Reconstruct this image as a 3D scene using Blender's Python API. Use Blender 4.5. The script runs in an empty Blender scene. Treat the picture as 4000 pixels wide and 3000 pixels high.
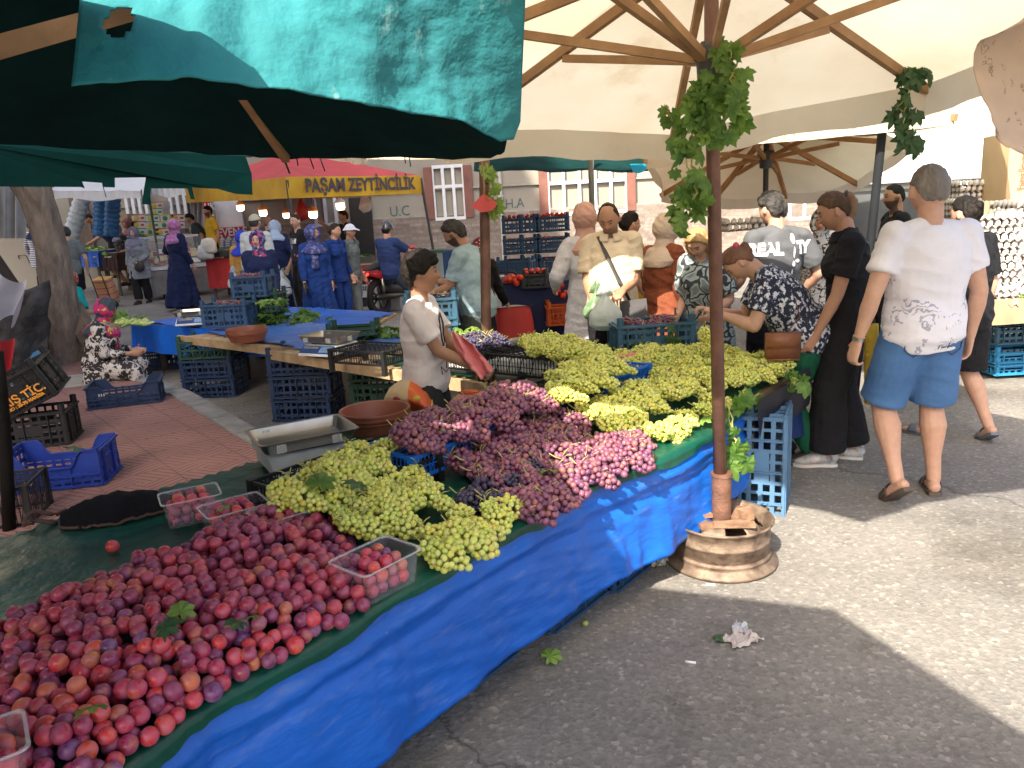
import bpy, math, random
import numpy as np
from mathutils import Vector as V, Matrix, noise, Euler
from mathutils.bvhtree import BVHTree
random.seed(7); np.random.seed(7)
R=math.radians; PI=math.pi
SC=bpy.context.scene; COL=SC.collection
# ---------------------------------------------------------------- camera
CAMH=1.65; FPX=3004.; PITCH=math.atan(680/3004); ROLL=R(3.2)
_f=V((0,math.cos(PITCH),-math.sin(PITCH))); _u0=V((0,math.sin(PITCH),math.cos(PITCH))); _r0=V((1,0,0))
_r=_r0*math.cos(ROLL)-_u0*math.sin(ROLL); _u=_u0*math.cos(ROLL)+_r0*math.sin(ROLL)
cam=bpy.data.cameras.new('camera'); cam.sensor_fit='HORIZONTAL'; cam.sensor_width=36; cam.lens=36*FPX/4000
cam.clip_start=.05; cam.clip_end=600
co=bpy.data.objects.new('camera',cam); COL.objects.link(co); SC.camera=co
m=Matrix(((_r.x,_u.x,-_f.x,0),(_r.y,_u.y,-_f.y,0),(_r.z,_u.z,-_f.z,CAMH),(0,0,0,1))); co.matrix_world=m
K=4000/2212
def ray(x,y): return _f+_r*((x*K-2000)/FPX)-_u*((y*K-1500)/FPX)
def g(x,y,z=0.):
    d=ray(x,y); return V((0,0,CAMH))+d*((z-CAMH)/d.z)
def a(x,y,Y):
    d=ray(x,y); return V((0,0,CAMH))+d*(Y/d.y)
def gz(Y): return 0 if Y<9 else (Y-9)*.025
# ---------------------------------------------------------------- light
SUN=V((-.5,-.95,1.)).normalized()
w=bpy.data.worlds.new('World'); SC.world=w; w.use_nodes=True
nt=w.node_tree; bg=nt.nodes['Background']; sky=nt.nodes.new('ShaderNodeTexSky'); sky.sky_type='NISHITA'; sky.sun_disc=False
sky.sun_elevation=math.asin(SUN.z); sky.sun_rotation=math.atan2(SUN.x,SUN.y); sky.air_density=1.; sky.dust_density=5.; sky.ozone_density=.6
nt.links.new(sky.outputs[0],bg.inputs[0]); bg.inputs[1].default_value=.15
sl=bpy.data.lights.new('sun','SUN'); sl.energy=5.0; sl.angle=R(.6); sl.color=(1,.91,.76)
so=bpy.data.objects.new('sun',sl); COL.objects.link(so); so.rotation_euler=SUN.to_track_quat('Z','Y').to_euler(); so.location=(-5,-8,12)
SC.view_settings.view_transform='Standard'; SC.view_settings.look='None'; SC.view_settings.exposure=1.4; SC.view_settings.gamma=1
SC.cycles.max_bounces=7; SC.cycles.transparent_max_bounces=10
# ---------------------------------------------------------------- materials
MC={}
def ramp(nt,fac,stops):
    r=nt.nodes.new('ShaderNodeValToRGB'); e=r.color_ramp.elements
    while len(e)<len(stops): e.new(.5)
    for i,(p,c) in enumerate(stops): e[i].position=p; e[i].color=(c[0],c[1],c[2],1)
    nt.links.new(fac,r.inputs[0]); return r.outputs[0]
def newmat(name):
    m=bpy.data.materials.new(name); m.use_nodes=True; n=m.node_tree; return m,n,n.nodes['Principled BSDF'],n.nodes['Material Output']
def tc(n,kind='Object',scale=(1,1,1),rot=(0,0,0)):
    t=n.nodes.new('ShaderNodeTexCoord'); mp=n.nodes.new('ShaderNodeMapping'); mp.inputs['Scale'].default_value=scale; mp.inputs['Rotation'].default_value=rot
    n.links.new(t.outputs[kind],mp.inputs[0]); return mp.outputs[0]
def nz(n,vec,scale,detail=4,rough=.55,out=0):
    t=n.nodes.new('ShaderNodeTexNoise'); t.inputs['Scale'].default_value=scale; t.inputs['Detail'].default_value=detail; t.inputs['Roughness'].default_value=rough
    n.links.new(vec,t.inputs[0]); return t.outputs[out]
def mixc(n,fac,A,B,mode='MIX'):
    m=n.nodes.new('ShaderNodeMix'); m.data_type='RGBA'; m.blend_type=mode
    for s,vv in ((m.inputs[0],fac),(m.inputs[6],A),(m.inputs[7],B)):
        if hasattr(vv,'is_output'): n.links.new(vv,s)
        else: s.default_value=vv if not isinstance(vv,tuple) else (*vv[:3],1)
    return m.outputs[2]
def mth(n,op,A,B=0.):
    m=n.nodes.new('ShaderNodeMath'); m.operation=op
    for s,vv in ((m.inputs[0],A),(m.inputs[1],B)):
        if hasattr(vv,'is_output'): n.links.new(vv,s)
        else: s.default_value=vv
    return m.outputs[0]
def bump(n,b,h,st,dist=.01):
    t=n.nodes.new('ShaderNodeBump'); t.inputs['Strength'].default_value=st; t.inputs['Distance'].default_value=dist
    n.links.new(h,t.inputs['Height']); n.links.new(t.outputs[0],b.inputs['Normal'])
def M(name,col,rough=.6,col2=None,scale=6,bs=0,bsc=60,metal=0,trans=0,st=(1,1,1),spec=.5,bd=.01,attr=False,coat=0,rnd=0,sss=0):
    if name in MC: return MC[name]
    m,n,b,o=newmat(name); v=tc(n,'Object',st)
    c2=col2 or tuple(x*.72 for x in col)
    fac=nz(n,v,scale,5)
    c=ramp(n,fac,[(.3,c2),(.68,col)])
    if attr:
        at=n.nodes.new('ShaderNodeAttribute'); at.attribute_name='Col'; c=mixc(n,.999,c,at.outputs[0]) if attr=='only' else mixc(n,1.,c,at.outputs[0],'MULTIPLY')
    if rnd:
        oi=n.nodes.new('ShaderNodeObjectInfo'); hv=n.nodes.new('ShaderNodeHueSaturation'); n.links.new(c,hv.inputs['Color'])
        n.links.new(mth(n,'ADD',mth(n,'MULTIPLY',oi.outputs['Random'],rnd),1-rnd/2),hv.inputs['Value']); c=hv.outputs[0]
    n.links.new(c,b.inputs['Base Color']); b.inputs['Roughness'].default_value=rough; b.inputs['Metallic'].default_value=metal
    b.inputs['Specular IOR Level'].default_value=spec; b.inputs['Coat Weight'].default_value=coat
    if sss: b.inputs['Subsurface Weight'].default_value=sss; b.inputs['Subsurface Radius'].default_value=(.02,.008,.004); b.inputs['Subsurface Scale'].default_value=.4
    if bs: bump(n,b,nz(n,v,bsc,4),bs,bd)
    if trans:
        t=n.nodes.new('ShaderNodeBsdfTranslucent'); n.links.new(c,t.inputs[0]); mx=n.nodes.new('ShaderNodeMixShader'); mx.inputs[0].default_value=trans
        n.links.new(b.outputs[0],mx.inputs[1]); n.links.new(t.outputs[0],mx.inputs[2]); n.links.new(mx.outputs[0],o.inputs[0])
    MC[name]=m; return m
def Mpat(name,cols,scale=30,kind='voronoi',rough=.8,thr=.5,dist=0,st=(1,1,1)):
    if name in MC: return MC[name]
    m,n,b,o=newmat(name); v=tc(n,'Object',st)
    if dist:
        nn=nz(n,v,scale*.6,2,out=1); v2=n.nodes.new('ShaderNodeMix'); v2.data_type='VECTOR'; v2.inputs[0].default_value=dist
        n.links.new(v,v2.inputs[4]); n.links.new(nn,v2.inputs[5]); v=v2.outputs[1]
    if kind=='noise': f=nz(n,v,scale,3,.6)
    elif kind=='dots':
        t=n.nodes.new('ShaderNodeTexVoronoi'); t.inputs['Scale'].default_value=scale; n.links.new(v,t.inputs[0]); f=t.outputs['Distance']
    elif kind=='edge':
        t=n.nodes.new('ShaderNodeTexVoronoi'); t.feature='DISTANCE_TO_EDGE'; t.inputs['Scale'].default_value=scale; n.links.new(v,t.inputs[0]); f=mth(n,'MULTIPLY',t.outputs['Distance'],3)
    elif kind=='wave':
        t=n.nodes.new('ShaderNodeTexWave'); t.bands_direction='Z'; t.inputs['Scale'].default_value=scale; t.inputs['Distortion'].default_value=dist*6; n.links.new(v,t.inputs[0]); f=t.outputs['Fac']
    elif kind=='cells':
        t=n.nodes.new('ShaderNodeTexVoronoi'); t.inputs['Scale'].default_value=scale; n.links.new(v,t.inputs[0]); s=n.nodes.new('ShaderNodeSeparateColor'); n.links.new(t.outputs['Color'],s.inputs[0]); f=s.outputs[0]
    k=len(cols); r=ramp(n,f,[(p,c) for p,c in cols]); 
    rn=[x for x in n.nodes if x.type=='VALTORGB'][-1]; rn.color_ramp.interpolation='CONSTANT' if kind!='noise' or True else 'LINEAR'
    n.links.new(r,b.inputs['Base Color']); b.inputs['Roughness'].default_value=rough
    MC[name]=m; return m
def glass(name,col=(.9,.95,.95),rough=.05,alpha=.25):
    if name in MC: return MC[name]
    m,n,b,o=newmat(name); b.inputs['Base Color'].default_value=(*col,1); b.inputs['Roughness'].default_value=rough; b.inputs['Alpha'].default_value=alpha
    b.inputs['Specular IOR Level'].default_value=.7; MC[name]=m; return m
def emis(name,col,s):
    m,n,b,o=newmat(name); b.inputs['Emission Color'].default_value=(*col,1); b.inputs['Emission Strength'].default_value=s; b.inputs['Base Color'].default_value=(*col,1); return m
# ---------------------------------------------------------------- mesh builder
def frame(t,side):
    t=t.normalized(); s=side-t*side.dot(t)
    if s.length<1e-4: s=V((1,0,0))-t*t.x if abs(t.x)<.9 else V((0,1,0))-t*t.y
    s.normalize(); return s,t.cross(s)
class MB:
    def __init__(s): s.v=[]; s.f=[]; s.mi=[]; s.col=[]; s.c=None; s.m=0
    def add(s,vs,fs,mi=None):
        b=len(s.v); s.v.extend(tuple(x) for x in vs); s.f.extend([tuple(i+b for i in f) for f in fs]); s.mi.extend([s.m if mi is None else mi]*len(fs))
        if s.c is not None: s.col.extend([s.c]*(len(s.v)-len(s.col)))
        return s
    def box(s,c,d,rot=None,mi=None):
        x,y,z=d[0]/2,d[1]/2,d[2]/2
        vs=[V((i*x,j*y,k*z)) for k in(-1,1) for j in(-1,1) for i in(-1,1)]
        if rot is not None:
            mm=rot if isinstance(rot,Matrix) else Euler(rot).to_matrix()
            vs=[mm@q for q in vs]
        c=V(c); return s.add([q+c for q in vs],[(0,2,3,1),(4,5,7,6),(0,1,5,4),(2,6,7,3),(0,4,6,2),(1,3,7,5)],mi)
    def beam(s,p,q,w,h,mi=None,up=V((0,0,1))):
        p=V(p);q=V(q); t=(q-p); sd,b=frame(t,t.cross(up) if t.normalized().cross(up).length>.01 else V((1,0,0)))
        vs=[]
        for e in(p,q):
            for i,j in((-1,-1),(1,-1),(1,1),(-1,1)): vs.append(e+sd*(i*w/2)+b*(j*h/2))
        return s.add(vs,[(3,2,1,0),(4,5,6,7)]+[(i,(i+1)%4,4+(i+1)%4,4+i) for i in range(4)],mi)
    def tube(s,path,rad,n=12,side=V((1,0,0)),cap=True,mi=None):
        path=[V(p) for p in path]; N=len(path); vs=[]
        if not isinstance(rad,(list,tuple)): rad=[rad]*N
        for i,p in enumerate(path):
            t=path[min(i+1,N-1)]-path[max(i-1,0)]
            if t.length<1e-7: t=V((0,0,1))
            sd,b=frame(t,side); r=rad[i]; ra,rb=(r if isinstance(r,(list,tuple)) else (r,r))
            for k in range(n):
                an=2*PI*k/n; vs.append(p+sd*(ra*math.cos(an))+b*(rb*math.sin(an)))
        fs=[(i*n+k,i*n+(k+1)%n,(i+1)*n+(k+1)%n,(i+1)*n+k) for i in range(N-1) for k in range(n)]
        if cap: fs+= [tuple(range(n-1,-1,-1)),tuple(range((N-1)*n,N*n))]
        return s.add(vs,fs,mi)
    def limb(s,path,rad,n=12,side=V((1,0,0))):   # rounded ends
        path=[V(p) for p in path]; f=lambda r,k: (r[0]*k,r[1]*k) if isinstance(r,(list,tuple)) else r*k
        av=lambda r: (r[0]+r[1])/2 if isinstance(r,(list,tuple)) else r
        d0=(path[0]-path[1]).normalized()*av(rad[0]); d1=(path[-1]-path[-2]).normalized()*av(rad[-1])
        P=[path[0]+d0*.98,path[0]+d0*.7]+path+[path[-1]+d1*.7,path[-1]+d1*.98]
        Q=[f(rad[0],.15),f(rad[0],.7)]+list(rad)+[f(rad[-1],.7),f(rad[-1],.15)]
        return s.tube(P,Q,n,side)
    def ell(s,c,r,rot=None,nu=16,nv=10,mi=None):
        vs=[V((0,0,1))]+[V((math.sin(PI*j/nv)*math.cos(2*PI*i/nu),math.sin(PI*j/nv)*math.sin(2*PI*i/nu),math.cos(PI*j/nv))) for j in range(1,nv) for i in range(nu)]+[V((0,0,-1))]
        L=len(vs)-1
        fs=[(0,1+i,1+(i+1)%nu) for i in range(nu)]+[(1+(j-1)*nu+i,1+j*nu+i,1+j*nu+(i+1)%nu,1+(j-1)*nu+(i+1)%nu) for j in range(1,nv-1) for i in range(nu)]+[(L,1+(nv-2)*nu+(i+1)%nu,1+(nv-2)*nu+i) for i in range(nu)]
        r=V(r) if not isinstance(r,(int,float)) else V((r,r,r)); c=V(c); out=[]
        for q in vs:
            q=V((q.x*r.x,q.y*r.y,q.z*r.z)); q=rot@q if rot is not None else q; out.append(q+c)
        return s.add(out,fs,mi)
    def lathe(s,prof,c=(0,0,0),n=24,mi=None,closed=False):
        c=V(c); N=len(prof); vs=[c+V((r*math.cos(2*PI*k/n),r*math.sin(2*PI*k/n),z)) for r,z in prof for k in range(n)]
        rr=N if closed else N-1
        return s.add(vs,[(i*n+k,i*n+(k+1)%n,((i+1)%N)*n+(k+1)%n,((i+1)%N)*n+k) for i in range(rr) for k in range(n)],mi)
    def grid(s,fn,nu,nv,mi=None):
        vs=[fn(i/nu,j/nv) for j in range(nv+1) for i in range(nu+1)]
        return s.add(vs,[(j*(nu+1)+i,j*(nu+1)+i+1,(j+1)*(nu+1)+i+1,(j+1)*(nu+1)+i) for j in range(nv) for i in range(nu)],mi)
    def prism(s,pts,h,mi=None):   # pts: top outline (Vector list, ccw); extrude along vector h
        h=V(h) if not isinstance(h,(int,float)) else V((0,0,-h)); n=len(pts); pts=[V(p) for p in pts]
        return s.add(pts+[p+h for p in pts],[tuple(range(n)),tuple(range(2*n-1,n-1,-1))]+[(i,n+i,n+(i+1)%n,(i+1)%n) for i in range(n)],mi)
    def mesh(s,name,mats,smooth=False):
        me=bpy.data.meshes.new(name); me.from_pydata(s.v,[],s.f)
        for mm in (mats if isinstance(mats,(list,tuple)) else [mats]): me.materials.append(mm)
        me.polygons.foreach_set('material_index',s.mi)
        if smooth: me.polygons.foreach_set('use_smooth',[True]*len(s.f))
        if s.c is not None:
            at=me.color_attributes.new('Col','FLOAT_COLOR','POINT'); at.data.foreach_set('color',np.array([(*c[:3],1) for c in s.col],dtype=np.float32).ravel())
        me.update(); return me
    def build(s,name,mats,parent=None,smooth=False,auto=False,solid=0):
        if parent is not None and parent.get('wb'):
            L=parent.location; s.v=[(q[0]-L.x,q[1]-L.y,q[2]-L.z) for q in s.v]
        me=s.mesh(name,mats,smooth or auto); o=bpy.data.objects.new(name,me); COL.objects.link(o)
        if auto: me.set_sharp_from_angle(angle=R(40))
        if solid: md=o.modifiers.new('solid','SOLIDIFY'); md.thickness=solid
        if parent: o.parent=parent
        return o
def tag(o,label=None,cat=None,group=None,kind=None):
    if label: o['label']=label
    if cat: o['category']=cat
    if group: o['group']=group
    if kind: o['kind']=kind
    return o
def thing(name,label,cat,loc=(0,0,0),rz=0,group=None,world=False):
    o=bpy.data.objects.new(name,None); o.empty_display_size=.1; COL.objects.link(o); o.location=loc; o.rotation_euler=(0,0,rz)
    if world: o['wb']=1
    return tag(o,label,cat,group)
def dup(root,loc,rot,label=None,group=None,cat=None,scale=1):
    KIDS.setdefault(root.name,[c for c in bpy.data.objects if c.parent==root])
    r=root.copy(); COL.objects.link(r); r.location=loc; r.rotation_euler=rot if isinstance(rot,(tuple,Euler)) else (0,0,rot); r.scale=(scale,)*3 if isinstance(scale,(int,float)) else scale
    if label: r['label']=label
    if group: r['group']=group
    if cat: r['category']=cat
    def rec(src,dst):
        ks=KIDS.get(src.name)
        if ks is None: ks=KIDS[src.name]=[c for c in bpy.data.objects if c.parent==src]
        for c in ks:
            d=c.copy(); COL.objects.link(d); d.parent=dst; rec(c,d)
    rec(root,r); return r
KIDS={}
# remesh union in a scratch scene
TS=bpy.data.scenes.new('scratch')
def remesh(mb,v,smooth=3,fac=.5):
    me=mb.mesh('t',[]) ; o=bpy.data.objects.new('t',me); TS.collection.objects.link(o)
    r=o.modifiers.new('r','REMESH'); r.mode='VOXEL'; r.voxel_size=v; r.use_smooth_shade=True
    if smooth: s=o.modifiers.new('s','SMOOTH'); s.iterations=smooth; s.factor=fac
    vl=TS.view_layers[0]; vl.update(); dg=vl.depsgraph; out=bpy.data.meshes.new_from_object(o.evaluated_get(dg))
    bpy.data.objects.remove(o); bpy.data.meshes.remove(me); out.polygons.foreach_set('use_smooth',[True]*len(out.polygons)); out.update(); return out
def vco(me): c=np.empty(len(me.vertices)*3,np.float32); me.vertices.foreach_get('co',c); return c.reshape(-1,3)
def setco(me,c): me.vertices.foreach_set('co',c.astype(np.float32).ravel()); me.update()
def vno(me): c=np.empty(len(me.vertices)*3,np.float32); me.vertex_normals.foreach_get('vector',c); return c.reshape(-1,3)
def textmesh(body,size,bold=0,shear=0,sx=1):
    cu=bpy.data.curves.new('txt','FONT'); cu.body=body; cu.size=size; cu.offset=bold; cu.shear=shear; cu.resolution_u=3; cu.align_x='CENTER'; cu.align_y='CENTER'; cu.fill_mode='FRONT'
    o=bpy.data.objects.new('txt',cu); TS.collection.objects.link(o); TS.view_layers[0].update()
    me=bpy.data.meshes.new_from_object(o.evaluated_get(TS.view_layers[0].depsgraph)); bpy.data.objects.remove(o)
    vs=[V((q.co.x*sx,q.co.y,0)) for q in me.vertices]; fs=[tuple(p.vertices) for p in me.polygons]; bpy.data.meshes.remove(me); return vs,fs
def text(body,size,o,ux,uy,mat,parent,name='lettering',bold=0,shear=0,sx=1,off=.004,surf=None):
    vs,fs=textmesh(body,size,bold,shear,sx); o=V(o); ux=V(ux).normalized(); uy=V(uy).normalized(); nn=ux.cross(uy)
    pts=[o+ux*q.x+uy*q.y+nn*off for q in vs]
    if surf is not None:   # wrap on a surface
        out=[]
        for p in pts:
            h=surf.ray_cast(p+nn*.5,-nn,1.); out.append(h[0]+nn*off if h[0] else p)
        pts=out
    mb=MB(); mb.add(pts,fs); return mb.build(name,mat,parent)
def inpoly(x,y,P):
    c=False; n=len(P)
    for i in range(n):
        x1,y1=P[i][:2]; x2,y2=P[i-1][:2]
        if (y1>y)!=(y2>y) and x<(x2-x1)*(y-y1)/(y2-y1)+x1: c=not c
    return c
def edged(x,y,P):
    d=9
    for i in range(len(P)):
        p=V(P[i][:2]); q=V(P[i-1][:2]); e=q-p; t=max(0,min(1,(V((x,y))-p).dot(e)/max(1e-9,e.length_squared))); d=min(d,(V((x,y))-p-e*t).length)
    return d
def fbm(p,s=1): return noise.fractal(V(p)*s,1.,2.,3)
# ---------------------------------------------------------------- base materials
WOOD=M('wood',(.42,.25,.12),.7,(.22,.12,.055),5,.3,40,st=(1,1,1))
WOODL=M('wood_pale',(.5,.36,.2),.75,(.27,.18,.1),9,.3,60)
WOODD=M('wood_dark',(.16,.115,.08),.8,(.07,.05,.035),7,.4,50)
RUST=M('rusty_steel',(.2,.1,.07),.55,(.09,.045,.035),9,.25,90,metal=.3)
BLACKM=M('black_metal',(.03,.03,.032),.45)
STEEL=M('steel',(.5,.48,.44),.3,(.36,.34,.3),5,metal=1)
WHITEP=M('white_paint',(.75,.76,.77),.4,(.62,.63,.65),4)
CREAM=M('canvas_cream',(.80,.75,.62),.85,(.66,.56,.40),1.1,.35,12,trans=.45,bd=.02)
def stain(mat,sc,c2,lo=.6,hi=.74,st=(1,1,1),al=.6):
    n=mat.node_tree; b=n.nodes['Principled BSDF']; src=b.inputs['Base Color'].links[0].from_socket
    o=mixc(n,ramp(n,nz(n,tc(n,'Object',st),sc,6,.65),[(lo,(0,0,0)),(hi,(al,al,al))]),src,c2); tgt=[l.to_socket for l in n.links if l.from_socket==src and l.to_node.type in('BSDF_PRINCIPLED','BSDF_TRANSLUCENT')]
    for t in tgt: n.links.new(o,t)
stain(CREAM,1.6,(.50,.34,.16),.56,.72,(1,1,1),.55)
def ground_mat():
    m,n,b,o=newmat('asphalt'); v=tc(n)
    big=nz(n,v,.9,6); base=ramp(n,big,[(.3,(.15,.142,.135)),(.7,(.235,.22,.198))])
    vo=n.nodes.new('ShaderNodeTexVoronoi'); vo.inputs['Scale'].default_value=62; n.links.new(v,vo.inputs[0])
    s=n.nodes.new('ShaderNodeSeparateColor'); n.links.new(vo.outputs['Color'],s.inputs[0])
    sp=ramp(n,s.outputs[0],[(.0,(.8,.8,.81)),(.6,(1,1,1)),(.9,(1.12,1.11,1.09)),(1,(1.55,1.52,1.46))])
    c=mixc(n,1.,base,sp,'MULTIPLY'); st=ramp(n,nz(n,v,3.3,8,.7),[(.28,(.5,.48,.45)),(.42,(1,1,1))]); c=mixc(n,.7,c,st,'MULTIPLY')
    wn=n.nodes.new('ShaderNodeTexVoronoi'); wn.feature='DISTANCE_TO_EDGE'; wn.inputs['Scale'].default_value=.55; v3=n.nodes.new('ShaderNodeMix'); v3.data_type='VECTOR'; v3.inputs[0].default_value=.35; n.links.new(v,v3.inputs[4]); n.links.new(nz(n,v,2.2,6,.7,1),v3.inputs[5]); n.links.new(v3.outputs[1],wn.inputs[0]); c=mixc(n,ramp(n,wn.outputs['Distance'],[(.0,(.75,.75,.75)),(.006,(0,0,0))]),c,(.05,.047,.045)); st2=ramp(n,nz(n,v,1.1,3,.5),[(.30,(.62,.6,.57)),(.44,(1,1,1))]); c=mixc(n,.8,c,st2,'MULTIPLY')
    n.links.new(c,b.inputs['Base Color']); b.inputs['Roughness'].default_value=.9; b.inputs['Specular IOR Level'].default_value=.3
    bump(n,b,mth(n,'ADD',mth(n,'MULTIPLY',vo.outputs['Distance'],1.),nz(n,v,130,3)),.5,.005); return m
ASPH=ground_mat()
mb=MB()
ys=[-30,-5,0,9,10,12,14,16,18,20,24,40,200]; xs=[-200,-20,-10,0,10,20,200]
mb.add([V((x,y,gz(min(y,24)))) for y in ys for x in xs],[(j*7+i,j*7+i+1,(j+1)*7+i+1,(j+1)*7+i) for j in range(12) for i in range(6)])
tag(mb.build('road',ASPH),'grey worn asphalt street of the market',kind='structure')
# pavement
def pav_mat():
    m,n,b,o=newmat('red_paving'); t=n.nodes.new('ShaderNodeTexCoord'); mp=n.nodes.new('ShaderNodeMapping'); mp.inputs['Rotation'].default_value=(0,0,R(50.6)); mp.inputs['Scale'].default_value=(2.3,2.3,1); n.links.new(t.outputs['Object'],mp.inputs[0])
    s=n.nodes.new('ShaderNodeSeparateXYZ'); n.links.new(mp.outputs[0],s.inputs[0]); X,Y=s.outputs[0],s.outputs[1]
    fx=mth(n,'FRACT',X); fy=mth(n,'FRACT',Y)
    ch=mth(n,'FRACT',mth(n,'MULTIPLY',mth(n,'ADD',mth(n,'FLOOR',mth(n,'MULTIPLY',X,2)),mth(n,'FLOOR',mth(n,'MULTIPLY',Y,2))),.5))
    sel=mth(n,'GREATER_THAN',ch,.25)
    p=mth(n,'ADD',X,mth(n,'MULTIPLY',Y,.45)); q=mth(n,'SUBTRACT',Y,mth(n,'MULTIPLY',X,.5))
    def gr(t,k,w=.2): return mth(n,'LESS_THAN',mth(n,'FRACT',mth(n,'MULTIPLY',t,k)),w)
    g1=gr(p,8,.26); g2=gr(q,8,.26); mx=n.nodes.new('ShaderNodeMix'); n.links.new(sel,mx.inputs[0]); n.links.new(g1,mx.inputs[2]); n.links.new(g2,mx.inputs[3]); gro=mx.outputs[0]
    j=mth(n,'MAXIMUM',mth(n,'LESS_THAN',fx,.03),mth(n,'MULTIPLY',mth(n,'LESS_THAN',fy,.03),.7)); gro=mth(n,'MAXIMUM',gro,j)
    wear=nz(n,tc(n),2.,6,.6); gro2=mth(n,'MULTIPLY',gro,ramp(n,wear,[(.3,(.5,.5,.5)),(.6,(1,1,1))]))
    col=ramp(n,nz(n,tc(n),1.3,7,.6),[(.3,(.2,.1,.085)),(.7,(.33,.17,.14))])
    wh=n.nodes.new('ShaderNodeSeparateXYZ'); n.links.new(mp.outputs[0],wh.inputs[0])
    row=mth(n,'COMPARE',mth(n,'FLOOR',mth(n,'MULTIPLY',wh.outputs[1],.334)),99.)
    c=mixc(n,gro2,col,(.12,.06,.05)); n.links.new(c,b.inputs['Base Color']); b.inputs['Roughness'].default_value=.85
    bump(n,b,mth(n,'SUBTRACT',1,gro2),.6,.008); return m
cl=[g(60,742,.12),g(110,755,.12),g(230,785,.12),g(400,852,.12),g(540,935,.12)]
cl=[V((-9,14,.12)),V((-6.6,11.2,.12))]+[V((p.x,p.y,.12)) for p in cl[1:]]+[V((-1.1,4.5,.12)),V((-.95,3.7,.12)),V((-1.3,2.6,.12)),V((-1.7,1.6,.12)),V((-2.1,-2,.12))]
back=[V((-30,-2,.12)),V((-30,14,.12))]
mb=MB(); mb.prism((cl+back)[::-1],V((0,0,-.2))); 
mb.f[0]=mb.f[0]; tag(mb.build('pavement',pav_mat()),'red patterned pavement slabs',kind='structure')
KERB=M('kerb_stone',(.3,.29,.27),.85,(.16,.155,.15),6,.3,50)
mb=MB()
for i in range(len(cl)-2):
    p,q=cl[i],cl[i+1]; L=(q-p).length; n_=max(1,round(L/.7)); d=(q-p)/n_; s=d.normalized().cross(V((0,0,1)))*-.09
    for k in range(n_): mb.beam(p+d*(k+.012)-s*.3+V((0,0,-.056)),p+d*(k+.988)-s*.3+V((0,0,-.056)),.17,.15)
tag(mb.build('kerb',KERB),'grey stone kerb along the pavement',kind='structure')
mb=MB(); q=[g(135,812,.124),g(262,800,.124),g(270,822,.124),g(140,838,.124)]; mb.add(q,[(3,2,1,0)])
tag(mb.build('pavement_stripe',M('pale_paving',(.42,.39,.33),.85,(.25,.23,.2),6,.3,30)),'pale band of slabs across the red pavement',kind='structure')
# ---------------------------------------------------------------- facade building
STUC=M('stucco',(.33,.30,.25),.9,(.26,.235,.195),.8,.15,50)
def brick_mat(name='stone_cladding',c1=(.29,.245,.21),c2=(.185,.15,.125)):
    m,n,b,o=newmat(name); t=n.nodes.new('ShaderNodeTexBrick'); v=tc(n,rot=(R(90),0,0)); n.links.new(v,t.inputs[0]); t.inputs['Scale'].default_value=1; t.inputs['Brick Width'].default_value=.34; t.inputs['Row Height'].default_value=.085; t.inputs['Mortar Size'].default_value=.007
    t.inputs['Color1'].default_value=(*c1,1); t.inputs['Color2'].default_value=(*c2,1); t.inputs['Mortar'].default_value=(.2,.17,.15,1); t.offset_frequency=2; t.squash=.6; t.squash_frequency=3; t.offset=.37
    c=mixc(n,.5,t.outputs[0],ramp(n,nz(n,v,14,3),[(.3,(.55,.5,.5)),(.7,(1.2,1.15,1.1))]),'MULTIPLY')
    n.links.new(c,b.inputs['Base Color']); b.inputs['Roughness'].default_value=.9; bump(n,b,t.outputs[1],-.5,.01); return m
CLAD=brick_mat()
BROWN=M('brown_trim',(.22,.09,.065),.7,(.15,.06,.045),3); GLASSD=M('dark_glass',(.07,.085,.1),.12,(.03,.035,.04),1.5,spec=.8); CURT=M('curtain',(.16,.17,.2),.8,(.07,.075,.09),3,st=(8,1,.4))
WF=20.
fac=thing('apartment_building','beige apartment building with stone cladding behind the market stalls','building',(0,WF+.3,0),world=True)
zc=a(1100,458,WF).z; zl=a(1060,402,WF).z
def fb(mb,x0,y0,x1,y1,d=.06,out=0,ang=True):   # box on facade between two picture corners
    p=a(x0,y0,WF);q=a(x1,y1,WF); cx=(p.x+q.x)/2; cz=(p.z+q.z)/2
    mb.box((cx,WF-out-d/2,cz),(abs(q.x-p.x),d,abs(p.z-q.z)))
mb=MB(); mb.box((-4,WF+2.15,6.5),(36,4,13.4)); mb.build('wall',STUC,fac)
mb=MB(); mb.box((2,WF+.1,zc/2),(24,.11,zc)); mb.build('cladding',CLAD,fac)
mb=MB()
for z in (zc+.02,zl,zl+1.2): mb.box((2,WF+.11,z),(24,.07,.05))
for z in (3.9,7.1,10.2): mb.box((-4,WF+.05,z),(36,.4,.2))
mb.build('moulding',M('stucco_trim',(.36,.335,.29),.9),fac)
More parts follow.
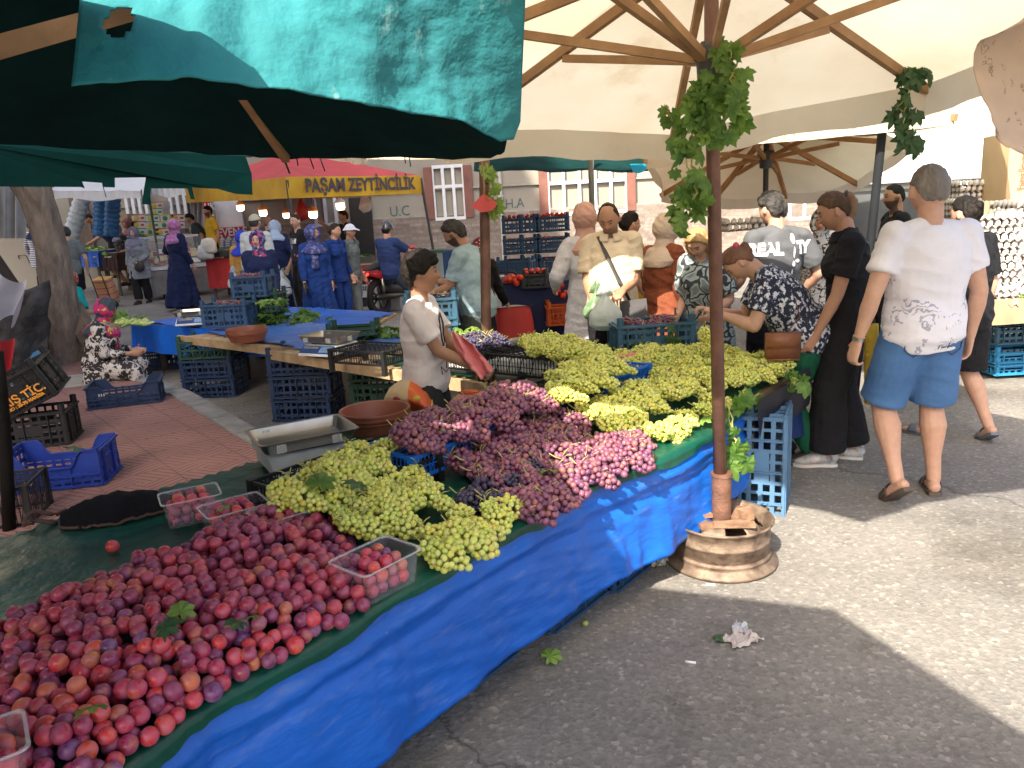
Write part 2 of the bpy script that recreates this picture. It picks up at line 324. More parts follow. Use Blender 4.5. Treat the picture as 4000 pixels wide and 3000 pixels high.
def window(x0,y0,x1,y1,panes=3,bars=14,sh=(1,1),bm=None):
    p=a(x0,y0,WF);q=a(x1,y1,WF); W=q.x-p.x; Hh=max(p.z-q.z,1.25); cx=(p.x+q.x)/2; z0=q.z; cz=z0+Hh/2; yo=WF+.1
    fr=MB()
    sw=.22
    if sh[0]: s=MB(); s.box((p.x+sw/2,yo-.03,cz),(sw,.12,Hh)); s.build('shutter_box',BROWN,fac)
    if sh[1]: s=MB(); s.box((q.x-sw/2,yo-.03,cz),(sw,.12,Hh)); s.build('shutter_box',BROWN,fac)
    x_0=p.x+(sw if sh[0] else 0); x_1=q.x-(sw if sh[1] else 0); W=x_1-x_0
    for x in np.linspace(x_0,x_1,panes+1): fr.box((x,yo-.02,cz),(.075,.1,Hh))
    for z in (z0,z0+Hh,z0+Hh*.62): fr.box(((x_0+x_1)/2,yo-.022,z),(W,.09,.08))
    wo=fr.build('window',WHITEP,fac)
    g_=MB(); g_.box(((x_0+x_1)/2,yo+.02,cz),(W,.02,Hh)); g_.build('pane',GLASSD,wo)
    c=MB(); c.grid(lambda u,v:V((x_0+.1+u*(W-.2),yo+.005+.008*math.sin(u*60),z0+.08+v*(Hh-.1))),60,1); 
    c.build('curtain',CURT,wo) if panes>2 else None
    b=MB()
    for i in range(bars): b.tube([(x_0+(i+.5)*W/bars,yo-.16,z0-.02),(x_0+(i+.5)*W/bars,yo-.16,z0+Hh)],.017,5)
    for z in (z0,z0+Hh*.5,z0+Hh): b.box(((x_0+x_1)/2,yo-.16,z),(W,.02,.03))
    for x in (x_0,x_1): b.box((x,yo-.12,z0+Hh/2),(.025,.09,Hh))
    b.build('window_bars',bm or WHITEP,wo)
BG=M('bars_grey',(.22,.22,.23),.6)
window(913,362,1025,469,3,13); window(1163,366,1374,454,5,20); window(676,425,727,484,2,8,(0,0),BG); window(268,420,318,470,3,9,(0,0),BG); window(20,425,52,470,2,8,(0,0),BG); window(362,410,402,470,2,9,(0,0),BG); window(1708,410,1770,470,2,10,(0,0))
# extra brown pilasters/doors
mb=MB(); fb(mb,150,425,212,560,.08,0); mb.build('garage_door',M('brown_door',(.18,.13,.1),.7,(.12,.08,.06),3,st=(9,1,1)),fac)
dd=MB(); fb(dd,752,428,812,560,.1,-.1)
do=dd.build('door',M('iron_door',(.02,.02,.022),.4),fac)
mb=MB(); p=a(760,430,WF);q=a(806,505,WF)
for i in range(6):
    for j in range(6):
        c=V((p.x+(i+.5)*(q.x-p.x)/6,WF-.02,q.z+(j+.5)*(p.z-q.z)/6)); mb.tube([c+V((.055*math.cos(t),0,.055*math.sin(t))) for t in np.linspace(0,5.2,9)],.009,4)
mb.build('door_scrollwork',M('iron_grey',(.3,.32,.33),.4,metal=.5),do)
mb=MB(); pp=a(1080,400,WF); mb.tube([(pp.x,WF+.02,0),(pp.x,WF+.02,5)],.05,10); 
for z in (.8,2.0,3.2): mb.box((pp.x,WF+.03,z),(.14,.1,.04))
mb.build('downpipe',M('pipe_grey',(.5,.48,.43),.6),fac)
GRAF=M('graffiti_paint',(.08,.14,.13),.9)
for s,(x,y),sz in (('U.C',(862,457),.36),('H.A',(1112,440),.34)):
    p=a(x,y,WF); text(s,sz,(p.x,WF+.15,p.z),(1,0,.03),(0,0,1),GRAF,fac,'graffiti',off=.012,sx=.9)
# shop window with papers, red signs
mb=MB(); fb(mb,462,432,527,491,.08,-.06); wo=mb.build('window',WHITEP,fac); mb=MB(); fb(mb,466,434,523,487,.03,.03); mb.build('pane',GLASSD,wo)
mb=MB()
for (x0,y0,x1,y1) in ((483,434,492,449),(495,434,504,458),(505,434,517,462),(484,452,490,470),(494,461,512,475)): fb(mb,x0,y0,x1,y1,.01,.065)
mb.build('notice',M('paper',(.6,.6,.58),.8),wo)
sg=thing('shop_sign','red shop sign with white lettering under the shop window','sign',(a(498,500,WF-.12).x,WF-.1,1.3),world=True)
RED=M('sign_red',(.55,.02,.025),.5); mb=MB(); fb(mb,472,492,530,511,.05,.06); mb.build('sign_board',RED,sg)
p=a(501,501.5,WF-.12); text('SEVEN E',.28,(p.x-.04,WF-.115,p.z),(1,0,0),(0,0,1),WHITEP,sg,bold=.006,sx=.85,off=.006)
mb=MB(); fb(mb,472,512,530,548,.04,.06); mb.build('picture_panel',M('sign_blue',(.16,.3,.5),.5,(.1,.2,.35),1),sg)
mb=MB()
for (x0,y0) in ((476,520),(490,519),(504,520),(516,519)):
    for k in range(3): fb(mb,x0,y0+k*5,x0+10,y0+3+k*5,.02,.101)
    p=a(x0-1,y0-1,WF-.11);q=a(x0+11,y0-1,WF-.11); mb.prism([V((p.x,WF-.13,p.z)),V((q.x,WF-.13,q.z)),V(((p.x+q.x)/2,WF-.13,p.z+.1))],V((0,.02,0)))
mb.build('printed_houses',WHITEP,sg)
s2=thing('vertical_sign','narrow red upright shop sign beside the shop window','sign',(a(448,450,WF-.1).x,WF-.1,1.8),world=True)
mb=MB(); fb(mb,441,432,462,475,.05,.06); mb.build('sign_board',RED,s2)
for t,y in (('LIK',447),('RE',460)): p=a(453,y,WF-.12); text(t,.24,(p.x,WF-.115,p.z),(1,0,0),(0,0,1),WHITEP,s2,bold=.005,sx=.8,off=.006)
# tall block added out of the frame on the left to shade the street
b2=thing('unseen_shade_block','tall plain apartment block along the left side of the street','building',(-14,-1,0),world=True)
mb=MB(); mb.box((-14.5,-1,12),(9,22,24)); mb.build('wall',STUC,b2)
mb=MB()
for f_ in range(7):
    for k in range(6): mb.box((-9.98,-10+k*3.6,2+f_*3.2),(.06,1.3,1.4))
mb.build('window',GLASSD,b2)
# ---------------------------------------------------------------- umbrellas
def sector(mb,A,E0,E1,n=8,sag=.05,wr=.006,m=None):
    def fn(u,v):
        p=E0.lerp(E1,u); q=A.lerp(p,v); d=math.sin(PI*u)*v
        q=q-V((0,0,sag*d)) + V((A.x-q.x,A.y-q.y,0))*(.06*d*v); q.z+=wr*fbm(q*3)+.02*fbm(q*1.1)*v*math.sin(PI*u); return q
    mb.grid(fn,n,n,m)
    return [fn(i/n,1) for i in range(n+1)]
def valance(mb,rim,drop,wavy=.01,m=None,fold=9):
    n=len(rim)-1; cum=[0]
    for i in range(n): cum.append(cum[-1]+(rim[i+1]-rim[i]).length)
    t=(rim[-1]-rim[0]); out=V((t.y,-t.x,0)).normalized()
    def fn(u,v):
        i=min(int(u*n),n-1); q=rim[i].lerp(rim[i+1],u*n-i); return q+V((0,0,-v*drop*(1+.15*fbm(q*2.5))))+out*(wavy*v*math.sin(u*fold*2+q.x*5))
    mb.grid(fn,n*2,4,m)
def umbrella(label,C,apz,hubz,ribs,base,mats,drop=.17,strut_t=.45,polr=.033,polmat=RUST,patt=None,ribmat=WOOD,cat='umbrella',lean=None,canp='canopy',solid=0,sag=.04):
    t=thing('market_umbrella',label,cat,(base[0],base[1],base[2]),world=True)
    A=V((C[0],C[1],apz)); Hb=V((C[0],C[1],hubz)); E=[V((C[0]+r*math.cos(R(az)),C[1]+r*math.sin(R(az)),z)) for az,r,z in ribs]
    mb=MB(); vb=MB()
    for i in range(len(E)):
        rim=sector(mb,A,E[i],E[(i+1)%len(E)],9,sag); 
        if drop: valance(vb,rim,drop)
    co_=mb.build(canp,mats,t,True)
    if drop: vb.build('valance',patt or mats,t,True)
    for e in E:
        r=MB(); d=(e-A).normalized(); r.beam(A+V((0,0,-.045))+d*.06,e+V((0,0,-.03))+d*.02,.032,.042); r.build('rib',ribmat,t,auto=True)
        s=MB(); q=A.lerp(e,strut_t)+V((0,0,-.08)); hd=V((e.x-C[0],e.y-C[1],0)).normalized(); s.beam(Hb+hd*.05,q+hd*.02,.026,.034); s.build('strut',ribmat,t,auto=True)
    mb=MB(); mb.tube([V(base),Hb+V((0,0,-.05)),A+V((0,0,.02))],polr,14); mb.build('pole',polmat,t,True)
    mb=MB(); mb.lathe([(polr+.004,-.09),(.055,-.085),(.06,-.02),(.075,0),(.075,.045),(.05,.06),(polr,.06)],Hb+V((0,0,0)),20)
    for k in range(8): an=2*PI*k/8; mb.box(Hb+V((.062*math.cos(an),.062*math.sin(an),.03)),(.014,.014,.06),(0,0,an))
    mb.build('hub',M('hub_plastic',(.07,.07,.075),.5),t,auto=True); return t
PATT=Mpat('canvas_floral',[(0,(.6,.52,.38)),(.53,(.62,.54,.40)),(.56,(.3,.19,.1)),(.585,(.62,.54,.41))],9,'noise',.9)
CB=V((.935,3.33,.12))
cream=umbrella('large cream canvas market umbrella with wooden ribs over the grape stall',(.88,3.32),2.68,2.2,
  [(32,1.56,2.16),(84,1.45,2.03),(137,1.6,2.08),(176,1.75,2.15),(216,1.75,2.44),(228,1.75,2.44),(262,1.85,2.42),(305,1.8,2.36),(350,1.7,2.24)],CB,CREAM,.15,.46,.029,patt=CREAM,sag=-.01)
# wheel rim base
rim=thing('wheel_rim_base','rusty truck wheel rim holding the pole of the large cream umbrella','wheel rim',(CB.x,CB.y,0)); rim.scale=(1.2,1.2,.95)
RIMM=M('rust_pale',(.27,.20,.145),.6,(.075,.045,.032),20,.6,80,metal=.35,bd=.004)
mb=MB(); mb.lathe([(.20,.0),(.212,.006),(.212,.018),(.19,.035),(.183,.05),(.188,.056),(.183,.064),(.176,.07),(.18,.075),(.182,.13),(.186,.134),(.182,.14),(.182,.2),(.19,.21),(.196,.22),(.192,.228),(.182,.216),(.172,.195),(.168,.07),(.178,.03),(.2,.0)],(0,0,0),48); mb.build('rim_barrel',RIMM,rim,True)
mb=MB()
def disc(u,v):
    th=u*2*PI; r=.06+v*.108; z=.215-.01*v if v<.5 else .215-.07*((v-.5)*2)**1.5
    return V((r*math.cos(th),r*math.sin(th),z))
for k in range(5):
    mb.grid(lambda u,v:disc((k+.10+u*.52)/5,v),8,6)
    mb.grid(lambda u,v:disc((k+.62+u*.48)/5,v*.33),6,3)
mb.build('rim_disc',RIMM,rim,True,solid=.006)
mb=MB(); mb.tube([(0,0,.2),(0,0,.44)],.037,20); mb.tube([(0,0,.435),(0,0,.45)],.041,20); mb.build('pole_sleeve',M('rust_red',(.24,.12,.08),.6,(.09,.045,.03),12,.4,90,metal=.3),rim,auto=True)
mb=MB()
for i,(x,y,an,L) in enumerate(((-.02,-.075,.1,.17),(.02,-.1,-.12,.15),(.07,.03,1.2,.11),(-.08,.05,.9,.14))): mb.box((x,y,.222+.012*(i%2)),(L,.035,.02),(0,0,an))
mb.box((-.1,.02,.236),(.12,.08,.018),(0,0,.1)); mb.box((.085,-.03,.246),(.05,.04,.05),(0,0,.3))
mb.build('wooden_wedge',M('wedge_wood',(.34,.2,.12),.8,(.15,.08,.05),20,.4,60),rim)
# second beige umbrella behind
C2=a(1655,345,7); E2=a(1762,425,7)
um2=umbrella('small beige umbrella with dark pole beside the white van',(C2.x,7.0),2.22,1.97,[(k*45+15,(.95,.95,.9,.95,1.15,1.35,1.35,1.15)[k],2.16 if k in(5,6) else 2.02 if k in(4,7) else (1.66 if k in(1,2) else 1.74)) for k in range(8)],(C2.x,7.0,0),M('canvas_beige',(.68,.6,.5),.9,(.56,.48,.4),1.5,.25,14,trans=.45),.1,.5,.024,BLACKM,ribmat=M('wood_orange',(.5,.27,.12),.7,(.35,.17,.07),8))
# patterned cream canopy behind (far)
um3=umbrella('cream umbrella with printed floral edge over the tomato stall',(a(1277,400,9.3).x,9.3),2.85,2.5,[(k*45+22.5,rr_,1.68+.082*(9.3+rr_*math.sin(R(k*45+22.5)))) for k,rr_ in enumerate((1.6,2.1,2.4,2.55,3.1,4.85,4.65,2.4))],(a(1277,400,9.3).x,9.3,0),CREAM,.08,.5,.03,M('grey_pole',(.25,.24,.22),.6),PATT)
# green umbrella behind it with turquoise corner
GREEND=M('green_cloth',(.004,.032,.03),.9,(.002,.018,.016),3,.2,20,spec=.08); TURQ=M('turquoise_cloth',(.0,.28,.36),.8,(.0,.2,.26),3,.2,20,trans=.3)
mb=MB(); z=lambda x,y,Y:a(x,y,Y)
gu=thing('green_canopy','dark green canopy strip with a turquoise corner above the house windows','canopy',tuple(z(1250,360,11.5).xy)+(0,),world=True)
def gr(u,v):
    p=z(1020,352,11.5).lerp(z(1410,352,11.5),u); q=V((p.x,p.y+1.2,p.z+.35)); r=z(1020+390*u,373+3*math.sin(u*17),11.5); return (p.lerp(r,v*2) if v<.5 else p.lerp(r,1)) if v<1 else r
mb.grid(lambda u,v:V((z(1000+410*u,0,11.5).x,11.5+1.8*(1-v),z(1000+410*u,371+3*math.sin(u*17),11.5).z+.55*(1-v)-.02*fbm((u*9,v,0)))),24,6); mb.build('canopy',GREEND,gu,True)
mb=MB(); mb.grid(lambda u,v:V((z(1360+85*u,0,11.4).x,11.4+.25*(1-v),z(1360+85*u,352+20*v-14*v*u+5*v*math.sin(9*u),11.4).z)),12,4); mb.build('canopy_corner',TURQ,gu,True)
mb=MB(); mb.tube([V((z(1277,400,11.6).x,11.6,0)),V((z(1277,355,11.6).x,11.6,2.6))],.04,10); mb.build('pole',M('grey_pole',(.25,.24,.22),.6),gu,True)
# teal tarp umbrella near the camera
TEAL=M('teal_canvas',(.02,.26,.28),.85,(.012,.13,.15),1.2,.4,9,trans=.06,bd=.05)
TEALU=M('teal_shaded',(.005,.035,.036),.95,(.002,.014,.016),2,.3,12,spec=.08)  # shade under the canvas put into the colour as near-black teal
stain(TEAL,3.,(.08,.16,.14),.58,.72,(1,1,1),.6); stain(TEAL,9.,(.35,.55,.52),.62,.72,(1,1,.5),.5)
tb=thing('teal_umbrella','old teal market umbrella with torn edge over the plums, wooden ribs','umbrella',(-1.9,2.9,0),world=True)
top=[a(x,-70,Y) for x,Y in ((180,1.8),(560,1.92),(860,1.98),(1137,2.08))]
bot=[a(x,y,Y*.62) for x,y,Y in ((155,188,2.62),(250,178,2.68),(400,168,2.8),(620,195,3.0),(860,240,3.25),(1000,262,3.45),(1080,306,3.6),(1108,300,3.66),(1122,262,3.66))]
def interp(L,u):
    t=u*(len(L)-1); i=min(int(t),len(L)-2); return L[i].lerp(L[i+1],t-i)
sm0=lambda u: 1 if .45<u<.85 else .35
def pan(u,v):
    p=interp(top,u).lerp(interp(bot,u),v); e=math.sin(PI*min(1,u*1.02))
    p.y+=.05*fbm(V((p.x*7,p.z*1.6,1)))*e+.012*fbm(p*11)*e*sm0(u)+.02*math.sin(p.x*9+p.z*14)*e*max(0,.5-u); p.z+=.006*fbm(p*14)*v; return p
mb=MB(); mb.grid(pan,90,46)
keep=[]
for f in mb.f:   # ragged hole near the torn left corner
    c=sum((V(mb.v[i]) for i in f),V())/4; d=c-CAMP if False else c
    x=V(mb.v[f[0]]); u=(f[0]%91)/90; v=(f[0]//91)/46
    hole=((u-.085)/.035)**2+((v-.50)/.13)**2<1+.5*fbm(x*40)
    keep.append(not hole)
mb.mi=[m_ for m_,k_ in zip(mb.mi,keep) if k_]; mb.f=[f for f,k_ in zip(mb.f,keep) if k_]
mb.build('canopy',TEAL,tb,True,solid=.004)
apx=V((-.95,2.05,2.55))
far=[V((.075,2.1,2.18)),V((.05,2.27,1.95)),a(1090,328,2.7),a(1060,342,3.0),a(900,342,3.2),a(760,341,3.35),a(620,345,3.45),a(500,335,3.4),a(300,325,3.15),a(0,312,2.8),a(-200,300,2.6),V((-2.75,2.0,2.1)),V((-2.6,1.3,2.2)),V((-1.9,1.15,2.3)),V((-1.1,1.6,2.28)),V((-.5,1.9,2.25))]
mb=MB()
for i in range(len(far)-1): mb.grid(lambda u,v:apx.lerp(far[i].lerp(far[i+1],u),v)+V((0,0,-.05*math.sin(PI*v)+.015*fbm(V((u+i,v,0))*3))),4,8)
mb.build('canopy_underside',TEALU,tb,True)
for p,q in ((apx,a(618,338,3.4)),(a(290,-10,2.0),a(-60,112,1.7)),(apx,a(1075,300,2.7))):
    mb=MB(); mb.beam(p+V((0,0,-.03)),q+V((0,0,-.005)),.03,.045); mb.build('rib',WOOD,tb,auto=True)
mb=MB()
for (x,y,l,dx) in ((612,345,30,14),(640,342,16,4),(668,343,22,10),(690,344,26,12),(874,343,10,2),(884,344,16,3)):
    p=a(x,y-6,3.42); q=a(x+dx,y+l,3.42); mb=MB(); mb.beam(p,q,.018 if l>28 else .006,.004); mb.build('torn_strip',TEALU,tb)
mb=MB(); mb.tube([(-2.75,1.75,0),(-2.7,1.75,2.2)],.03,10); mb.build('corner_post',WOODD,tb,True)
# torn green valance behind
out=[(0,403),(175,404),(182,407),(176,392),(220,395),(228,425),(229,426),(222,404),(247,405),(247,384),(315,383),(306,441),(322,442),(325,407),(405,407),(412,430),(420,431),(414,405),(470,408),(510,419),(545,421),(543,375),(530,338),(250,322),(0,308),(-90,304),(-90,402)]
mb=MB(); pts=[a(x,y,4.0+.0012*x) for x,y in out]; mb.prism(pts[::-1],V((0,.006,0)))
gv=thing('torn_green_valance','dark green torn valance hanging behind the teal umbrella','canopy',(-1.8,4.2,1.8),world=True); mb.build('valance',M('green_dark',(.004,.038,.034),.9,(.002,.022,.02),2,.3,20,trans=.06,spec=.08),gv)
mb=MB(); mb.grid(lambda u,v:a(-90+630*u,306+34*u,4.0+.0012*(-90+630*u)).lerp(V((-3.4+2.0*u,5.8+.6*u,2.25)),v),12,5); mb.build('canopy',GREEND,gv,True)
# tarp canopy above the photographer (out of frame, throws the shade in the foreground)
tp=thing('shade_tarp','teal shade canopy on a pole in front of the fruit stall','canopy',(-1.2,-.3,0),world=True)
P_=[(.46,.04),(.2,.83),(-.5,1.1),(-.62,1.68),(-1.6,1.8),(-2.9,1.75),(-3.3,.3),(-2.4,-1.5),(0,-1.6),(.5,-.8)]
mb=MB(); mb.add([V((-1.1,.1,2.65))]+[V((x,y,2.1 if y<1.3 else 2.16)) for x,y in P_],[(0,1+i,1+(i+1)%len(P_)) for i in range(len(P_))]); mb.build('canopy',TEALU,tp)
mb=MB(); mb.tube([(-2.3,-.9,0),(-1.1,.1,2.64)],.03,10); mb.build('pole',WOODD,tp,True)
# brown patterned canopy, right edge
BRC=Mpat('canvas_brown',[(0,(.42,.32,.25)),(.6,(.42,.32,.25)),(.62,(.22,.15,.1)),(.66,(.44,.34,.27))],22,'noise',.9)
bc=thing('brown_canopy','brown speckled canvas corner hanging in at the right edge','canopy',tuple(a(2180,200,2.6).xy)+(0,),world=True)
bo=[a(x,y,Y) for x,y,Y in ((2212,48,2.55),(2155,75,2.6),(2107,92,2.65),(2104,150,2.65),(2112,190,2.62),(2140,240,2.6),(2152,290,2.6),(2175,318,2.6),(2212,330,2.6),(2300,345,2.6))]
ti=[a(x,y,2.9) for x,y in ((2300,-60),(2300,0),(2290,60),(2300,100),(2300,150),(2300,190),(2300,230),(2300,260),(2320,300),(2330,330))]
mb=MB(); mb.grid(lambda u,v:interp(bo,u).lerp(interp(ti,u),v)+V((0,.03*fbm((u*6,v*4,1)),.0)),30,12); mb.build('canopy',BRC,bc,True,solid=.003)
# pale green-white canopies right
PALE=M('canvas_pale',(.62,.68,.58),.85,(.52,.56,.46),1.5,.2,10,trans=.5)
pc=thing('pale_canopy','pale green canopy behind the cream umbrella on the right','canopy',tuple(a(1890,300,6).xy)+(0,),world=True)
mb=MB(); tl=[a(x,y,Y) for x,y,Y in ((1560,305,6.2),(1700,285,6.),(1800,276,5.9),(1990,276,5.8),(2150,278,5.7),(2320,276,5.6))]
mb.grid(lambda u,v:interp(tl,u)+V((.5*v,2.0*v,.85*v-.1*math.sin(PI*v)))+V((0,0,.02*fbm((u*8,v*4,0)))),30,10)
mb.grid(lambda u,v:interp(tl,u)+V((0,0,.12-.16*v)),30,2)
mb.build('canopy',PALE,pc,True)
mb=MB(); p=a(1883,500,5.2); q=a(1906,282,5.2); d=(p-q); mb.tube([q,V((q.x+d.x*(q.z/ -d.z),q.y,0))],.028,12); mb.build('pole',M('pole_black',(.012,.014,.017),.8,spec=.15),pc,True)
# white canopies on the left far side
WC=M('canvas_white',(.8,.8,.8),.8,(.7,.7,.72),1,trans=.25)
def acanopy(label,x0,x1,y0,y1,Y,mat=WC,dep=3.0,rise=.9):
    t=thing('stall_canopy',label,'canopy',tuple(a((x0+x1)/2,y1,Y).xy)+(0,),world=True); p=a(x0,y1,Y); q=a(x1,y1,Y); tt=a(x0,y0,Y).z
    h=(tt-p.z)
    mb=MB(); mb.grid(lambda u,v:p.lerp(q,u)+V((0,dep*(1-v),h+rise*(math.sin((1-v)*PI*.5))))+V((0,0,.03*fbm((u*7,v*4,Y)))),20,8)
    mb.grid(lambda u,v:p.lerp(q,u)+V((0,.02*math.sin(u*40),h*(1-v)+.03*math.sin(u*9)*v)),30,3); mb.build('canopy',mat,t,True)
    mb=MB()
    for e in (p,q): mb=MB(); mb.tube([V((e.x,e.y,0)),V((e.x,e.y,e.z+h))],.025,8); mb.build('pole',BLACKM,t,True); return t
acanopy('white awning with hanging edge above the vegetable stand',112,305,412,431,15.5)
acanopy('second white awning with scalloped edge beside the yellow tent',322,402,407,424,16.5,rise=.3)
# grey translucent sheeting at far left + rolled white and blue tarps
mb=MB(); mb.grid(lambda u,v:a(-20+70*u,400+115*v,19)+V((0,.12*math.sin(u*20)+.05*math.sin(u*47),0)),40,6); tag(mb.build('plastic_sheet',M('grey_sheet',(.42,.42,.42),.7,(.3,.3,.3),3,trans=.3),None,True),'pale grey plastic sheet hanging at the far left','sheet')
def roll(label,pts,r,mat,n=14):
    mb=MB(); L=[a(x,y,Y) for x,y,Y in pts]; q=[L[0].lerp(L[-1],k/24) for k in range(25)] if len(L)==2 else L
    mb.tube(q,[(r*(1+.12*math.sin(i*1.9)),r*(1+.12*math.cos(i*2.3))) for i in range(len(q))],n); tag(mb.build('rolled_tarp',mat,None,True),label,'tarp')
roll('white rolled tarp leaning behind the vegetable stand',((178,428,17),(152,515,17)),.16,M('roll_white',(.5,.55,.58),.6,(.4,.45,.47),3,.4,8,bd=.05))
BLT=M('blue_tarp2',(.01,.14,.36),.5,(.005,.08,.22),3,.5,8,bd=.05)
roll('blue rolled tarp hanging left of the fruit boxes',((226,428,17),(222,510,17)),.2,BLT); roll('darker blue rolled tarp beside the brighter one',((244,428,16.8),(240,510,16.8)),.15,M('blue_tarp3',(.008,.09,.24),.5,(.005,.06,.16),3,.5,8,bd=.05))
# white sheet behind counter man
mb=MB(); mb.grid(lambda u,v:a(412+28*u,433+75*v,18.5)+V((0,.08*math.sin(u*18),0)),24,4); tag(mb.build('white_cloth',M('white_sheet',(.6,.62,.66),.8),None,True),'white cloth hanging behind the man in yellow','cloth')
# ================================================================ stalls
TH=math.atan2(.776,.63); ZT=.58
GREEN=M('green_oilcloth',(.004,.095,.06),.36,(.002,.045,.03),2.2,.35,7,spec=.4,bd=.04)
BLUE=M('blue_tarp',(.004,.115,.56),.45,(.003,.075,.4),1.6,.35,11,bd=.03)
BLUE2=M('blue_tarp_pale',(.03,.13,.42),.5,(.1,.17,.42),2.5,.5,7,bd=.04)
Ef=[(-1.55,.48),(-1.09,1.07)]+[tuple(g(x,y,ZT)[:2]) for x,y in ((245,1659),(430,1520),(700,1370),(885,1255),(1130,1120),(1280,1040),(1420,990),(1540,930),(1600,872))]
Bk=[(x*1.15,y*1.15) for x,y in [(1.50,3.98),(.95,4.42),(.5,4.75),(-.02,5.12),(-.14,4.02),(-.38,3.76),(-.75,3.4),(-1.07,2.95),(-1.29,2.72),(-1.68,2.3),(-2.3,1.55)]]
zm=lambda L,k=1.148:[(x*k,y*k) for x,y in L]
st=thing('fruit_stall','long front market stall covered with green oilcloth and fruit','stall',(-.2,2.9,0),world=True)
mb=MB(); mb.prism([V((x,y,ZT-.012)) for x,y in Ef+Bk],V((0,0,-.045))); mb.build('tabletop',WOODL,st)
for (x,y) in ((-1.1,3.1),(-.9,1.9),(.1,3.1),(.6,3.6),(.85,4.2),(.2,5.2),(-.1,4.1),(1.4,4.5)):
    mb=MB(); mb.beam((x,y,0),(x,y,ZT-.06),.07,.05); mb.build('trestle_leg',WOODD,st)
oc=MB(); ins=[V((x,y,ZT)) for x,y in Ef+Bk]
import mathutils.geometry as mg
gp=[]; x0,x1,y0,y1=-2.9,1.95,.4,6.0; st_=.045
nx=int((x1-x0)/st_); ny=int((y1-y0)/st_); PT=Ef+Bk; idx={}
def zoil(x,y): return ZT+.003+.013*abs(fbm((x*2.2,y*2.2,3)))+.006*abs(fbm((x*7,y*3,1)))
for j in range(ny+1):
    for i in range(nx+1):
        x=x0+i*st_; y=y0+j*st_
        if inpoly(x,y,PT) or edged(x,y,PT)<st_*.3: idx[i,j]=len(gp); gp.append(V((x,y,zoil(x,y))))
fs=[(idx[i,j],idx[i+1,j],idx[i+1,j+1],idx[i,j+1]) for i in range(nx) for j in range(ny) if all(k in idx for k in((i,j),(i+1,j),(i+1,j+1),(i,j+1)))]
mb=MB(); mb.add(gp,fs)
el=[V((x,y,ZT+.004)) for x,y in Ef]
def fold(u,v):  # the front lip of the oilcloth, hanging a little over the blue
    p=interp(el,u); n=V((.776,-.63,0)); p=p+n*(-.05+.085*min(1,v*1.6))+V((0,0,.006-.07*max(0,v-.45)**1.0*(1.2+.8*fbm((u*14,0,2)))))
    return p+n*.01*fbm((u*30,v,0))*v
mb.grid(fold,160,8)
tag(mb.build('green_oilcloth',GREEN,None,True),'dark green oilcloth spread under the plums and grapes','tablecloth')
sk=[V((x,y,0)) for x,y in Ef]
def skirt(u,v):
    p=interp(sk,u); n=V((.776,-.63,0)); zb=.12+.06*u+.02*fbm((u*9,1,0)); z=ZT-.004+(zb-ZT)*v
    return V((p.x,p.y,z))+n*(.012+.05*v+.018*fbm((u*8,v*1.2,5))*v+.012*math.sin(u*70+v*3)*v*v+.008*fbm((u*40,v*2,0))+.016*math.exp(-((v-.2-.06*fbm((u*5,0,0)))/.035)**2)-.012*math.exp(-((v-.33-.1*fbm((u*4,3,0)))/.03)**2)+.022*math.exp(-((u-.70-.02*v)/.010)**2)*v+.02*math.exp(-((u-.77+.03*v)/.012)**2)*v+.01*abs(fbm((u*18-v*5,v*3,7))))
mb=MB(); mb.grid(skirt,300,34)
m_,n_,b_,o_=newmat('blue_tarp_front'); v_=tc(n_); c_=ramp(n_,nz(n_,v_,1.6,5),[(.3,(.003,.085,.42)),(.7,(.006,.125,.58))])
wv=nz(n_,tc(n_,scale=(1,1,5)),5,7,.7); c_=mixc(n_,ramp(n_,wv,[(.56,(0,0,0)),(.75,(.45,.45,.45))]),c_,(.16,.24,.5)); sc_=ramp(n_,nz(n_,v_,22,6,.75),[(.70,(0,0,0)),(.76,(.8,.8,.8))]); c_=mixc(n_,sc_,c_,(.35,.42,.52))
n_.links.new(c_,b_.inputs[0]); b_.inputs['Roughness'].default_value=.42; bump(n_,b_,nz(n_,tc(n_,scale=(1,1,3.5)),6,5,.55),.28,.03)
bs=mb.build('blue_tarp_skirt',m_,None,True,solid=.002); tag(bs,'bright blue tarpaulin hanging down the front of the long fruit stall','tarp')
mb=MB(); mb.grid(lambda u,v:V((1.25+.46*u,3.93+.6*u,ZT-.004-v*.36))+V((.776,-.63,0))*(.02+.03*v+.02*math.sin(u*14)*v),24,8)
tag(mb.build('dark_blue_tarp_skirt',M('navy_tarp',(.01,.03,.13),.5,(.006,.02,.09),3,.3,9),None,True),'dark blue tarp at the far corner of the grape stall behind the pole','tarp')
mb=MB(); mb.grid(lambda u,v:g(1640+110*u,868-75*u+80*v*1.0,.66-.25*v)+V((0,.02*math.sin(u*9+v*4),0)),14,8); tag(mb.build('black_sheet',M('black_sheet',(.012,.012,.02),.6,bs=.4,bsc=9,bd=.03),None,True),'black plastic sheet hanging off the far right end of the grape stall','sheet')
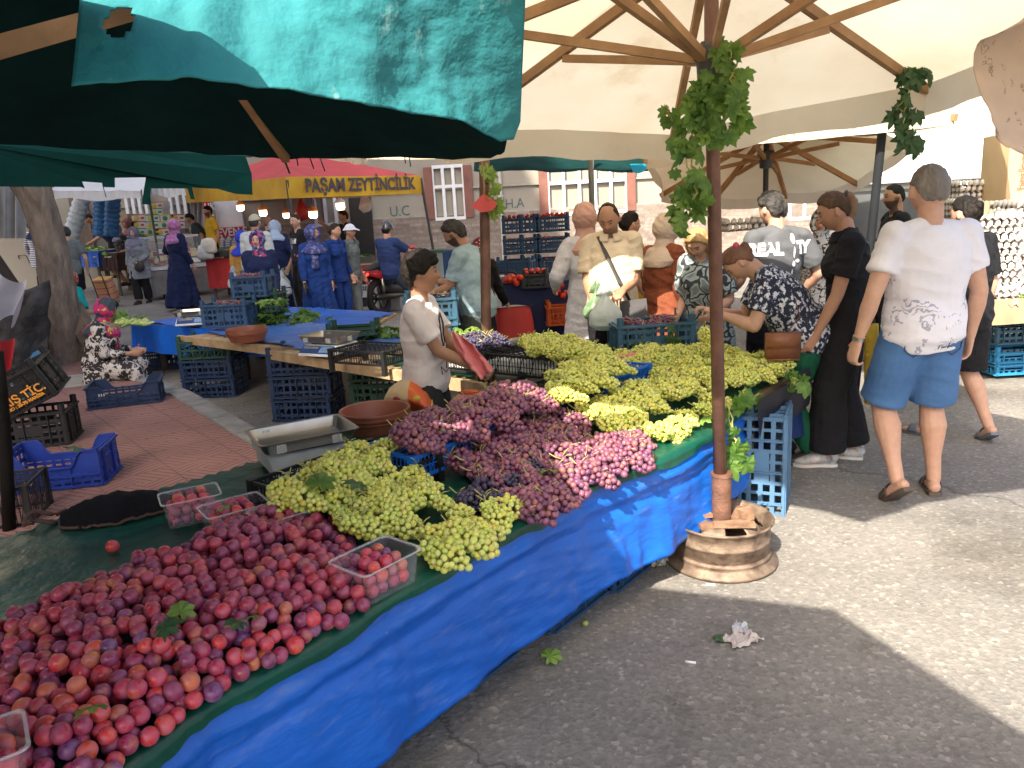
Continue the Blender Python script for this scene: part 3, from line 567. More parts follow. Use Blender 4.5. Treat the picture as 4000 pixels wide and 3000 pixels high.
# middle table
def table(label,poly,z,mat,edge=None,legs=(),tmat=WOODL,name='trestle_table'):
    c=sum((V((x,y,0)) for x,y in poly),V())/len(poly); t=thing(name,label,'table',(c.x,c.y,0),world=True)
    mb=MB(); mb.prism([V((x,y,z)) for x,y in poly],V((0,0,-.03))); mb.build('tabletop',tmat,t)
    if edge:
        for (p,q) in edge: mb=MB(); mb.beam((p[0],p[1],z-.02),(q[0],q[1],z-.02),.035,.075); mb.build('edge_board',WOODL,t)
    for x,y in legs: mb=MB(); mb.beam((x,y,0),(x,y,z-.03),.06,.045); mb.build('leg',WOODD,t)
    return t
m1=zm([(-1.71,5.53),(-.14,4.06),(-.04,5.14),(-.9,6.1)])
table('wooden trestle table behind the boy with black trays and a scale',m1,.60,WOODL,[zm(((-1.73,5.52),(-.16,4.04)))],())
m2=zm([(-2.85,6.66),(-1.72,5.68),(-.95,6.15),(-1.9,7.15)])
table('wooden table edge with stacked terracotta bowls',m2,.595,WOODL,[zm(((-2.87,6.64),(-1.70,5.66)))],())
m3=zm([(-3.9,7.95),(-2.6,6.92),(-1.2,6.6),(-1.1,7.6),(-2.6,8.8)])
table('low table under blue tarpaulin at the back left of the stall',m3,.58,WOODL,None,zm(((-3.6,7.9),(-2.5,7.2))))
def sheet(name,label,poly,z,mat,wr=.02,st_=.06,cat='tarp',drop=None,sc=2.):
    xs=[p[0] for p in poly]; ys=[p[1] for p in poly]; nx=int((max(xs)-min(xs))/st_)+1; ny=int((max(ys)-min(ys))/st_)+1; idx={}; gp=[]
    for j in range(ny+1):
        for i in range(nx+1):
            x=min(xs)+i*st_; y=min(ys)+j*st_
            if inpoly(x,y,poly): idx[i,j]=len(gp); gp.append(V((x,y,z+wr*abs(fbm((x*sc,y*sc,z))))))
    mb=MB(); mb.add(gp,[(idx[i,j],idx[i+1,j],idx[i+1,j+1],idx[i,j+1]) for i in range(nx) for j in range(ny) if all(k in idx for k in((i,j),(i+1,j),(i+1,j+1),(i,j+1)))])
    if drop:
        for (p,q,h) in drop: mb.grid(lambda u,v:V((p[0]+(q[0]-p[0])*u,p[1]+(q[1]-p[1])*u,z+wr*.3-v*h))+V((-.02*v,-.04*v,0))+V((.01,.012,0))*math.sin(u*30)*v,30,6)
    return tag(mb.build(name,mat,None,True),label,cat)
sheet('green_sheet','dark green oilcloth on the table behind the boy',zm([(-.95,4.9),(-.2,4.12),(-.04,5.1),(-.5,5.6)]),.604,GREEN,.02)
sheet('blue_sheet','pale creased blue plastic sheet under the middle scale',zm([(-2.75,6.75),(-1.72,5.72),(-1.5,5.45),(-1.0,5.0),(-.7,5.7),(-.95,6.2),(-1.9,7.1)]),.607,BLUE2,.035)
sheet('blue_sheet','flat blue tarpaulin hanging over the low table at the back left',m3,.584,BLUE,.03,drop=[(m3[0],m3[1],.32),(m3[1],zm([(-1.9,6.76)])[0],.27)])
# ================================================================ crates
def cmat(n,c,var=.75): return M(n,c,.5,tuple(x*var for x in c),7,.15,60,spec=.4)
CB1=cmat('crate_blue',(.045,.125,.2)); CB2=cmat('crate_navy',(.018,.04,.1)); CR=cmat('crate_royal',(.015,.045,.3)); CK=cmat('crate_black',(.014,.015,.017)); CG=cmat('crate_green',(.02,.07,.05)); CO=cmat('crate_orange',(.5,.09,.02)); CS=cmat('crate_sky',(.03,.25,.5)); CBR=cmat('crate_bright',(.01,.15,.62)); CT=cmat('crate_mid_blue',(.03,.08,.17))
def crate(label,mat,loc,rz=0,W=.5,D=.34,H=.24,kind='slots',posts=True,group=None,rot=None,dip=0,txt=None):
    t=thing('plastic_crate' if kind!='mesh' else 'mesh_tray',label,'crate' if kind!='mesh' else 'tray',loc,rz,group)
    if rot: t.rotation_euler=rot
    def side(L,off,ax,dp):
        mb=MB(); P=lambda x,y,z:(x,off+y,z) if ax==0 else (off+y,x,z)
        def bx(x,z,w,h,th=.006,yo=0): mb.box(P(x,yo,z),(w,th,h) if ax==0 else (th,w,h))
        s=1 if off>0 else -1
        def topz(x):
            if not dp: return H
            e=abs(x)/(L/2); q=max(0,min(1,(e-.42)/.25)); q=q*q*(3-2*q); return H-dp*(1-q)
        if kind=='slots':
            z0=0 if not posts else .0; n=4
            zz=[.012,.07,.13,.19,H-.012] if H>.2 else [.012,.055,H*.65,H-.012]
            if dp: zz=[.012,.05,.085]; 
            N=24
            if dp:
                for i in range(N):
                    xa=-L/2+L*i/N; xb=xa+L/N; za,zb=topz(xa),topz(xb)
                    pts=[P(xa,-.002,.1),P(xb,-.002,.1),P(xb,-.002,zb),P(xa,-.002,za)]; q2=[P(xa,.003,.1),P(xb,.003,.1),P(xb,.003,zb),P(xa,.003,za)]
                    mb.add(pts+q2,[(0,1,2,3),(7,6,5,4),(3,2,6,7),(0,4,5,1)])
                    c=[P(xa,-.005,za-.008),P(xb,-.005,zb-.008),P(xb,-.005,zb+.004),P(xa,-.005,za+.004)]; d=[P(xa,s*.016,za-.008),P(xb,s*.016,zb-.008),P(xb,s*.016,zb+.004),P(xa,s*.016,za+.004)]
                    mb.add(c+d,[(0,1,2,3),(7,6,5,4),(3,2,6,7),(0,4,5,1)])
            for z in zz: bx(0,z,L,.024 if not dp else .02,.008); 
            for z in zz[:1]+zz[-1:]: bx(0,z,L+.004,.012,.03 if not dp else .02,s*.008)
            n=max(4,int(L/.055))
            for i in range(n+1):
                x=-L/2+L*i/n; bx(x,H*.5 if not dp else .06,.016 if i%3 else .02,(H-.03) if not dp else .11,.007)
            for i in range(1,n,3): bx(-L/2+L*i/n,H*.5 if not dp else .06,.008,(H-.03) if not dp else .12,.02,s*.006)
            if H>.2 and not dp: bx(0,H*.5,L*.34,H*.3,.0075)
        elif kind=='tri':
            for z in (.012,H*.5,H-.012): bx(0,z,L,.02,.009)
            n=max(4,int(L/.07))
            for i in range(n+1): bx(-L/2+L*i/n,H/2,.012,H-.02,.008)
            for r_ in range(2):
                for i in range(n):
                    xa=-L/2+L*i/n; za=.012+r_*H*.47; k=(i+r_)%2
                    mb.beam(P(xa+(0 if k else L/n),0,za),P(xa+(L/n if k else 0),0,za+H*.46),.006,.008)
        else:
            for z in (.008,H-.006): bx(0,z,L,.014,.012)
            n=int(L/.022)
            for i in range(n+1): bx(-L/2+L*i/n,H/2,.004,H-.01,.004)
            bx(0,H*.45,L,.004,.004)
            for i in range(0,n,4): mb.beam(P(-L/2+L*i/n,0,.01),P(-L/2+L*(i+2)/n,0,H),.004,.004)
        mb.build('side_panel' if ax==0 else 'end_panel',mat,t)
    for s in (-1,1): side(W,s*D/2,0,dip); side(D,s*W/2,1,0)
    mb=MB(); zf=.012 if kind!='mesh' else .012+(H-.03 if True else 0)
    n=int(W/.045)
    for i in range(1,n): mb.box((-W/2+W*i/n,0,zf),(.012 if kind!='mesh' else .004,D,.006))
    n2=int(D/.045)
    for i in range(1,n2): mb.box((0,-D/2+D*i/n2,zf+.003),(W,.012 if kind!='mesh' else .004,.006))
    if kind!='mesh': mb.box((0,0,zf-.005),(W*.96,D*.96,.004))
    mb.build('base_grid',mat,t)
    if posts or kind=='mesh':
        for sx in(-1,1):
            for sy in(-1,1):
                mb=MB(); c=(sx*(W/2-.012),sy*(D/2-.012))
                if kind=='mesh': mb.box((c[0]+sx*.008,c[1]+sy*.008,H/2-.03),(.03,.03,H+.07))
                else: mb.lathe([(.024,0),(.024,H+.05),(.017,H+.05),(.017,H-.02),(.012,.02)],(c[0],c[1],0),10)
                mb.build('corner_post',mat,t,auto=True)
    if txt:
        for (s_,sz,x,z,mt) in txt: text(s_,sz,(x,-D/2-.014,z),(1,0,0),(0,0,1),mt,t,bold=.002,off=.006)
    return t
OR=M('print_orange',(.75,.32,.03),.6); WP=M('print_white',(.6,.62,.62),.6)
SB='plastic crates holding produce'
def at(x,y,z): return tuple(g(x,y,z))
# pavement
crate('navy low-sided crate lying empty on the red pavement with a small white tag',CB2,at(277,868,.12),R(18),.58,.37,.2,posts=False,dip=.09,txt=[('▮▮▮',.02,-.17,.13,WP)])
ryl=crate('royal blue low-sided empty crate with a taped note, front of the pavement',CR,at(140,1040,.12),R(10),.56,.34,.24,posts=False,dip=.1)
mb=MB(); mb.box((-.13,-.185,.07),(.06,.004,.038)); nt_=mb.build('paper_note',M('note_beige',(.5,.42,.3),.8),ryl); text('AA',.035,(-.13,-.187,.07),(1,0,0),(0,0,1),M('ink',(.02,.02,.02),.8),ryl,off=.002)
p=a(95,960,5.3); crate('black crate standing under the tilted crate',CK,(g(85,955,.12).x,g(85,955,.12).y,.12),R(15),.5,.36,.26)
p=g(85,955,.12); crate('black crate with orange lettering tilted on top of another crate',CK,(p.x+.02,p.y-.02,.43),0,.5,.36,.27,rot=(R(8),R(-24),R(12)),txt=[('BARIŞ TİC.',.085,.02,.11,OR),('HAL NO : 30-70 MANİSA',.032,.02,.06,OR),('2',.06,-.18,.19,M('print_green',(.1,.3,.22),.7))])
crate('small navy crate behind the tilted black crate',CB1,at(38,862,.12),R(10),.45,.3,.2)
crate('black crate cut by the left frame edge, near the bag',CK,at(5,1120,.12),R(14),.4,.34,.22,'mesh',posts=True)
# under and beside the tables
UG='crates stored under the tables'
for lab,mt,x,y,z,rz,H,kd in (
 ('dark navy crate lying under the blue table beside the seated woman',CB2,340,800,0,12,.24,'slots'),
 ('green lattice crate on top of the stack under the bowls table',CG,458,858,.39,-2,.18,'tri'),
 ('middle navy crate of the stack under the bowls table',CB2,458,858,.2,-4,.18,'slots'),
 ('bottom navy crate of the stack under the bowls table',CB2,458,858,0,-3,.19,'slots'),
 ('top navy crate of the tall stack under the middle table edge',CB2,662,908,.40,-6,.19,'slots'),
 ('middle navy crate of the tall stack under the middle table edge',CB2,662,908,.2,-4,.19,'slots'),
 ('bottom navy crate of the tall stack under the middle table edge',CB2,662,908,0,-8,.19,'slots'),
 ('top green crate under the table behind the boy',CG,835,905,.33,-8,.22,'slots'),
 ('lower green crate under the table behind the boy',CG,835,905,.09,-8,.22,'slots'),
 ):
    p=g(x,y,0); crate(lab,mt,(p.x,p.y+.15,z),R(rz),.5,.36,H,kd,group=UG)
for i,(x,y,lab) in enumerate(((-.34,2.54,'blue crate propping the near middle of the front stall'),(.13,3.06,'blue crate propping the stall beside the green vine leaf on the road'),(-.76,2.02,'blue crate propping the near end of the front stall'),(.42,3.36,'blue crate propping the stall where the tarp hem rises'))):
    crate(lab,CT,(x,y,.0),TH,.5,.34,.3,posts=False,group='crates propping up the front stall')
# standing crates beside the pole
bp=g(1662,1108,0)
bq=g(1722,1100,0); crate('pale blue crate stood on its end beside the wheel rim base',cmat('crate_pale_blue',(.10,.21,.36)),(bq.x-.02,bq.y+.08,.26),0,.52,.34,.25,posts=False,rot=(0,R(-90),R(-24)))
crate('blue crate stood on its end behind the pale blue one and the vine',CT,(bp.x+.02,bp.y+.42,.26),0,.5,.3,.22,rot=(0,R(-90),R(-20)))
# back row grape crates
p=a(1405,770,5.35)
gc1=crate('tall blue-grey crate of red grapes behind the white grapes in front of the brown dress',CB1,(p.x,5.35,p.z+.02),R(4),.52,.36,.24)
for k in range(3): crate(('upper','middle','lowest')[k]+' crate hidden below the blue-grey grape crate',CT,(p.x,5.35,max(0,p.z-.02-.24*(k+1))),R(4),.5,.34,.235,group='crates under the grape crate')
gc2=crate('top blue crate of grapes in front of the woman in the flowered scarf',CT,tuple(a(551,640,8.2)),R(-6),.36,.28,.22)
crate('green crate under the top grape crate beside the woman in navy',CG,tuple(a(570,672,8.25)),R(-6),.42,.28,.2)
crate('lower green crate beside the vine leaves',CG,tuple(a(562,698,8.25)),R(-6),.42,.28,.2)
gc3=crate('blue crate of red onions and grapes at the left end of the vine leaves',CT,tuple(a(500,702,7.9)),R(-4),.45,.3,.23)
gc4=crate('blue crate of dark grapes behind the boy and the vendor',CB1,tuple(a(935,702,6.2)),R(4),.4,.28,.23)
crate('lower blue crate behind the boy under the dark grapes',CB1,tuple(a(935,735,6.2)),R(4),.4,.28,.2)
crate('green crate with round posts behind the middle scale',CG,tuple(a(765,722,6.6)),R(0),.4,.25,.07)
# trays on tables
def tray(label,mat,x,y,z,rz,W=.6,D=.4,H=.09): p=g(x,y,z); return crate(label,mat,(p.x,p.y,z),rz,W,D,H,'mesh')
TR=[]
tray('bright blue slatted tray of red grapes beside the big scale',CBR,945,985,ZT+.05,TH-.02,.56,.3,.10)
tray('black slatted tray of red grapes in the middle of the stall',CK,1120,915,ZT+.05,TH,.56,.36,.10)
tray('bright blue tray with legs under the raised white grapes',CBR,1305,835,ZT+.05,TH,.5,.32,.10)
tray('black tray under the near left white grapes',CK,755,1050,ZT+.04,TH,.6,.42,.08)
tray('black tray beneath the raised white grapes in the middle',CK,1215,870,ZT+.05,TH,.4,.34,.10)
tray('empty black mesh tray upside down left of the boy',CK,808,778,.65,R(-32),.5,.36,.1)
tray('black mesh tray with dark grapes right of the boy',CK,1020,790,.65,R(-38),.5,.42,.13)
tray('black mesh tray lined with white foam under the back white grapes',CK,1172,800,.65,R(-38),.6,.42,.13)
for x,y in ((1172,800),(1020,790)):
    p=g(x,y,.65); mb=MB(); mb.box((0,0,.05),(.52,.34,.06)); o=mb.build('foam_box',M('styrofoam',(.75,.77,.78),.8)); o.location=(p.x,p.y,.65); o.rotation_euler=(0,0,R(-38)); tag(o,'white foam box inside the '+('black tray under the back white grapes' if x>1100 else 'black tray right of the boy'),'box')
# tomato stall
p0=a(1150,600,8.6)
tt=[(p0.x-.35,8.25),(p0.x+.75,8.25),(p0.x+.75,9.1),(p0.x-.35,9.1)]
table('tomato stall table covered to the ground with navy cloth',tt,a(1150,608,8.4).z,WOODL,None,((p0.x,8.8),))
NAVY=M('navy_cloth',(.012,.022,.09),.85,(.008,.014,.06),3,.3,10)
zt2=a(1150,608,8.4).z+.005
sheet('navy_tablecloth','navy cloth hanging to the ground on the tomato stall',tt,zt2,NAVY,.01,cat='tablecloth',drop=[((tt[0][0],8.25),(tt[1][0],8.25),zt2-.02)])
TCG='blue crates of tomatoes stacked by the stone wall'
TOMC=[]
tz=a(1150,596,11.6).z
xs_=[a(x,560,11.6).x for x in (1110,1148,1187)]
nm=('left','middle','right')
for i,x in enumerate(xs_):
    for k in range(5):
        c=crate(f'blue tomato crate in the {nm[i]} stack by the stone wall, {("lowest","second from the ground","middle","second from the top","topmost")[k]}',CT,(x+(.0 if i<2 else .04),11.6,gz(11.6)+.02+k*.30+.02),0,.27 if i<2 else .5,.4,.22,group=TCG)
        TOMC.append((c,.27 if i<2 else .5,.4,.20))
c=crate('dark grey crate of tomatoes on the navy tomato stall',M('crate_slate',(.03,.038,.05),.5),tuple(a(1157,621,8.3)),R(-4),.26,.2,.15); TOMC.append((c,.26,.2,.14))
crate('empty blue crate leaning beside the tomato stacks',CT,tuple(a(1110,590,10.2)),R(-12),.5,.34,.16)
crate('orange crate under the navy tomato stall',CO,tuple(a(1212,700,8.1)),0,.28,.25,.2)
# blue crates right with eggs
for k,(y,mt) in enumerate(((800,CS),(775,CS),(735,CB1),(700,CB1))):
    crate(f'{"sky" if k<2 else "grey"} blue crate, {("lowest","second","third","topmost")[k]} of the stack under the egg stall',mt,tuple(a(2185,y,6.6)),0,.5,.36,.1 if k<2 else .17,group='crates under the egg stall')
# ================================================================ weighing scales
def scale(label,loc,rz,body=WHITEP,disp=True,s=1.):
    t=thing('weighing_scale',label,'scale',loc,rz)
    W,D=.33*s,.30*s
    mb=MB(); pr=[(-D/2-.045,.015),(-D/2-.045,.028),(-D/2+.03,.085),(D/2-.02,.085),(D/2,.06),(D/2,.015)]
    n=len(pr); vs=[V((x,y,z)) for x in (-W/2,-W/2+.012,W/2-.012,W/2) for y,z in [(yy*(1 if abs(x)<W/2-.001 else .97),zz if abs(x)<W/2-.001 else max(.018,zz-.008)) for yy,zz in pr]]
    mb.add(vs,[(i*n+k,i*n+(k+1)%n,(i+1)*n+(k+1)%n,(i+1)*n+k) for i in range(3) for k in range(n)]+[tuple(range(n)),tuple(range(4*n-1,3*n-1,-1))])
    mb.build('body',body,t,auto=True)
    if disp:
        d=V((0,.075,.057)).normalized(); up=d; nn=V((0,-.057,.075)).normalized(); c0=V((0,-D/2-.008,.0575))
        rotm=Matrix((V((1,0,0)),up,nn)).transposed()
        for name,x,w_,h_,mt,l in (('keypad_panel',0,W*.92,.078,M('scale_navy',(.03,.06,.2),.4),.002),('lcd_display',-W*.3,.07,.022,M('lcd',(.25,.28,.25),.2),.004),('lcd_display',-W*.08,.07,.022,M('lcd',(.25,.28,.25),.2),.004),('keypad',W*.26,.11,.06,M('scale_cyan',(.05,.35,.75),.4),.004)):
            mb=MB(); mb.box(c0+V((x,0,0))+nn*l+(up*.018 if name=='lcd_display' else V()),(w_,h_,.003),rotm); mb.build(name,mt,t)
        mb=MB()
        for i in range(4):
            for j in range(3): mb.box(c0+V((W*.26-.04+i*.026,0,0))+up*(-.02+j*.019)+nn*.006,(.015,.010,.002),rotm)
        mb.build('key_rows',M('key_orange',(.5,.3,.25),.5),t)
    mb=MB()
    for sx in(-1,1):
        for sy in(-1,1): mb.tube([(sx*(W/2-.03),sy*(D/2-.03),0),(sx*(W/2-.03),sy*(D/2-.03),.02)],.015,8)
    mb.build('foot',BLACKM,t)
    mb=MB(); mb.box((0,0,.098),(.2*s,.2*s,.012)); mb.tube([(0,0,.08),(0,0,.1)],.03,12); mb.build('pan_support',BLACKM,t)
    a_,b_=.19*s,.135*s; ring=lambda k,z:[(sx*(a_*k-.02*(j in(0,3))),sy*(b_*k),z) for sx,sy in ()]
    def rr(A,B,z,r=.025,n=5):
        o=[]
        for cx,cy,s0 in ((A-r,B-r,0),(-A+r,B-r,90),(-A+r,-B+r,180),(A-r,-B+r,270)):
            for i in range(n+1): an=R(s0+90*i/n); o.append(V((cx+r*math.cos(an),cy+r*math.sin(an),z)))
        return o
    L=[rr(a_*.9,b_*.87,.106),rr(a_*.93,b_*.9,.112),rr(a_,b_,.155),rr(a_+.014,b_+.014,.157),rr(a_+.014,b_+.014,.153),rr(a_-.002+.006,b_+.004,.15),rr(a_*.935,b_*.91,.108),rr(a_*.9,b_*.87,.102)]
    vs=[p for l in L for p in l]; n=len(L[0]); mb=MB(); mb.add(vs,[(i*n+k,i*n+(k+1)%n,(i+1)*n+(k+1)%n,(i+1)*n+k) for i in range(len(L)-1) for k in range(n)]+[tuple(range(n)),tuple(range(len(vs)-1,len(vs)-1-n,-1))]); mb.build('pan',STEEL,t,auto=True)
    for x,y,an in ((-a_*.62,-b_-.006,0),(a_*.55,-b_-.006,0),(a_+.006,0,1.57),(-a_-.006,0,1.57),(-a_*.62,b_+.006,0)):
        mb=MB(); mb.box((x,y,.128),(.04,.014,.034),(0,0,an)); 
        for q in (-.012,0,.012): mb.box((x+q*math.cos(an),y+q*math.sin(an)-.004,.128),(.004,.02,.03),(0,0,an))
        mb.build('pan_clip',M('clip_plastic',(.5,.5,.47),.5),t)
    return t
p=g(660,1000,ZT+.01); scale('large weighing scale with steel pan at the left of the near white grapes',(p.x,p.y,ZT+.012),TH-R(22)+R(0),M('scale_grey',(.42,.45,.48),.45),False,1.08)
p=g(716,765,.63); scale('white electronic scale with cyan keypad on the blue sheet left of the boy',(p.x,p.y,.635),R(-28))
p=g(425,703,.6); scale('white weighing scale at the far left end on the blue tarp',(p.x,p.y,.615),R(5))
# ================================================================ bowls
TERR=M('terracotta_plastic',(.27,.085,.045),.42,(.22,.065,.035),4)
def bowl(label,loc,r,h,grp=None):
    t=thing('plastic_bowl',label,'bowl',loc,0,grp); mb=MB(); mb.lathe([(0,.004),(r*.78,.004),(r*.8,.015),(r*.93,h),(r,h+.002),(r*1.01,h-.004),(r*1.0,h-.014),(r*.95,h-.014),(r*.83,.0),(0,0)],(0,0,0),40); mb.build('bowl_body',TERR,t,auto=True)
    mb=MB(); mb.lathe([(r*.975,h-.022),(r*1.0,h-.022),(r*1.0,h-.03),(r*.965,h-.032)],(0,0,0),40); mb.build('rim_ring',TERR,t,auto=True)
for k,nm_ in enumerate(('lower','upper')):
    p=g(812,935,ZT); bowl(f'{nm_} of two nested large terracotta bowls behind the big scale',(p.x,p.y+.03,ZT+.012+.018*k),.18,.09+.0*k,'nested terracotta bowls')
for k,nm_ in enumerate(('bottom','middle','top')):
    p=g(536,738,.62); bowl(f'{nm_} bowl of the small terracotta stack on the middle table',(p.x,p.y,.63+.014*k),.18,.085,'small terracotta bowl stack')
# ================================================================ bags on the table
def blob(name,label,cat,fn,nu,nv,mat,solid=0):
    mb=MB(); mb.grid(fn,nu,nv); return tag(mb.build(name,mat,None,True,solid=solid),label,cat)
p=g(893,892,ZT+.02); bg_=thing('food_bag','half empty red and beige snack bag lying behind the terracotta bowl','bag',tuple(p),R(-14))
def bagf(u,v):
    th=2*PI*u; x=(v-.5)*.27; h=.088*math.sin(PI*min(1,.12+v*.9))**.6*(1 if v<.98 else .5); y=.085*math.cos(th)*(.8+.2*v); z=h+h*math.sin(th)*.95
    return V((x,y+.01*fbm((x*9,th,0)),z+.03*(1-v)+.012*fbm((x*25,y*25,z*25))))
for nm_,v0,v1,mt in (('beige_end',0,.52,M('bag_beige',(.62,.46,.26),.5,(.5,.36,.18),5,.4,25)),('red_end',.52,1,M('bag_red',(.62,.06,.025),.35,(.7,.2,.03),4,.5,25))):
    mb=MB(); mb.grid(lambda u,v:bagf(u,v0+(v1-v0)*v),28,12); mb.build(nm_,mt,bg_,True)
mb=MB(); mb.ell((-.06,-.072,.075),(.028,.008,.035)); mb.build('logo_oval',M('logo_maroon',(.25,.01,.03),.5),bg_,True); text('Torku',.026,(-.06,-.082,.075),(1,0,0),(0,0,1),WHITEP,bg_,bold=.001)
mb=MB(); mb.ell((.055,-.075,.1),(.022,.008,.016)); mb.build('yellow_badge',M('badge_yellow',(.75,.5,.05),.5),bg_,True)
PINK=M('pink_plastic',(.85,.30,.30),.4,(.75,.2,.22),6,.6,18,trans=.25,bd=.02)
p=g(1022,862,ZT+.02); blob('pink_bag_stack','stack of flat pink plastic bags with orange pruning shears on it','bag',lambda u,v:p+V((-.13+.30*u+.03*v,-.12+.24*v+.08*u,.02+.012*fbm((u*4,v*4,0))-.02*(abs(2*u-1)**8+abs(2*v-1)**8))),20,20,PINK,.015)
sh=thing('pruning_shears','orange handled pruning shears lying on the pink bags','shears',(p.x+.03,p.y+.02,ZT+.055),R(15))
ORM=M('orange_handle',(.8,.16,.02),.35)
for s in(-1,1):
    mb=MB(); mb.tube([(.0,s*.008,.005),(-.03,s*.022,.006),(-.07,s*.03,.008),(-.11,s*.024,.006)],[.006,.009,.009,.006],10); mb.build('handle',ORM,sh,True)
    mb=MB(); mb.prism([V((0,s*.004,.009)),V((.03,s*.012,.009)),V((.075,s*.002,.009)),V((.03,-s*.003,.009))],V((0,0,-.004))); mb.build('blade',STEEL,sh)
p=g(1372,780,ZT+.08); blob('pink_bag','pink plastic bag lying flat on the back white grapes','bag',lambda u,v:p+V((-.14+.28*u,-.05+.12*v-.1*u,.05+.015*fbm((u*5,v*4,0))-.025*(2*u-1)**4)),18,10,PINK)
# black bag with handle
p=g(150,1140,ZT); bk=thing('black_bag','black cloth bag with brown trim and loop handle at the back of the plums','bag',(p.x,p.y,ZT),world=True)
A0,A1=g(135,1140,ZT),g(375,1095,ZT)
def bb(u,v):
    th=PI*v; c=A0.lerp(A1,u); w=.085*math.sin(PI*min(1,.05+u*.9))**.5; h=.085*math.sin(PI*min(1,.1+u*.82))**.6
    n=V((A0.y-A1.y,A1.x-A0.x,0)).normalized(); return c+n*(w*math.cos(th)*1.35)+V((0,0,.01+h*math.sin(th)+.01*fbm((u*9,v*6,0))))
mb=MB(); mb.grid(bb,40,16); mb.build('bag_body',M('black_fabric',(.009,.009,.011),.9,(.015,.015,.017),8,.3,60,spec=.1),bk,True)
mb=MB(); mb.tube([bb(i/30,.98)+V((0,0,.004)) for i in range(31)],.006,8); mb.build('brown_trim',M('brown_trim_leather',(.09,.045,.03),.6),bk,True)
c=g(100,1128,ZT); mb=MB(); mb.tube([c+V((.075*math.cos(t)*1.0,.06*math.sin(t)-.0,.02+.012*math.sin(t*3))) for t in np.linspace(-.2,5.7,26)],.009,8); mb.build('handle',M('brown_trim_leather',(.09,.045,.03),.6),bk,True)
# ================================================================ produce
def icos(sub):
    import bmesh; bm=bmesh.new(); bmesh.ops.create_icosphere(bm,subdivisions=sub,radius=1); v=[q.co.copy() for q in bm.verts]; f=[tuple(x.index for x in q.verts) for q in bm.faces]; bm.free(); return v,f
I1=icos(1); I2=icos(2)
def bmat(name,rough=.38,sss=.0,bloom=None,bsc=14):
    m,n,b,o=newmat(name); at=n.nodes.new('ShaderNodeAttribute'); at.attribute_name='Col'; v=tc(n); c=at.outputs[0]
    if bloom: c=mixc(n,ramp(n,nz(n,v,bsc,4,.6),[(.42,(0,0,0)),(.7,(.55,.55,.55))]),c,bloom)
    n.links.new(c,b.inputs['Base Color']); b.inputs['Roughness'].default_value=rough; b.inputs['Specular IOR Level'].default_value=.45
    if sss: b.inputs['Subsurface Weight'].default_value=sss; b.inputs['Subsurface Radius'].default_value=(.012,.012,.004); b.inputs['Subsurface Scale'].default_value=.5
    return m
GM={'white':bmat('white_grape',.3,.15,(.68,.68,.32),30),'red':bmat('red_grape',.42,0,(.33,.17,.25),34),'dark':bmat('dark_grape',.5,0,(.13,.14,.24),40)}
STM=M('stalk_green',(.42,.46,.14),.6,(.36,.30,.10),20)
def gcol(kind,rng,t):
    r=rng.random
    if kind=='white':
        c=V((.60,.62,.11)).lerp(V((.42,.54,.10)),r()).lerp(V((.74,.56,.10)),max(0,r()*1.3-.75)+.18*t)
    elif kind=='red':
        c=V((.20,.055,.09)).lerp(V((.105,.035,.09)),r()).lerp(V((.48,.17,.10)),max(0,r()*1.4-.9)).lerp(V((.33,.3,.14)),.5 if r()>.96 else 0)
    else: c=V((.022,.024,.055)).lerp(V((.07,.02,.05)),r()*.7)
    return tuple(c*(.85+.3*r()))
def bunch_mesh(kind,seed,L=.19,W=.055,r=.0098,n=105,ico=I2):
    rng=random.Random(seed); mb=MB(); pts=[]; tries=0; tone=rng.random()
    while len(pts)<n and tries<6000:
        tries+=1; t=rng.random()**.85; rad=W*(math.sin(PI*min(1,t*.80+.17))**.7)*(1+.25*math.sin(t*9+seed)); an=rng.random()*2*PI; q=math.sqrt(rng.random())*.4+.6
        p=V((t*L-L*.42,rad*q*math.cos(an),rad*q*math.sin(an)*.62))
        rr=r*rng.uniform(.82,1.12)
        if all((p-p2).length>(rr+r2)*.82 for p2,r2 in pts): pts.append((p,rr))
    for p,rr in pts:
        mb.c=gcol(kind,rng,tone); el=rng.uniform(1.0,1.22); ax=Euler((rng.random()*6,rng.random()*6,rng.random()*6)).to_matrix()
        mb.add([p+ax@V((v.x*rr,v.y*rr,v.z*rr*el)) for v in ico[0]],ico[1])
    st=MB(); x0=-L*.5
    st.tube([(x0-.028,.004,.022),(x0,0,.012),(0,0,.0),(L*.4,0,-.004)],[.0022,.0024,.002,.001],6)
    for k in range(4):
        t=rng.random(); an=rng.random()*6; b=V((x0+t*L*.9,0,.01)); e=b+V((.02,W*.95*math.cos(an),.5*W+.02*rng.random())); st.tube([b,b.lerp(e,.5)+V((0,0,.008)),e],[.0024,.002,.0014],5)
    return mb.mesh('berries',GM[kind],True),st.mesh('stalk',STM,True)
BP={k:[] for k in GM}
for k,spec in (('white',dict(L=.17,W=.052,r=.0108,n=105)),('red',dict(L=.18,W=.058,r=.0130,n=78)),('dark',dict(L=.15,W=.05,r=.0122,n=62))):
    for i in range(6 if k=='white' else 5 if k=='red' else 3): BP[k].append(bunch_mesh(k,i*7+3,**spec))
BPS={k:[bunch_mesh(k,90+i,L=.15,W=.05,r=.0125,n=42,ico=I1) for i in range(2)] for k in ('red','white','dark')}
OB=[]
def bunch(kind,p,rot,label,group,s=1.,small=False):
    me,sm=random.choice((BPS if small else BP)[kind]); o=bpy.data.objects.new('grape_bunch',me); COL.objects.link(o); o.location=p; o.rotation_euler=rot; o.scale=(s,s,s)
    tag(o,label,'grapes',group); c=bpy.data.objects.new('stalk',sm); COL.objects.link(c); c.parent=o; OB.append(o); return o
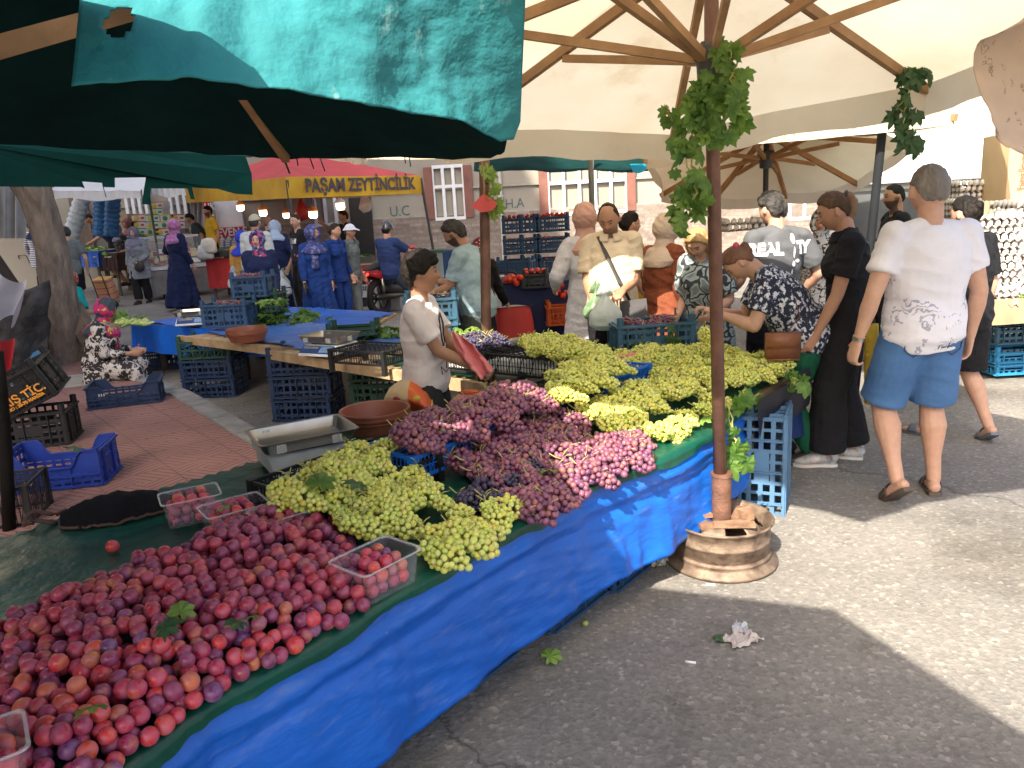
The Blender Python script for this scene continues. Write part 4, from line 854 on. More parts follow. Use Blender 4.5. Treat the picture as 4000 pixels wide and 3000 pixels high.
def heap(kind,poly,z0,hh,label,group,sp=.075,small=False,s=1.,inset=.035):
    P=[tuple(g(x,y,z0+hh*.5)[:2]) for x,y in poly]; xs=[p[0] for p in P]; ys=[p[1] for p in P]; pts=[]; fails=0
    while fails<700:
        x=random.uniform(min(xs),max(xs)); y=random.uniform(min(ys),max(ys))
        if not inpoly(x,y,P) or edged(x,y,P)<inset: fails+=1; continue
        if any((x-a_)**2+(y-b_)**2<sp*sp for a_,b_ in pts): fails+=1; continue
        pts.append((x,y)); fails=0
    cx=sum(xs)/len(xs)
    for x,y in pts:
        d=edged(x,y,P); e=min(1,d/.14); z=z0+.028+hh*math.sqrt(e)+random.uniform(-.008,.012)
        # tip points downhill, towards the front edge of the heap
        an=-TH*0+math.atan2(-.63,.776)+random.uniform(-1.1,1.1)
        pitch=(1-e)*.35+random.uniform(-.12,.2)
        bunch(kind,(x,y,z),Euler((random.uniform(-.4,.4),pitch,an)),label,group,s*random.uniform(.88,1.1),small)
    L=OB[-len(pts):]
    if len(L)>6 and not small:
        d=lambda o:o.location.length
        for nm_,o in (('rightmost',max(L,key=lambda o:o.location.x/o.location.y)),('leftmost',min(L,key=lambda o:o.location.x/o.location.y)),('farthest',max(L,key=d)),('nearest',min(L,key=d))):
            o['label']=label.replace('bunch of',nm_+' bunch of',1)
    return len(pts)
Z=ZT+.012
H_=[('white',[(575,1115),(605,1065),(700,1010),(800,978),(865,985),(855,1020),(800,1050),(700,1095),(640,1125)],Z+.075,.04,'bunch of pale green grapes on the tray beside the big steel scale'),
('white',[(680,1150),(690,1090),(800,1065),(900,1045),(985,1075),(940,1115),(880,1170),(800,1180),(730,1170)],Z,.07,'bunch of pale green grapes in the heap behind the right plum box'),
('white',[(895,1240),(930,1180),(1010,1135),(1110,1100),(1125,1122),(1040,1175),(950,1232)],Z,.015,'bunch of yellow-green grapes in the narrow front edge row by the plums'),
('red',[(965,1015),(1040,960),(1130,925),(1240,905),(1275,945),(1260,985),(1190,1010),(1100,1060),(1060,1070),(1020,1035)],Z,.05,'bunch of pink-red grapes in the big heap at mid stall'),
('red',[(1110,1110),(1130,1060),(1210,1010),(1290,975),(1400,955),(1412,985),(1330,1025),(1240,1070),(1160,1120)],Z,.025,'bunch of red grapes with bare stalks along the front edge'),
('dark',[(1000,1100),(1040,1050),(1110,1020),(1185,1010),(1190,1050),(1130,1085),(1060,1115)],Z,.02,'bunch of blue-black grapes between the pink-red and the yellow-green ones'),
('red',[(850,975),(880,935),(960,905),(1020,905),(1030,945),(960,965),(900,990)],Z+.14,.02,'bunch of red grapes lying in the bright blue tray'),
('red',[(975,920),(1000,890),(1080,858),(1160,850),(1190,880),(1120,920),(1040,950)],Z+.14,.04,'bunch of purple-red grapes on the black slatted tray in the middle'),
('white',[(1155,870),(1180,825),(1250,795),(1345,790),(1370,815),(1330,850),(1270,880),(1210,895),(1170,890)],Z+.13,.05,'bunch of yellow-green grapes heaped on the raised blue tray'),
('white',[(1230,925),(1290,880),(1380,850),(1480,825),(1530,830),(1510,870),(1440,905),(1370,945),(1290,970)],Z,.08,'bunch of yellow-green grapes in the long middle row'),
('white',[(1370,965),(1430,920),(1500,895),(1560,850),(1600,860),(1555,905),(1500,935),(1420,975)],Z,.02,'bunch of sunlit yellow-green grapes beside the rusty pole'),
('white',[(1400,830),(1440,800),(1530,785),(1640,785),(1730,785),(1725,815),(1640,840),(1560,855),(1470,850)],Z,.06,'bunch of yellow-green grapes at the far right end of the stall'),
('white',[(1300,800),(1360,770),(1450,765),(1560,765),(1650,775),(1560,792),(1440,795),(1370,815)],Z+.02,.06,'bunch of yellow-green grapes in front of the bending woman'),
('white',[(1110,770),(1130,740),(1200,735),(1280,755),(1330,775),(1300,795),(1220,785),(1150,778)],ZT+.19,.04,'bunch of white grapes on the black mesh tray lined with foam'),
('dark',[(980,755),(1010,735),(1080,735),(1110,745),(1090,765),(1020,768)],ZT+.19,.01,'bunch of dark grapes on the black mesh tray right of the boy')]
for i,(k,poly,z0,hh,lab) in enumerate(H_): heap(k,poly,z0,hh,lab,lab[9:],.088 if i<8 else .096,inset=(.012 if i in(2,4,5) else .035) if i<8 else .062)
# ---------------------------------------------------------------- plums
def plum_mat(name,attr):
    m,n,b,o=newmat(name); t=n.nodes.new('ShaderNodeTexCoord'); no=n.nodes.new('ShaderNodeTexNoise'); no.noise_dimensions='4D'
    oi=n.nodes.new('ShaderNodeObjectInfo'); n.links.new(t.outputs['Object'],no.inputs[0]); n.links.new(mth(n,'MULTIPLY',oi.outputs['Random'],80),no.inputs['W']); no.inputs['Scale'].default_value=16; no.inputs['Detail'].default_value=3
    if attr: at=n.nodes.new('ShaderNodeAttribute'); at.attribute_name='Col'; base=at.outputs[0]
    else: base=ramp(n,oi.outputs['Random'],[(0,(.17,.02,.08)),(.22,(.34,.022,.07)),(.5,(.52,.028,.05)),(.76,(.68,.045,.03)),(.88,(.62,.16,.04)),(.94,(.12,.035,.14)),(1,(.22,.05,.16))])
    c=mixc(n,ramp(n,no.outputs[0],[(.56,(0,0,0)),(.72,(.65,.65,.65))]),base,(.66,.26,.05))
    bl=nz(n,t.outputs['Object'],38,6,.65); bm_=ramp(n,bl,[(.38,(0,0,0)),(.66,(.7,.7,.7))])
    c=mixc(n,mth(n,'MULTIPLY',bm_,mth(n,'SUBTRACT',1,mth(n,'MULTIPLY',no.outputs[0],.8))),c,(.42,.2,.36)); n.links.new(c,b.inputs['Base Color'])
    n.links.new(mth(n,'ADD',.24,mth(n,'MULTIPLY',bm_,.4)),b.inputs['Roughness']); b.inputs['Specular IOR Level'].default_value=.5; return m
PM=plum_mat('plum_skin',False)
RP=.0208
def plum_geo(nu=20,nv=14,r=RP):
    vs=[];fs=[]
    for j in range(nv+1):
        for i in range(nu):
            th=PI*j/nv; ph=2*PI*i/nu; d=V((math.sin(th)*math.cos(ph),math.sin(th)*math.sin(ph),math.cos(th)*1.04))
            k=1-.055*math.exp(-((ph-PI)/.3)**2)*math.sin(th)-.14*math.exp(-(th/.3)**2); vs.append(d*r*k)
    fs=[(j*nu+i,(j+1)*nu+i,(j+1)*nu+(i+1)%nu,j*nu+(i+1)%nu) for j in range(nv) for i in range(nu)]; return vs,fs
pv,pf=plum_geo(); mb=MB(); mb.add(pv,pf); PLM=mb.mesh('plum',PM,True)
sv,sf=plum_geo(12,8)
PXY=[(-60,1680),(-60,1390),(30,1325),(120,1288),(200,1270),(255,1238),(300,1200),(380,1200),(430,1160),(520,1125),(600,1105),(720,1120),(760,1170),(790,1260),(800,1300),(740,1335),(640,1400),(520,1460),(430,1515),(330,1585),(270,1640),(230,1690),(150,1720)]
PP=[tuple(g(x,y,ZT+.04)[:2]) for x,y in PXY]
pl=[]; xs=[p[0] for p in PP]; ys=[p[1] for p in PP]; h=2*RP*.99
for lay,(sh,dr,z) in enumerate(((.0,.0,RP),(.035,.05,RP*2.5),(.085,.22,RP*3.9),(.16,.5,RP*5.2))):
    j=0; y=min(ys)+(.58*h if lay%2 else 0)
    while y<max(ys):
        x=min(xs)+(h/2 if (j+lay)%2 else 0)
        while x<max(xs):
            X=x+random.uniform(-.42,.42)*RP; Y=y+random.uniform(-.42,.42)*RP
            if inpoly(X,Y,PP) and edged(X,Y,PP)>sh+random.uniform(-.02,.02) and random.random()>dr: pl.append([X,Y,z+random.uniform(-.15,.2)*RP,lay])
            x+=h
        y+=h*.87; j+=1
def covered(p): return sum(1 for q in pl if q[2]>p[2]+RP*.8 and (q[0]-p[0])**2+(q[1]-p[1])**2<(1.25*RP)**2)
pl=[p for p in pl if covered(p)<2]
PLG='plums in the big loose pile'
pl.sort(key=lambda p:(p[0]**2+p[1]**2)); ind=[p for p in pl if p[3]>=1 or edged(p[0],p[1],PP)<.05][:190]; rest=[p for p in pl if not any(p is q for q in ind)]
def plum(p,label,grp,s=1.):
    o=bpy.data.objects.new('plum',PLM); COL.objects.link(o); o.location=p; o.rotation_euler=(random.random()*6,random.random()*6,random.random()*6); s*=random.uniform(.86,1.1); o.scale=(s,s*random.uniform(.95,1.05),s); return tag(o,label,'plum',grp)
for p in ind: plum((p[0],p[1],ZT+.01+p[2]),'purple-red plum in the big loose pile at the front of the stall',PLG)
mb=MB()
for p in rest:
    r_=random.random(); mb.c=tuple(V((.18,.02,.07)).lerp(V((.5,.035,.04)),r_)); e=Euler((random.random()*6,)*3).to_matrix(); mb.add([V((p[0],p[1],ZT+.01+p[2]))+e@v for v in sv],sf)
tag(mb.build('plum_pile',plum_mat('plum_skin_pile',True),None,True),'the rest of the loose plum pile, farther back and underneath','plums',None,'stuff')
plum(tuple(g(243,1180,ZT+.03)),'single plum lying alone beside the black bag',None)
# clear plastic boxes of plums
CLR=glass('clear_plastic',(.7,.7,.78),.08,.13)
def punnet(label,x,y,rz,n=22,W=.2,D=.145,H=.1,zo=0):
    p=g(x,y,ZT+.01+zo); t=thing('plastic_box',label,'fruit box',(p.x,p.y,ZT+.012+zo),R(rz)); grp='plums inside the '+label.split(' of plums')[0]
    def ring(k,z,r=.02):
        A,B=W/2*k,D/2*k; o=[]
        for cx,cy,s0 in ((A-r,B-r,0),(-A+r,B-r,90),(-A+r,-B+r,180),(A-r,-B+r,270)):
            for i in range(5): an=R(s0+90*i/4); o.append(V((cx+r*math.cos(an),cy+r*math.sin(an),z)))
        return o
    L=[ring(.84,0),ring(.86,.004),ring(.99,H)]; mb=MB(); n_=20; vs=[q for l in L for q in l]; mb.add(vs,[(i*n_+k,i*n_+(k+1)%n_,(i+1)*n_+(k+1)%n_,(i+1)*n_+k) for i in range(2) for k in range(n_)]+[tuple(range(n_-1,-1,-1))]); mb.build('box_wall',CLR,t,True)
    L=[ring(.99,H),ring(1.06,H+.002),ring(1.06,H-.004),ring(1.0,H-.004)]; mb=MB(); vs=[q for l in L for q in l]; mb.add(vs,[(i*n_+k,i*n_+(k+1)%n_,(i+1)*n_+(k+1)%n_,(i+1)*n_+k) for i in range(3) for k in range(n_)]); mb.build('box_rim',glass('clear_rim',(.75,.75,.8),.1,.38),t,True)
    ca,sa=math.cos(R(rz)),math.sin(R(rz))
    q=[]
    for lay,(c,rws) in enumerate(((4,3),(4,3),(3,3))):
        for i in range(c):
            for j in range(rws):
                if lay==0 and 0<i<c-1 and j==1: continue
                X=(i-(c-1)/2)*RP*1.95+random.uniform(-.003,.003); Y=(j-(rws-1)/2)*RP*1.95; 
                plum((p.x+X*ca-Y*sa,p.y+X*sa+Y*ca,ZT+.014+zo+RP+lay*RP*1.62),'red plum '+('heaped on top of ' if lay==2 else 'inside ')+'the '+label.split(' of plums')[0],grp,.95)
punnet('right clear box of plums before the green grapes',818,1268,50,W=.215,D=.165)
punnet('back middle clear box of plums beside the green grapes',625,1158,38,W=.22,D=.155)
punnet('back clear box of plums by the light green grapes',512,1148,36,W=.21,D=.15)
punnet('left clear box of plums touching the black bag',418,1122,28,W=.2,D=.15)
punnet('clear box of plums cut by the bottom left corner',-60,1725,35,zo=.05)
# ---------------------------------------------------------------- leaves
LEAF=M('vine_leaf',(.20,.34,.06),.5,(.05,.15,.03),14,.3,30,trans=.45,rnd=.3); LEAFL=M('vine_leaf_light',(.24,.38,.07),.5,(.14,.26,.05),5,.3,30,trans=.3); LEAFD=M('vine_leaf_dark',(.05,.12,.04),.55,(.03,.08,.03),5,.3,30,trans=.2)
def leafgeo(s=1.,rng=random,cup=.25):
    lob=[(90,1.),(66,.62),(45,.86),(20,.55),(-5,.74),(-35,.45),(-62,.55),(-84,.2)]
    o=[]; 
    for an,r in lob: o.append((an,r*rng.uniform(.9,1.1)))
    o+= [(180-an,r*rng.uniform(.92,1.08)) for an,r in lob[::-1] if an!=90]
    dense=[]
    for i in range(len(o)):
        a0,r0=o[i]; a1,r1=o[(i+1)%len(o)]; 
        if a1<a0-180: a1+=360
        if a1>a0+180: a1-=360
        dense+= [(a0,r0),((a0+a1)/2,(r0+r1)/2*rng.uniform(.93,1.05))]
    vs=[V((0,-.02,0))]; 
    for k in (.5,1.):
        for an,r in dense:
            x,y=r*k*math.cos(R(an)),r*k*math.sin(R(an)); z=cup*(-(x*x+y*y)*.6)+.07*math.sin(an*.13)*k; vs.append(V((x,y,z)))
    n=len(dense); fs=[(0,1+(i+1)%n,1+i) for i in range(n)]+[(1+i,1+(i+1)%n,1+n+(i+1)%n,1+n+i) for i in range(n)]
    return [v*s for v in vs],fs
def putleaf(mb,p,s,e=None,rng=random,cup=.3):
    vs,fs=leafgeo(s,rng,cup); m=(e or Euler((rng.uniform(-1,1)+.9,rng.uniform(-.6,.6),rng.random()*6.3))).to_matrix(); mb.add([V(p)+m@v for v in vs],fs)
def vine(label,pts,n,s=.07,spread=.08,mat=LEAF,seed=1):
    rng=random.Random(seed); P=[V(q) for q in pts]; t=thing('vine_sprig',label,'vine',tuple(P[0]),world=True)
    for j in range(2):
        mb=MB(); L=[interp(P,k/24)+V((.03*fbm((k*.3,j*9,seed)),.03*fbm((k*.3,j*9+5,seed)),0)) for k in range(25)]; mb.tube(L,.0035,6); mb.build('stem',STM,t,True)
    mb=MB()
    for i in range(n):
        u=rng.random(); p=interp(P,u)+V((rng.uniform(-1,1)*spread,rng.uniform(-1,.5)*spread*.8,rng.uniform(-.5,.5)*spread)); e=Euler((R(60)+rng.uniform(-.7,.9),rng.uniform(-.7,.7),rng.choice((0,0,PI))+rng.uniform(-1,1)))
        putleaf(mb,p,s*rng.uniform(.6,1.15),Euler((PI/2+rng.uniform(-.7,.7),PI+rng.uniform(-.7,.7),rng.uniform(-.9,.9))),rng,.4)
    mb.build('foliage',mat,t,True); return t
vy=3.25
vine('long grape vine sprig wound down the rusty pole of the large umbrella',[a(1560,165,vy),a(1535,205,vy),a(1510,265,vy),a(1490,330,vy),a(1500,420,vy),a(1480,485,vy)],84,.066,.07,LEAF,3)
vine('upper grape vine sprig right of the pole under the hub',[a(1572,95,3.2),a(1585,170,3.2),a(1590,250,3.2),a(1570,300,3.2)],30,.062,.055,LEAF,9)
vine('single small vine sprig hanging left of the pole',[a(1440,230,3.6),a(1450,270,3.6)],6,.05,.04,LEAF,5)
vine('darker vine sprig hanging from the right rib of the large umbrella',[a(1985,135,4.0),a(1960,180,4.0),a(1950,230,4.0),a(1955,290,4.0),a(1963,325,4.0)],26,.075,.055,LEAFD,11)
vine('vine sprig on the far thin pole above the vendor',[a(1052,360,6.0),a(1058,400,6.0),a(1062,440,6.0),a(1068,465,6.0)],16,.075,.06,LEAFL,13)
vine('vine sprig trailing off the corner of the grape stall',[a(1610,840,3.75),a(1600,880,3.75),a(1640,850,3.8)],12,.06,.06,LEAF,15)
vine('vine sprig hanging low between the pole and the blue crates',[a(1572,860,3.42),a(1582,930,3.42),a(1590,985,3.42),a(1588,1035,3.42)],12,.075,.045,LEAF,17)
vine('vine sprig draped over the far right grapes',[a(1690,790,4.3),a(1715,815,4.1),a(1722,840,4.0)],9,.06,.05,LEAF,19)
vine('vine leaves on the right side of the blue-grey grape crate',[a(1445,700,5.1),a(1452,730,5.1),a(1455,755,5.1)],8,.06,.04,LEAFD,21)
def leafpile(label,x,y,z,rx,ry,n,s,mat=LEAF,seed=1,hh=.06):
    rng=random.Random(seed); p=g(x,y,z); mb=MB()
    for i in range(n):
        an=rng.random()*6.3; q=math.sqrt(rng.random()); putleaf(mb,(p.x+rx*q*math.cos(an),p.y+ry*q*math.sin(an),z+rng.random()*hh*(1-q*q)+.01),s*rng.uniform(.7,1.2),Euler((rng.uniform(-.8,.8),rng.uniform(-.8,.8),rng.random()*6.3)),rng,.5)
    tag(mb.build('vine_leaves',mat,None,True),label,'leaves',None,'stuff')
leafpile('heap of vine leaves on the pale blue sheet behind the scales',605,695,.62,.52,.28,95,.075,LEAF,31,.16)
leafpile('vine leaves behind the middle scale and black tray',805,730,.62,.34,.2,46,.07,LEAF,32,.1)
leafpile('vine leaves between the back white grapes and the blue-grey crate',1385,755,.64,.34,.16,46,.065,LEAF,33,.08)
leafpile('pale vine leaves right of the boy by the dark grapes',1015,735,.66,.16,.12,16,.08,LEAFL,34,.12)
leafpile('lettuce and leaves beside the scarfed seated woman',262,690,.5,.3,.2,24,.09,LEAFL,35,.1)
leafpile('green leaves on the onion crate',590,655,.86,.16,.1,18,.06,LEAFL,36,.05)
for i,(x,y,z,s,mt,lab) in enumerate(((690,1042,ZT+.2,.075,LEAF,'vine leaf lying on the near green grapes'),(775,1045,ZT+.2,.07,LEAFD,'dark vine leaf among the near green grapes'),(1190,1015,ZT+.1,.07,LEAF,'vine leaf on the pink-red grape heap'),(1237,1078,ZT-.03,.045,LEAFL,'bright leaf hanging over the edge of the blue tarp'),
 (350,1357,ZT+.15,.05,LEAFD,'pointed leaf on top of the plums'),(390,1322,ZT+.15,.05,LEAFL,'light leaf beside the pointed one on the plums'),(515,1345,ZT+.14,.045,LEAFD,'dark curled leaf on the plum pile'),(205,1525,ZT+.14,.045,LEAF,'small leaf among the near plums'),(480,1095,ZT+.14,.045,LEAFL,'leaf sprig on the back clear plum box'),
 (1187,1418,.03,.062,LEAFL,'green vine leaf lying on the road by the blue tarp'),(1560,1380,.01,.05,LEAFD,'small dark leaf beside the crumpled paper on the road'),(172,968,.35,.1,LEAFD,'vine leaf lying in the royal blue crate'),(545,1330,ZT+.15,.03,LEAF,'tiny leaf on the plum pile'),(1520,905,ZT+.06,.06,LEAFL,'sunlit leaf at the front edge by the pole'),(1605,870,ZT+.06,.07,LEAF,'leaf over the corner of the oilcloth'))):
    mb=MB(); putleaf(mb,(0,0,0),s,Euler((R(25) if z>.05 else .1,.2,i*1.3)),random,.5 if z>.05 else .2); o=mb.build('loose_leaf',mt,None,True); o.location=g(x,y,z); tag(o,lab,'leaf')
# ---------------------------------------------------------------- tomatoes
TOM=M('tomato',(.62,.05,.02),.25,(.5,.03,.012),6,rnd=.3,spec=.5); mb=MB(); v_,f_=I2; mb.add([V((q.x*.034,q.y*.034,q.z*.028)) for q in v_],f_); TOMM=mb.mesh('tomato',TOM,True)
def tomato(p,lab,grp,s=1,k=(1,1,1)):
    o=bpy.data.objects.new('tomato',TOMM); COL.objects.link(o); o.location=p; o.rotation_euler=(random.random(),random.random(),random.random()*6); o.scale=(s*k[0],s*k[1],s*k[2]); tag(o,lab,'tomato',grp)
for c,W,D,H in TOMC:
    lab=c['label']; top='topmost' in lab; grey='grey' in lab
    n1=int(W/.062); n2=3
    for i in range(n1):
        for j in range(n2):
            if not top and not grey and j>0: continue
            z=H+(.03 if top or grey else .0)+random.uniform(-.01,.02)
            lx=-W/2+(i+.5)*W/n1; ly=-D/2+.04+(j*(D-.06)/2)
            tomato(tuple(V(c.location)+V((lx,ly,z))),'red tomato in the '+lab.replace('blue tomato crate in the','').replace('dark grey crate of tomatoes','dark grey crate').strip(),'tomatoes in the '+lab[:60],.85)
for side,x0,x1,y0,y1,nn in (('left',1092,1130,598,612,26),('right',1200,1222,610,640,26)):
    for i in range(nn):
        x=random.uniform(x0,x1);y=random.uniform(y0,y1); Y=random.uniform(8.2,8.5); tomato(tuple(a(x,y,Y)),f'red tomato heaped {side} of the dark grey crate on the tomato stall',f'tomatoes {side} of the grey crate',1.05,(1,1,1.2))
mb=MB(); mb.grid(lambda u,v:a(1128+60*u,600-6*v,8.8)+V((0,.3*v,.02*fbm((u*9,v*5,1)))),14,6); tag(mb.build('white_plastic_sheet',M('white_plastic',(.6,.6,.66),.4,bs=.5,bsc=12,bd=.03),None,True),'crumpled white plastic behind the grey tomato crate','sheet')
# grapes in crates
def fill(c,kind,n,W,D,H,lab,s=.75):
    for i in range(n):
        ca=c.rotation_euler.z; lx=random.uniform(-W*.36,W*.36); ly=random.uniform(-D*.3,D*.3)
        bunch(kind,(c.location.x+lx*math.cos(ca)-ly*math.sin(ca),c.location.y+lx*math.sin(ca)+ly*math.cos(ca),c.location.z+H*.88+random.uniform(0,.03)),Euler((random.uniform(-.3,.3),0,random.random()*6)),lab,lab,s,True)
fill(gc1,'red',9,.5,.34,.24,'bunch of red grapes in the tall blue-grey crate',.8)
fill(gc2,'red',5,.34,.26,.22,'bunch of reddish grapes in the topmost crate by the navy woman',.7)
fill(gc3,'red',7,.44,.3,.23,'bunch of red grapes in the crate left of the vine leaves',.75)
fill(gc4,'dark',7,.4,.28,.23,'bunch of dark grapes in the crate behind the boy',.75)
# ================================================================ olive seller's tent
YEL=M('tent_yellow',(.66,.40,.02),.7,(.52,.28,.015),2,.3,10,trans=.2); REDT=M('tent_red',(.62,.09,.10),.7,(.5,.07,.08),2,.25,8,trans=.25)
tc_=a(618,382,13.); tr_=a(908,379,15.6); tl_=a(398,407,18.5); tk_=tr_+tl_-tc_
zt=(tc_.z+tr_.z)/2
for q in (tc_,tr_,tl_,tk_): pass
tl_.z=a(403,405,18.5).z; tk_.z=tl_.z
tent=thing('pop_up_tent','red pop-up tent with yellow lettered valance, olive seller\'s stall','tent',(tc_.x,tc_.y,gz(13)),world=True)
ap=(tc_+tr_+tl_+tk_)/4; ap.z=a(690,330,16).z+.15
mb=MB()
for p,q in ((tl_,tc_),(tc_,tr_),(tr_,tk_),(tk_,tl_)): sector(mb,ap,p,q,10,.12)
mb.build('roof',REDT,tent,True)
hb,hr,hl=(tc_.z-a(618,429,13.).z),(tr_.z-a(908,418,15.6).z),(tl_.z-a(403,438,18.5).z)
for (p,q,h0,h1,nm_) in ((tl_,tc_,hl,hb,'side_valance'),(tc_,tr_,hb,hr,'front_valance'),(tr_,tk_,hr,hr,'right_valance')):
    mb=MB(); mb.grid(lambda u,v:p.lerp(q,u)+V((0,0,-.0-v*(h0+(h1-h0)*u)))+V((.012,-.02,0))*math.sin(u*22+v*2)*v,40,5); mb.build(nm_,YEL,tent,True)
ux=(tr_-tc_).normalized(); mid=tc_.lerp(tr_,.52)+V((0,0,-.46*(hb+hr)/2)); text('PAŞAM ZEYTİNCİLİK',.30,mid,ux,(0,0,1),M('print_dark',(.07,.05,.06),.7),tent,'lettering',bold=.012,sx=(tr_-tc_).length*.80/2.85,off=.03)
for q,h in ((tc_,0),(tr_,0),(tl_,0),(tk_,0)):
    mb=MB(); gq=gz(q.y); dx=.22 if q is tr_ else (.12 if q is tl_ else .03); mb.tube([q+V((0,.03,-.05)),V((q.x+dx,q.y,gq+.02))],.028,8); mb.box((q.x+dx,q.y,gq+.02),(.1,.1,.02)); mb.build('tent_leg',BLACKM,tent,auto=True)
for i,(x,y,sz,Y) in enumerate(((519,446,1,15.5),(568,457,1,15),(618,463,.85,15),(676,460,1.1,14.3),(735,442,1.1,14.3))):
    p=a(x,y,Y); s=sz*1.15; l=thing('hanging_lamp',f'{("first","second","third","fourth","fifth")[i]} lit bulb lamp from the left hanging under the red tent','lamp',tuple(p),0,'lit lamps hanging under the tent')
    mb=MB(); mb.tube([(0,0,.06*s),(0,0,.32)],.005,5); mb.build('cord',BLACKM,l)
    mb=MB(); mb.lathe([(.015,.1*s),(.03,.09*s),(.075*s,.045*s),(.08*s,.02*s),(.07*s,.02*s)],(0,0,0),16); mb.build('lamp_shade',M('lamp_orange' if i<4 else 'lamp_white',(.7,.25,.03) if i<4 else (.7,.7,.7),.4),l,True)
    mb=MB(); mb.lathe([(0,-.075*s),(.04*s,-.075*s),(.062*s,-.05*s),(.062*s,.02*s),(0,.02*s)],(0,0,0),14); mb.build('bulb',MC.setdefault('bulb_lit',emis('bulb_lit',(1,.75,.45),4.)),l,True)
# olive counter with red cloth
def ctr(label,x0,x1,yt,yb,Y,mat,dep=.9,cat='table',name='market_table'):
    p=a(x0,yt,Y);q=a(x1,yt,Y);zb=a((x0+x1)/2,yb,Y).z; t=thing(name,label,cat,((p.x+q.x)/2,Y,gz(Y)),world=True)
    mb=MB(); mb.box(((p.x+q.x)/2,Y+dep/2,p.z-.02),(q.x-p.x,dep,.04)); mb.build('tabletop',WOODL,t)
    mb=MB(); mb.grid(lambda u,v:V((p.x+(q.x-p.x)*u,Y-.012-.03*v+.02*math.sin(u*23)*v,p.z+(zb-p.z)*v)),26,5); mb.grid(lambda u,v:V((p.x-.01,Y-.01+dep*u,p.z+(zb-p.z)*v)),8,4); mb.grid(lambda u,v:V((q.x+.01,Y-.01+dep*u,p.z+(zb-p.z)*v)),8,4); mb.build('cloth',mat,t,True)
    for x in (p.x+.08,q.x-.08):
        for y in (Y+.06,Y+dep-.06): mb=MB(); mb.box((x,y,(gz(Y)+p.z-.04)/2),(.05,.05,p.z-.04-gz(Y))); mb.build('leg',WOODD,t)
    return t
REDC=M('red_cloth',(.5,.03,.03),.8,(.38,.02,.02),3,.3,9)
ctr('olive counter under the tent draped with red cloth, left part',445,512,560,622,15.8,REDC); ctr('olive counter under the tent draped with red cloth, right part',740,815,578,618,14.5,REDC)
def basin(label,x,y,Y,w,mat=BLACKM,fillc=(.05,.05,.02),h=.1,dep=.4):
    p=a(x,y,Y); t=thing('display_tray',label,'tray',tuple(p),world=False); mb=MB()
    for s in(-1,1): mb.box((s*w/2,0,h/2),(.02,dep,h)); mb.box((0,s*dep/2,h/2),(w,.02,h))
    mb.box((0,0,.01),(w,dep,.02)); mb.build('tray_body',mat,t)
    mb=MB(); rng=random.Random(int(x))
    for i in range(60): mb.add([V((rng.uniform(-.45,.45)*w,rng.uniform(-.45,.45)*dep,h*.8+rng.random()*.04))+v*.03 for v in I1[0]],I1[1])
    tag(mb.build('olives',M('olives_%d'%int(x),fillc,.3),t,True),kind='stuff')
basin('left black tray of dark olives on the red counter',462,556,15.9,.42); basin('middle tray of green olives on the red counter',490,553,15.9,.36,fillc=(.2,.22,.04)); basin('right tray of orange pickles on the red counter',508,556,16.,.3,fillc=(.45,.12,.03)); basin('tray of green leaves on the right red counter',775,566,14.6,.55,fillc=(.1,.2,.04)); basin('tray of olives behind the woman in blue',650,560,14.6,.5,fillc=(.35,.1,.03))
for x,y,c in ((452,535,(.6,.58,.5)),(445,548,(.55,.55,.55))):
    p=a(x,y+12,15.5); mb=MB(); mb.tube([V((0,0,0)),V((0,0,.05)),V((0.01,0,.2)),V((0,0,.28)),V((0,.0,.3))],[(.14,.09),(.17,.11),(.15,.1),(.11,.06),(.03,.02)],14); o=mb.build('cloth_sack',M('sack%d'%x,c,.8,bs=.5,bsc=12,bd=.04),None,True); o.location=p; tag(o,('upper' if x==452 else 'lower')+' white sack at the left end of the red olive counter','sack')
# hanging bags
for x,y,Y,mt,lab,s in ((651,453,15,M('red_bag',(.4,.02,.02),.45,trans=.2,bs=.6,bsc=16,bd=.03),'red plastic bag hanging under the tent',1.),(665,435,15.3,M('blue_bag',(.1,.13,.25),.5),'dark blue bag hanging behind the red one under the tent',.8),(788,436,15.5,glass('bottle_clear',(.8,.8,.75),.15,.5),'clear plastic bottles tied under the tent roof',.9)):
    p=a(x,y,Y); mb=MB(); mb.tube([V((0,0,.2)),V((0,0,.12)),V((.02,0,0)),V((0,0,-.12)),V((.02,0,-.2))],[(.02,.015),(.06,.04),(.13*s,.07),(.15*s,.08),(.07,.04)],14); o=mb.build('hanging_bag',mt,None,True); o.location=p; tag(o,lab,'bag')
# fridge counter
fr=thing('display_fridge','glass fronted display fridge counter between the boxes and the tent','display fridge',(a(390,600,17).x,17,gz(17)),world=True)
p=a(325,602,16.2); q=a(452,590,17.0); L=(q-p); L.z=0; ln=L.length; ux=L.normalized(); n_=V((-ux.y,ux.x,0)); g0=gz(16.5)
def FQ(u,d,z): return V((p.x,p.y,g0+z))+ux*(u*ln)+n_*d
mb=MB(); mb.prism([FQ(0,0,.62),FQ(1,0,.62),FQ(1,.8,.62),FQ(0,.8,.62)],V((0,0,-.5))); mb.build('cabinet',M('fridge_grey',(.26,.26,.26),.4,metal=.4),fr)
mb=MB(); mb.prism([FQ(-.01,-.02,.7),FQ(1.01,-.02,.7),FQ(1.01,.82,.7),FQ(-.01,.82,.7)],V((0,0,-.07))); mb.prism([FQ(0,.35,1.32),FQ(1,.35,1.32),FQ(1,.8,1.32),FQ(0,.8,1.32)],V((0,0,-.05))); mb.build('counter_rail',M('rail_white',(.6,.62,.64),.3),fr)
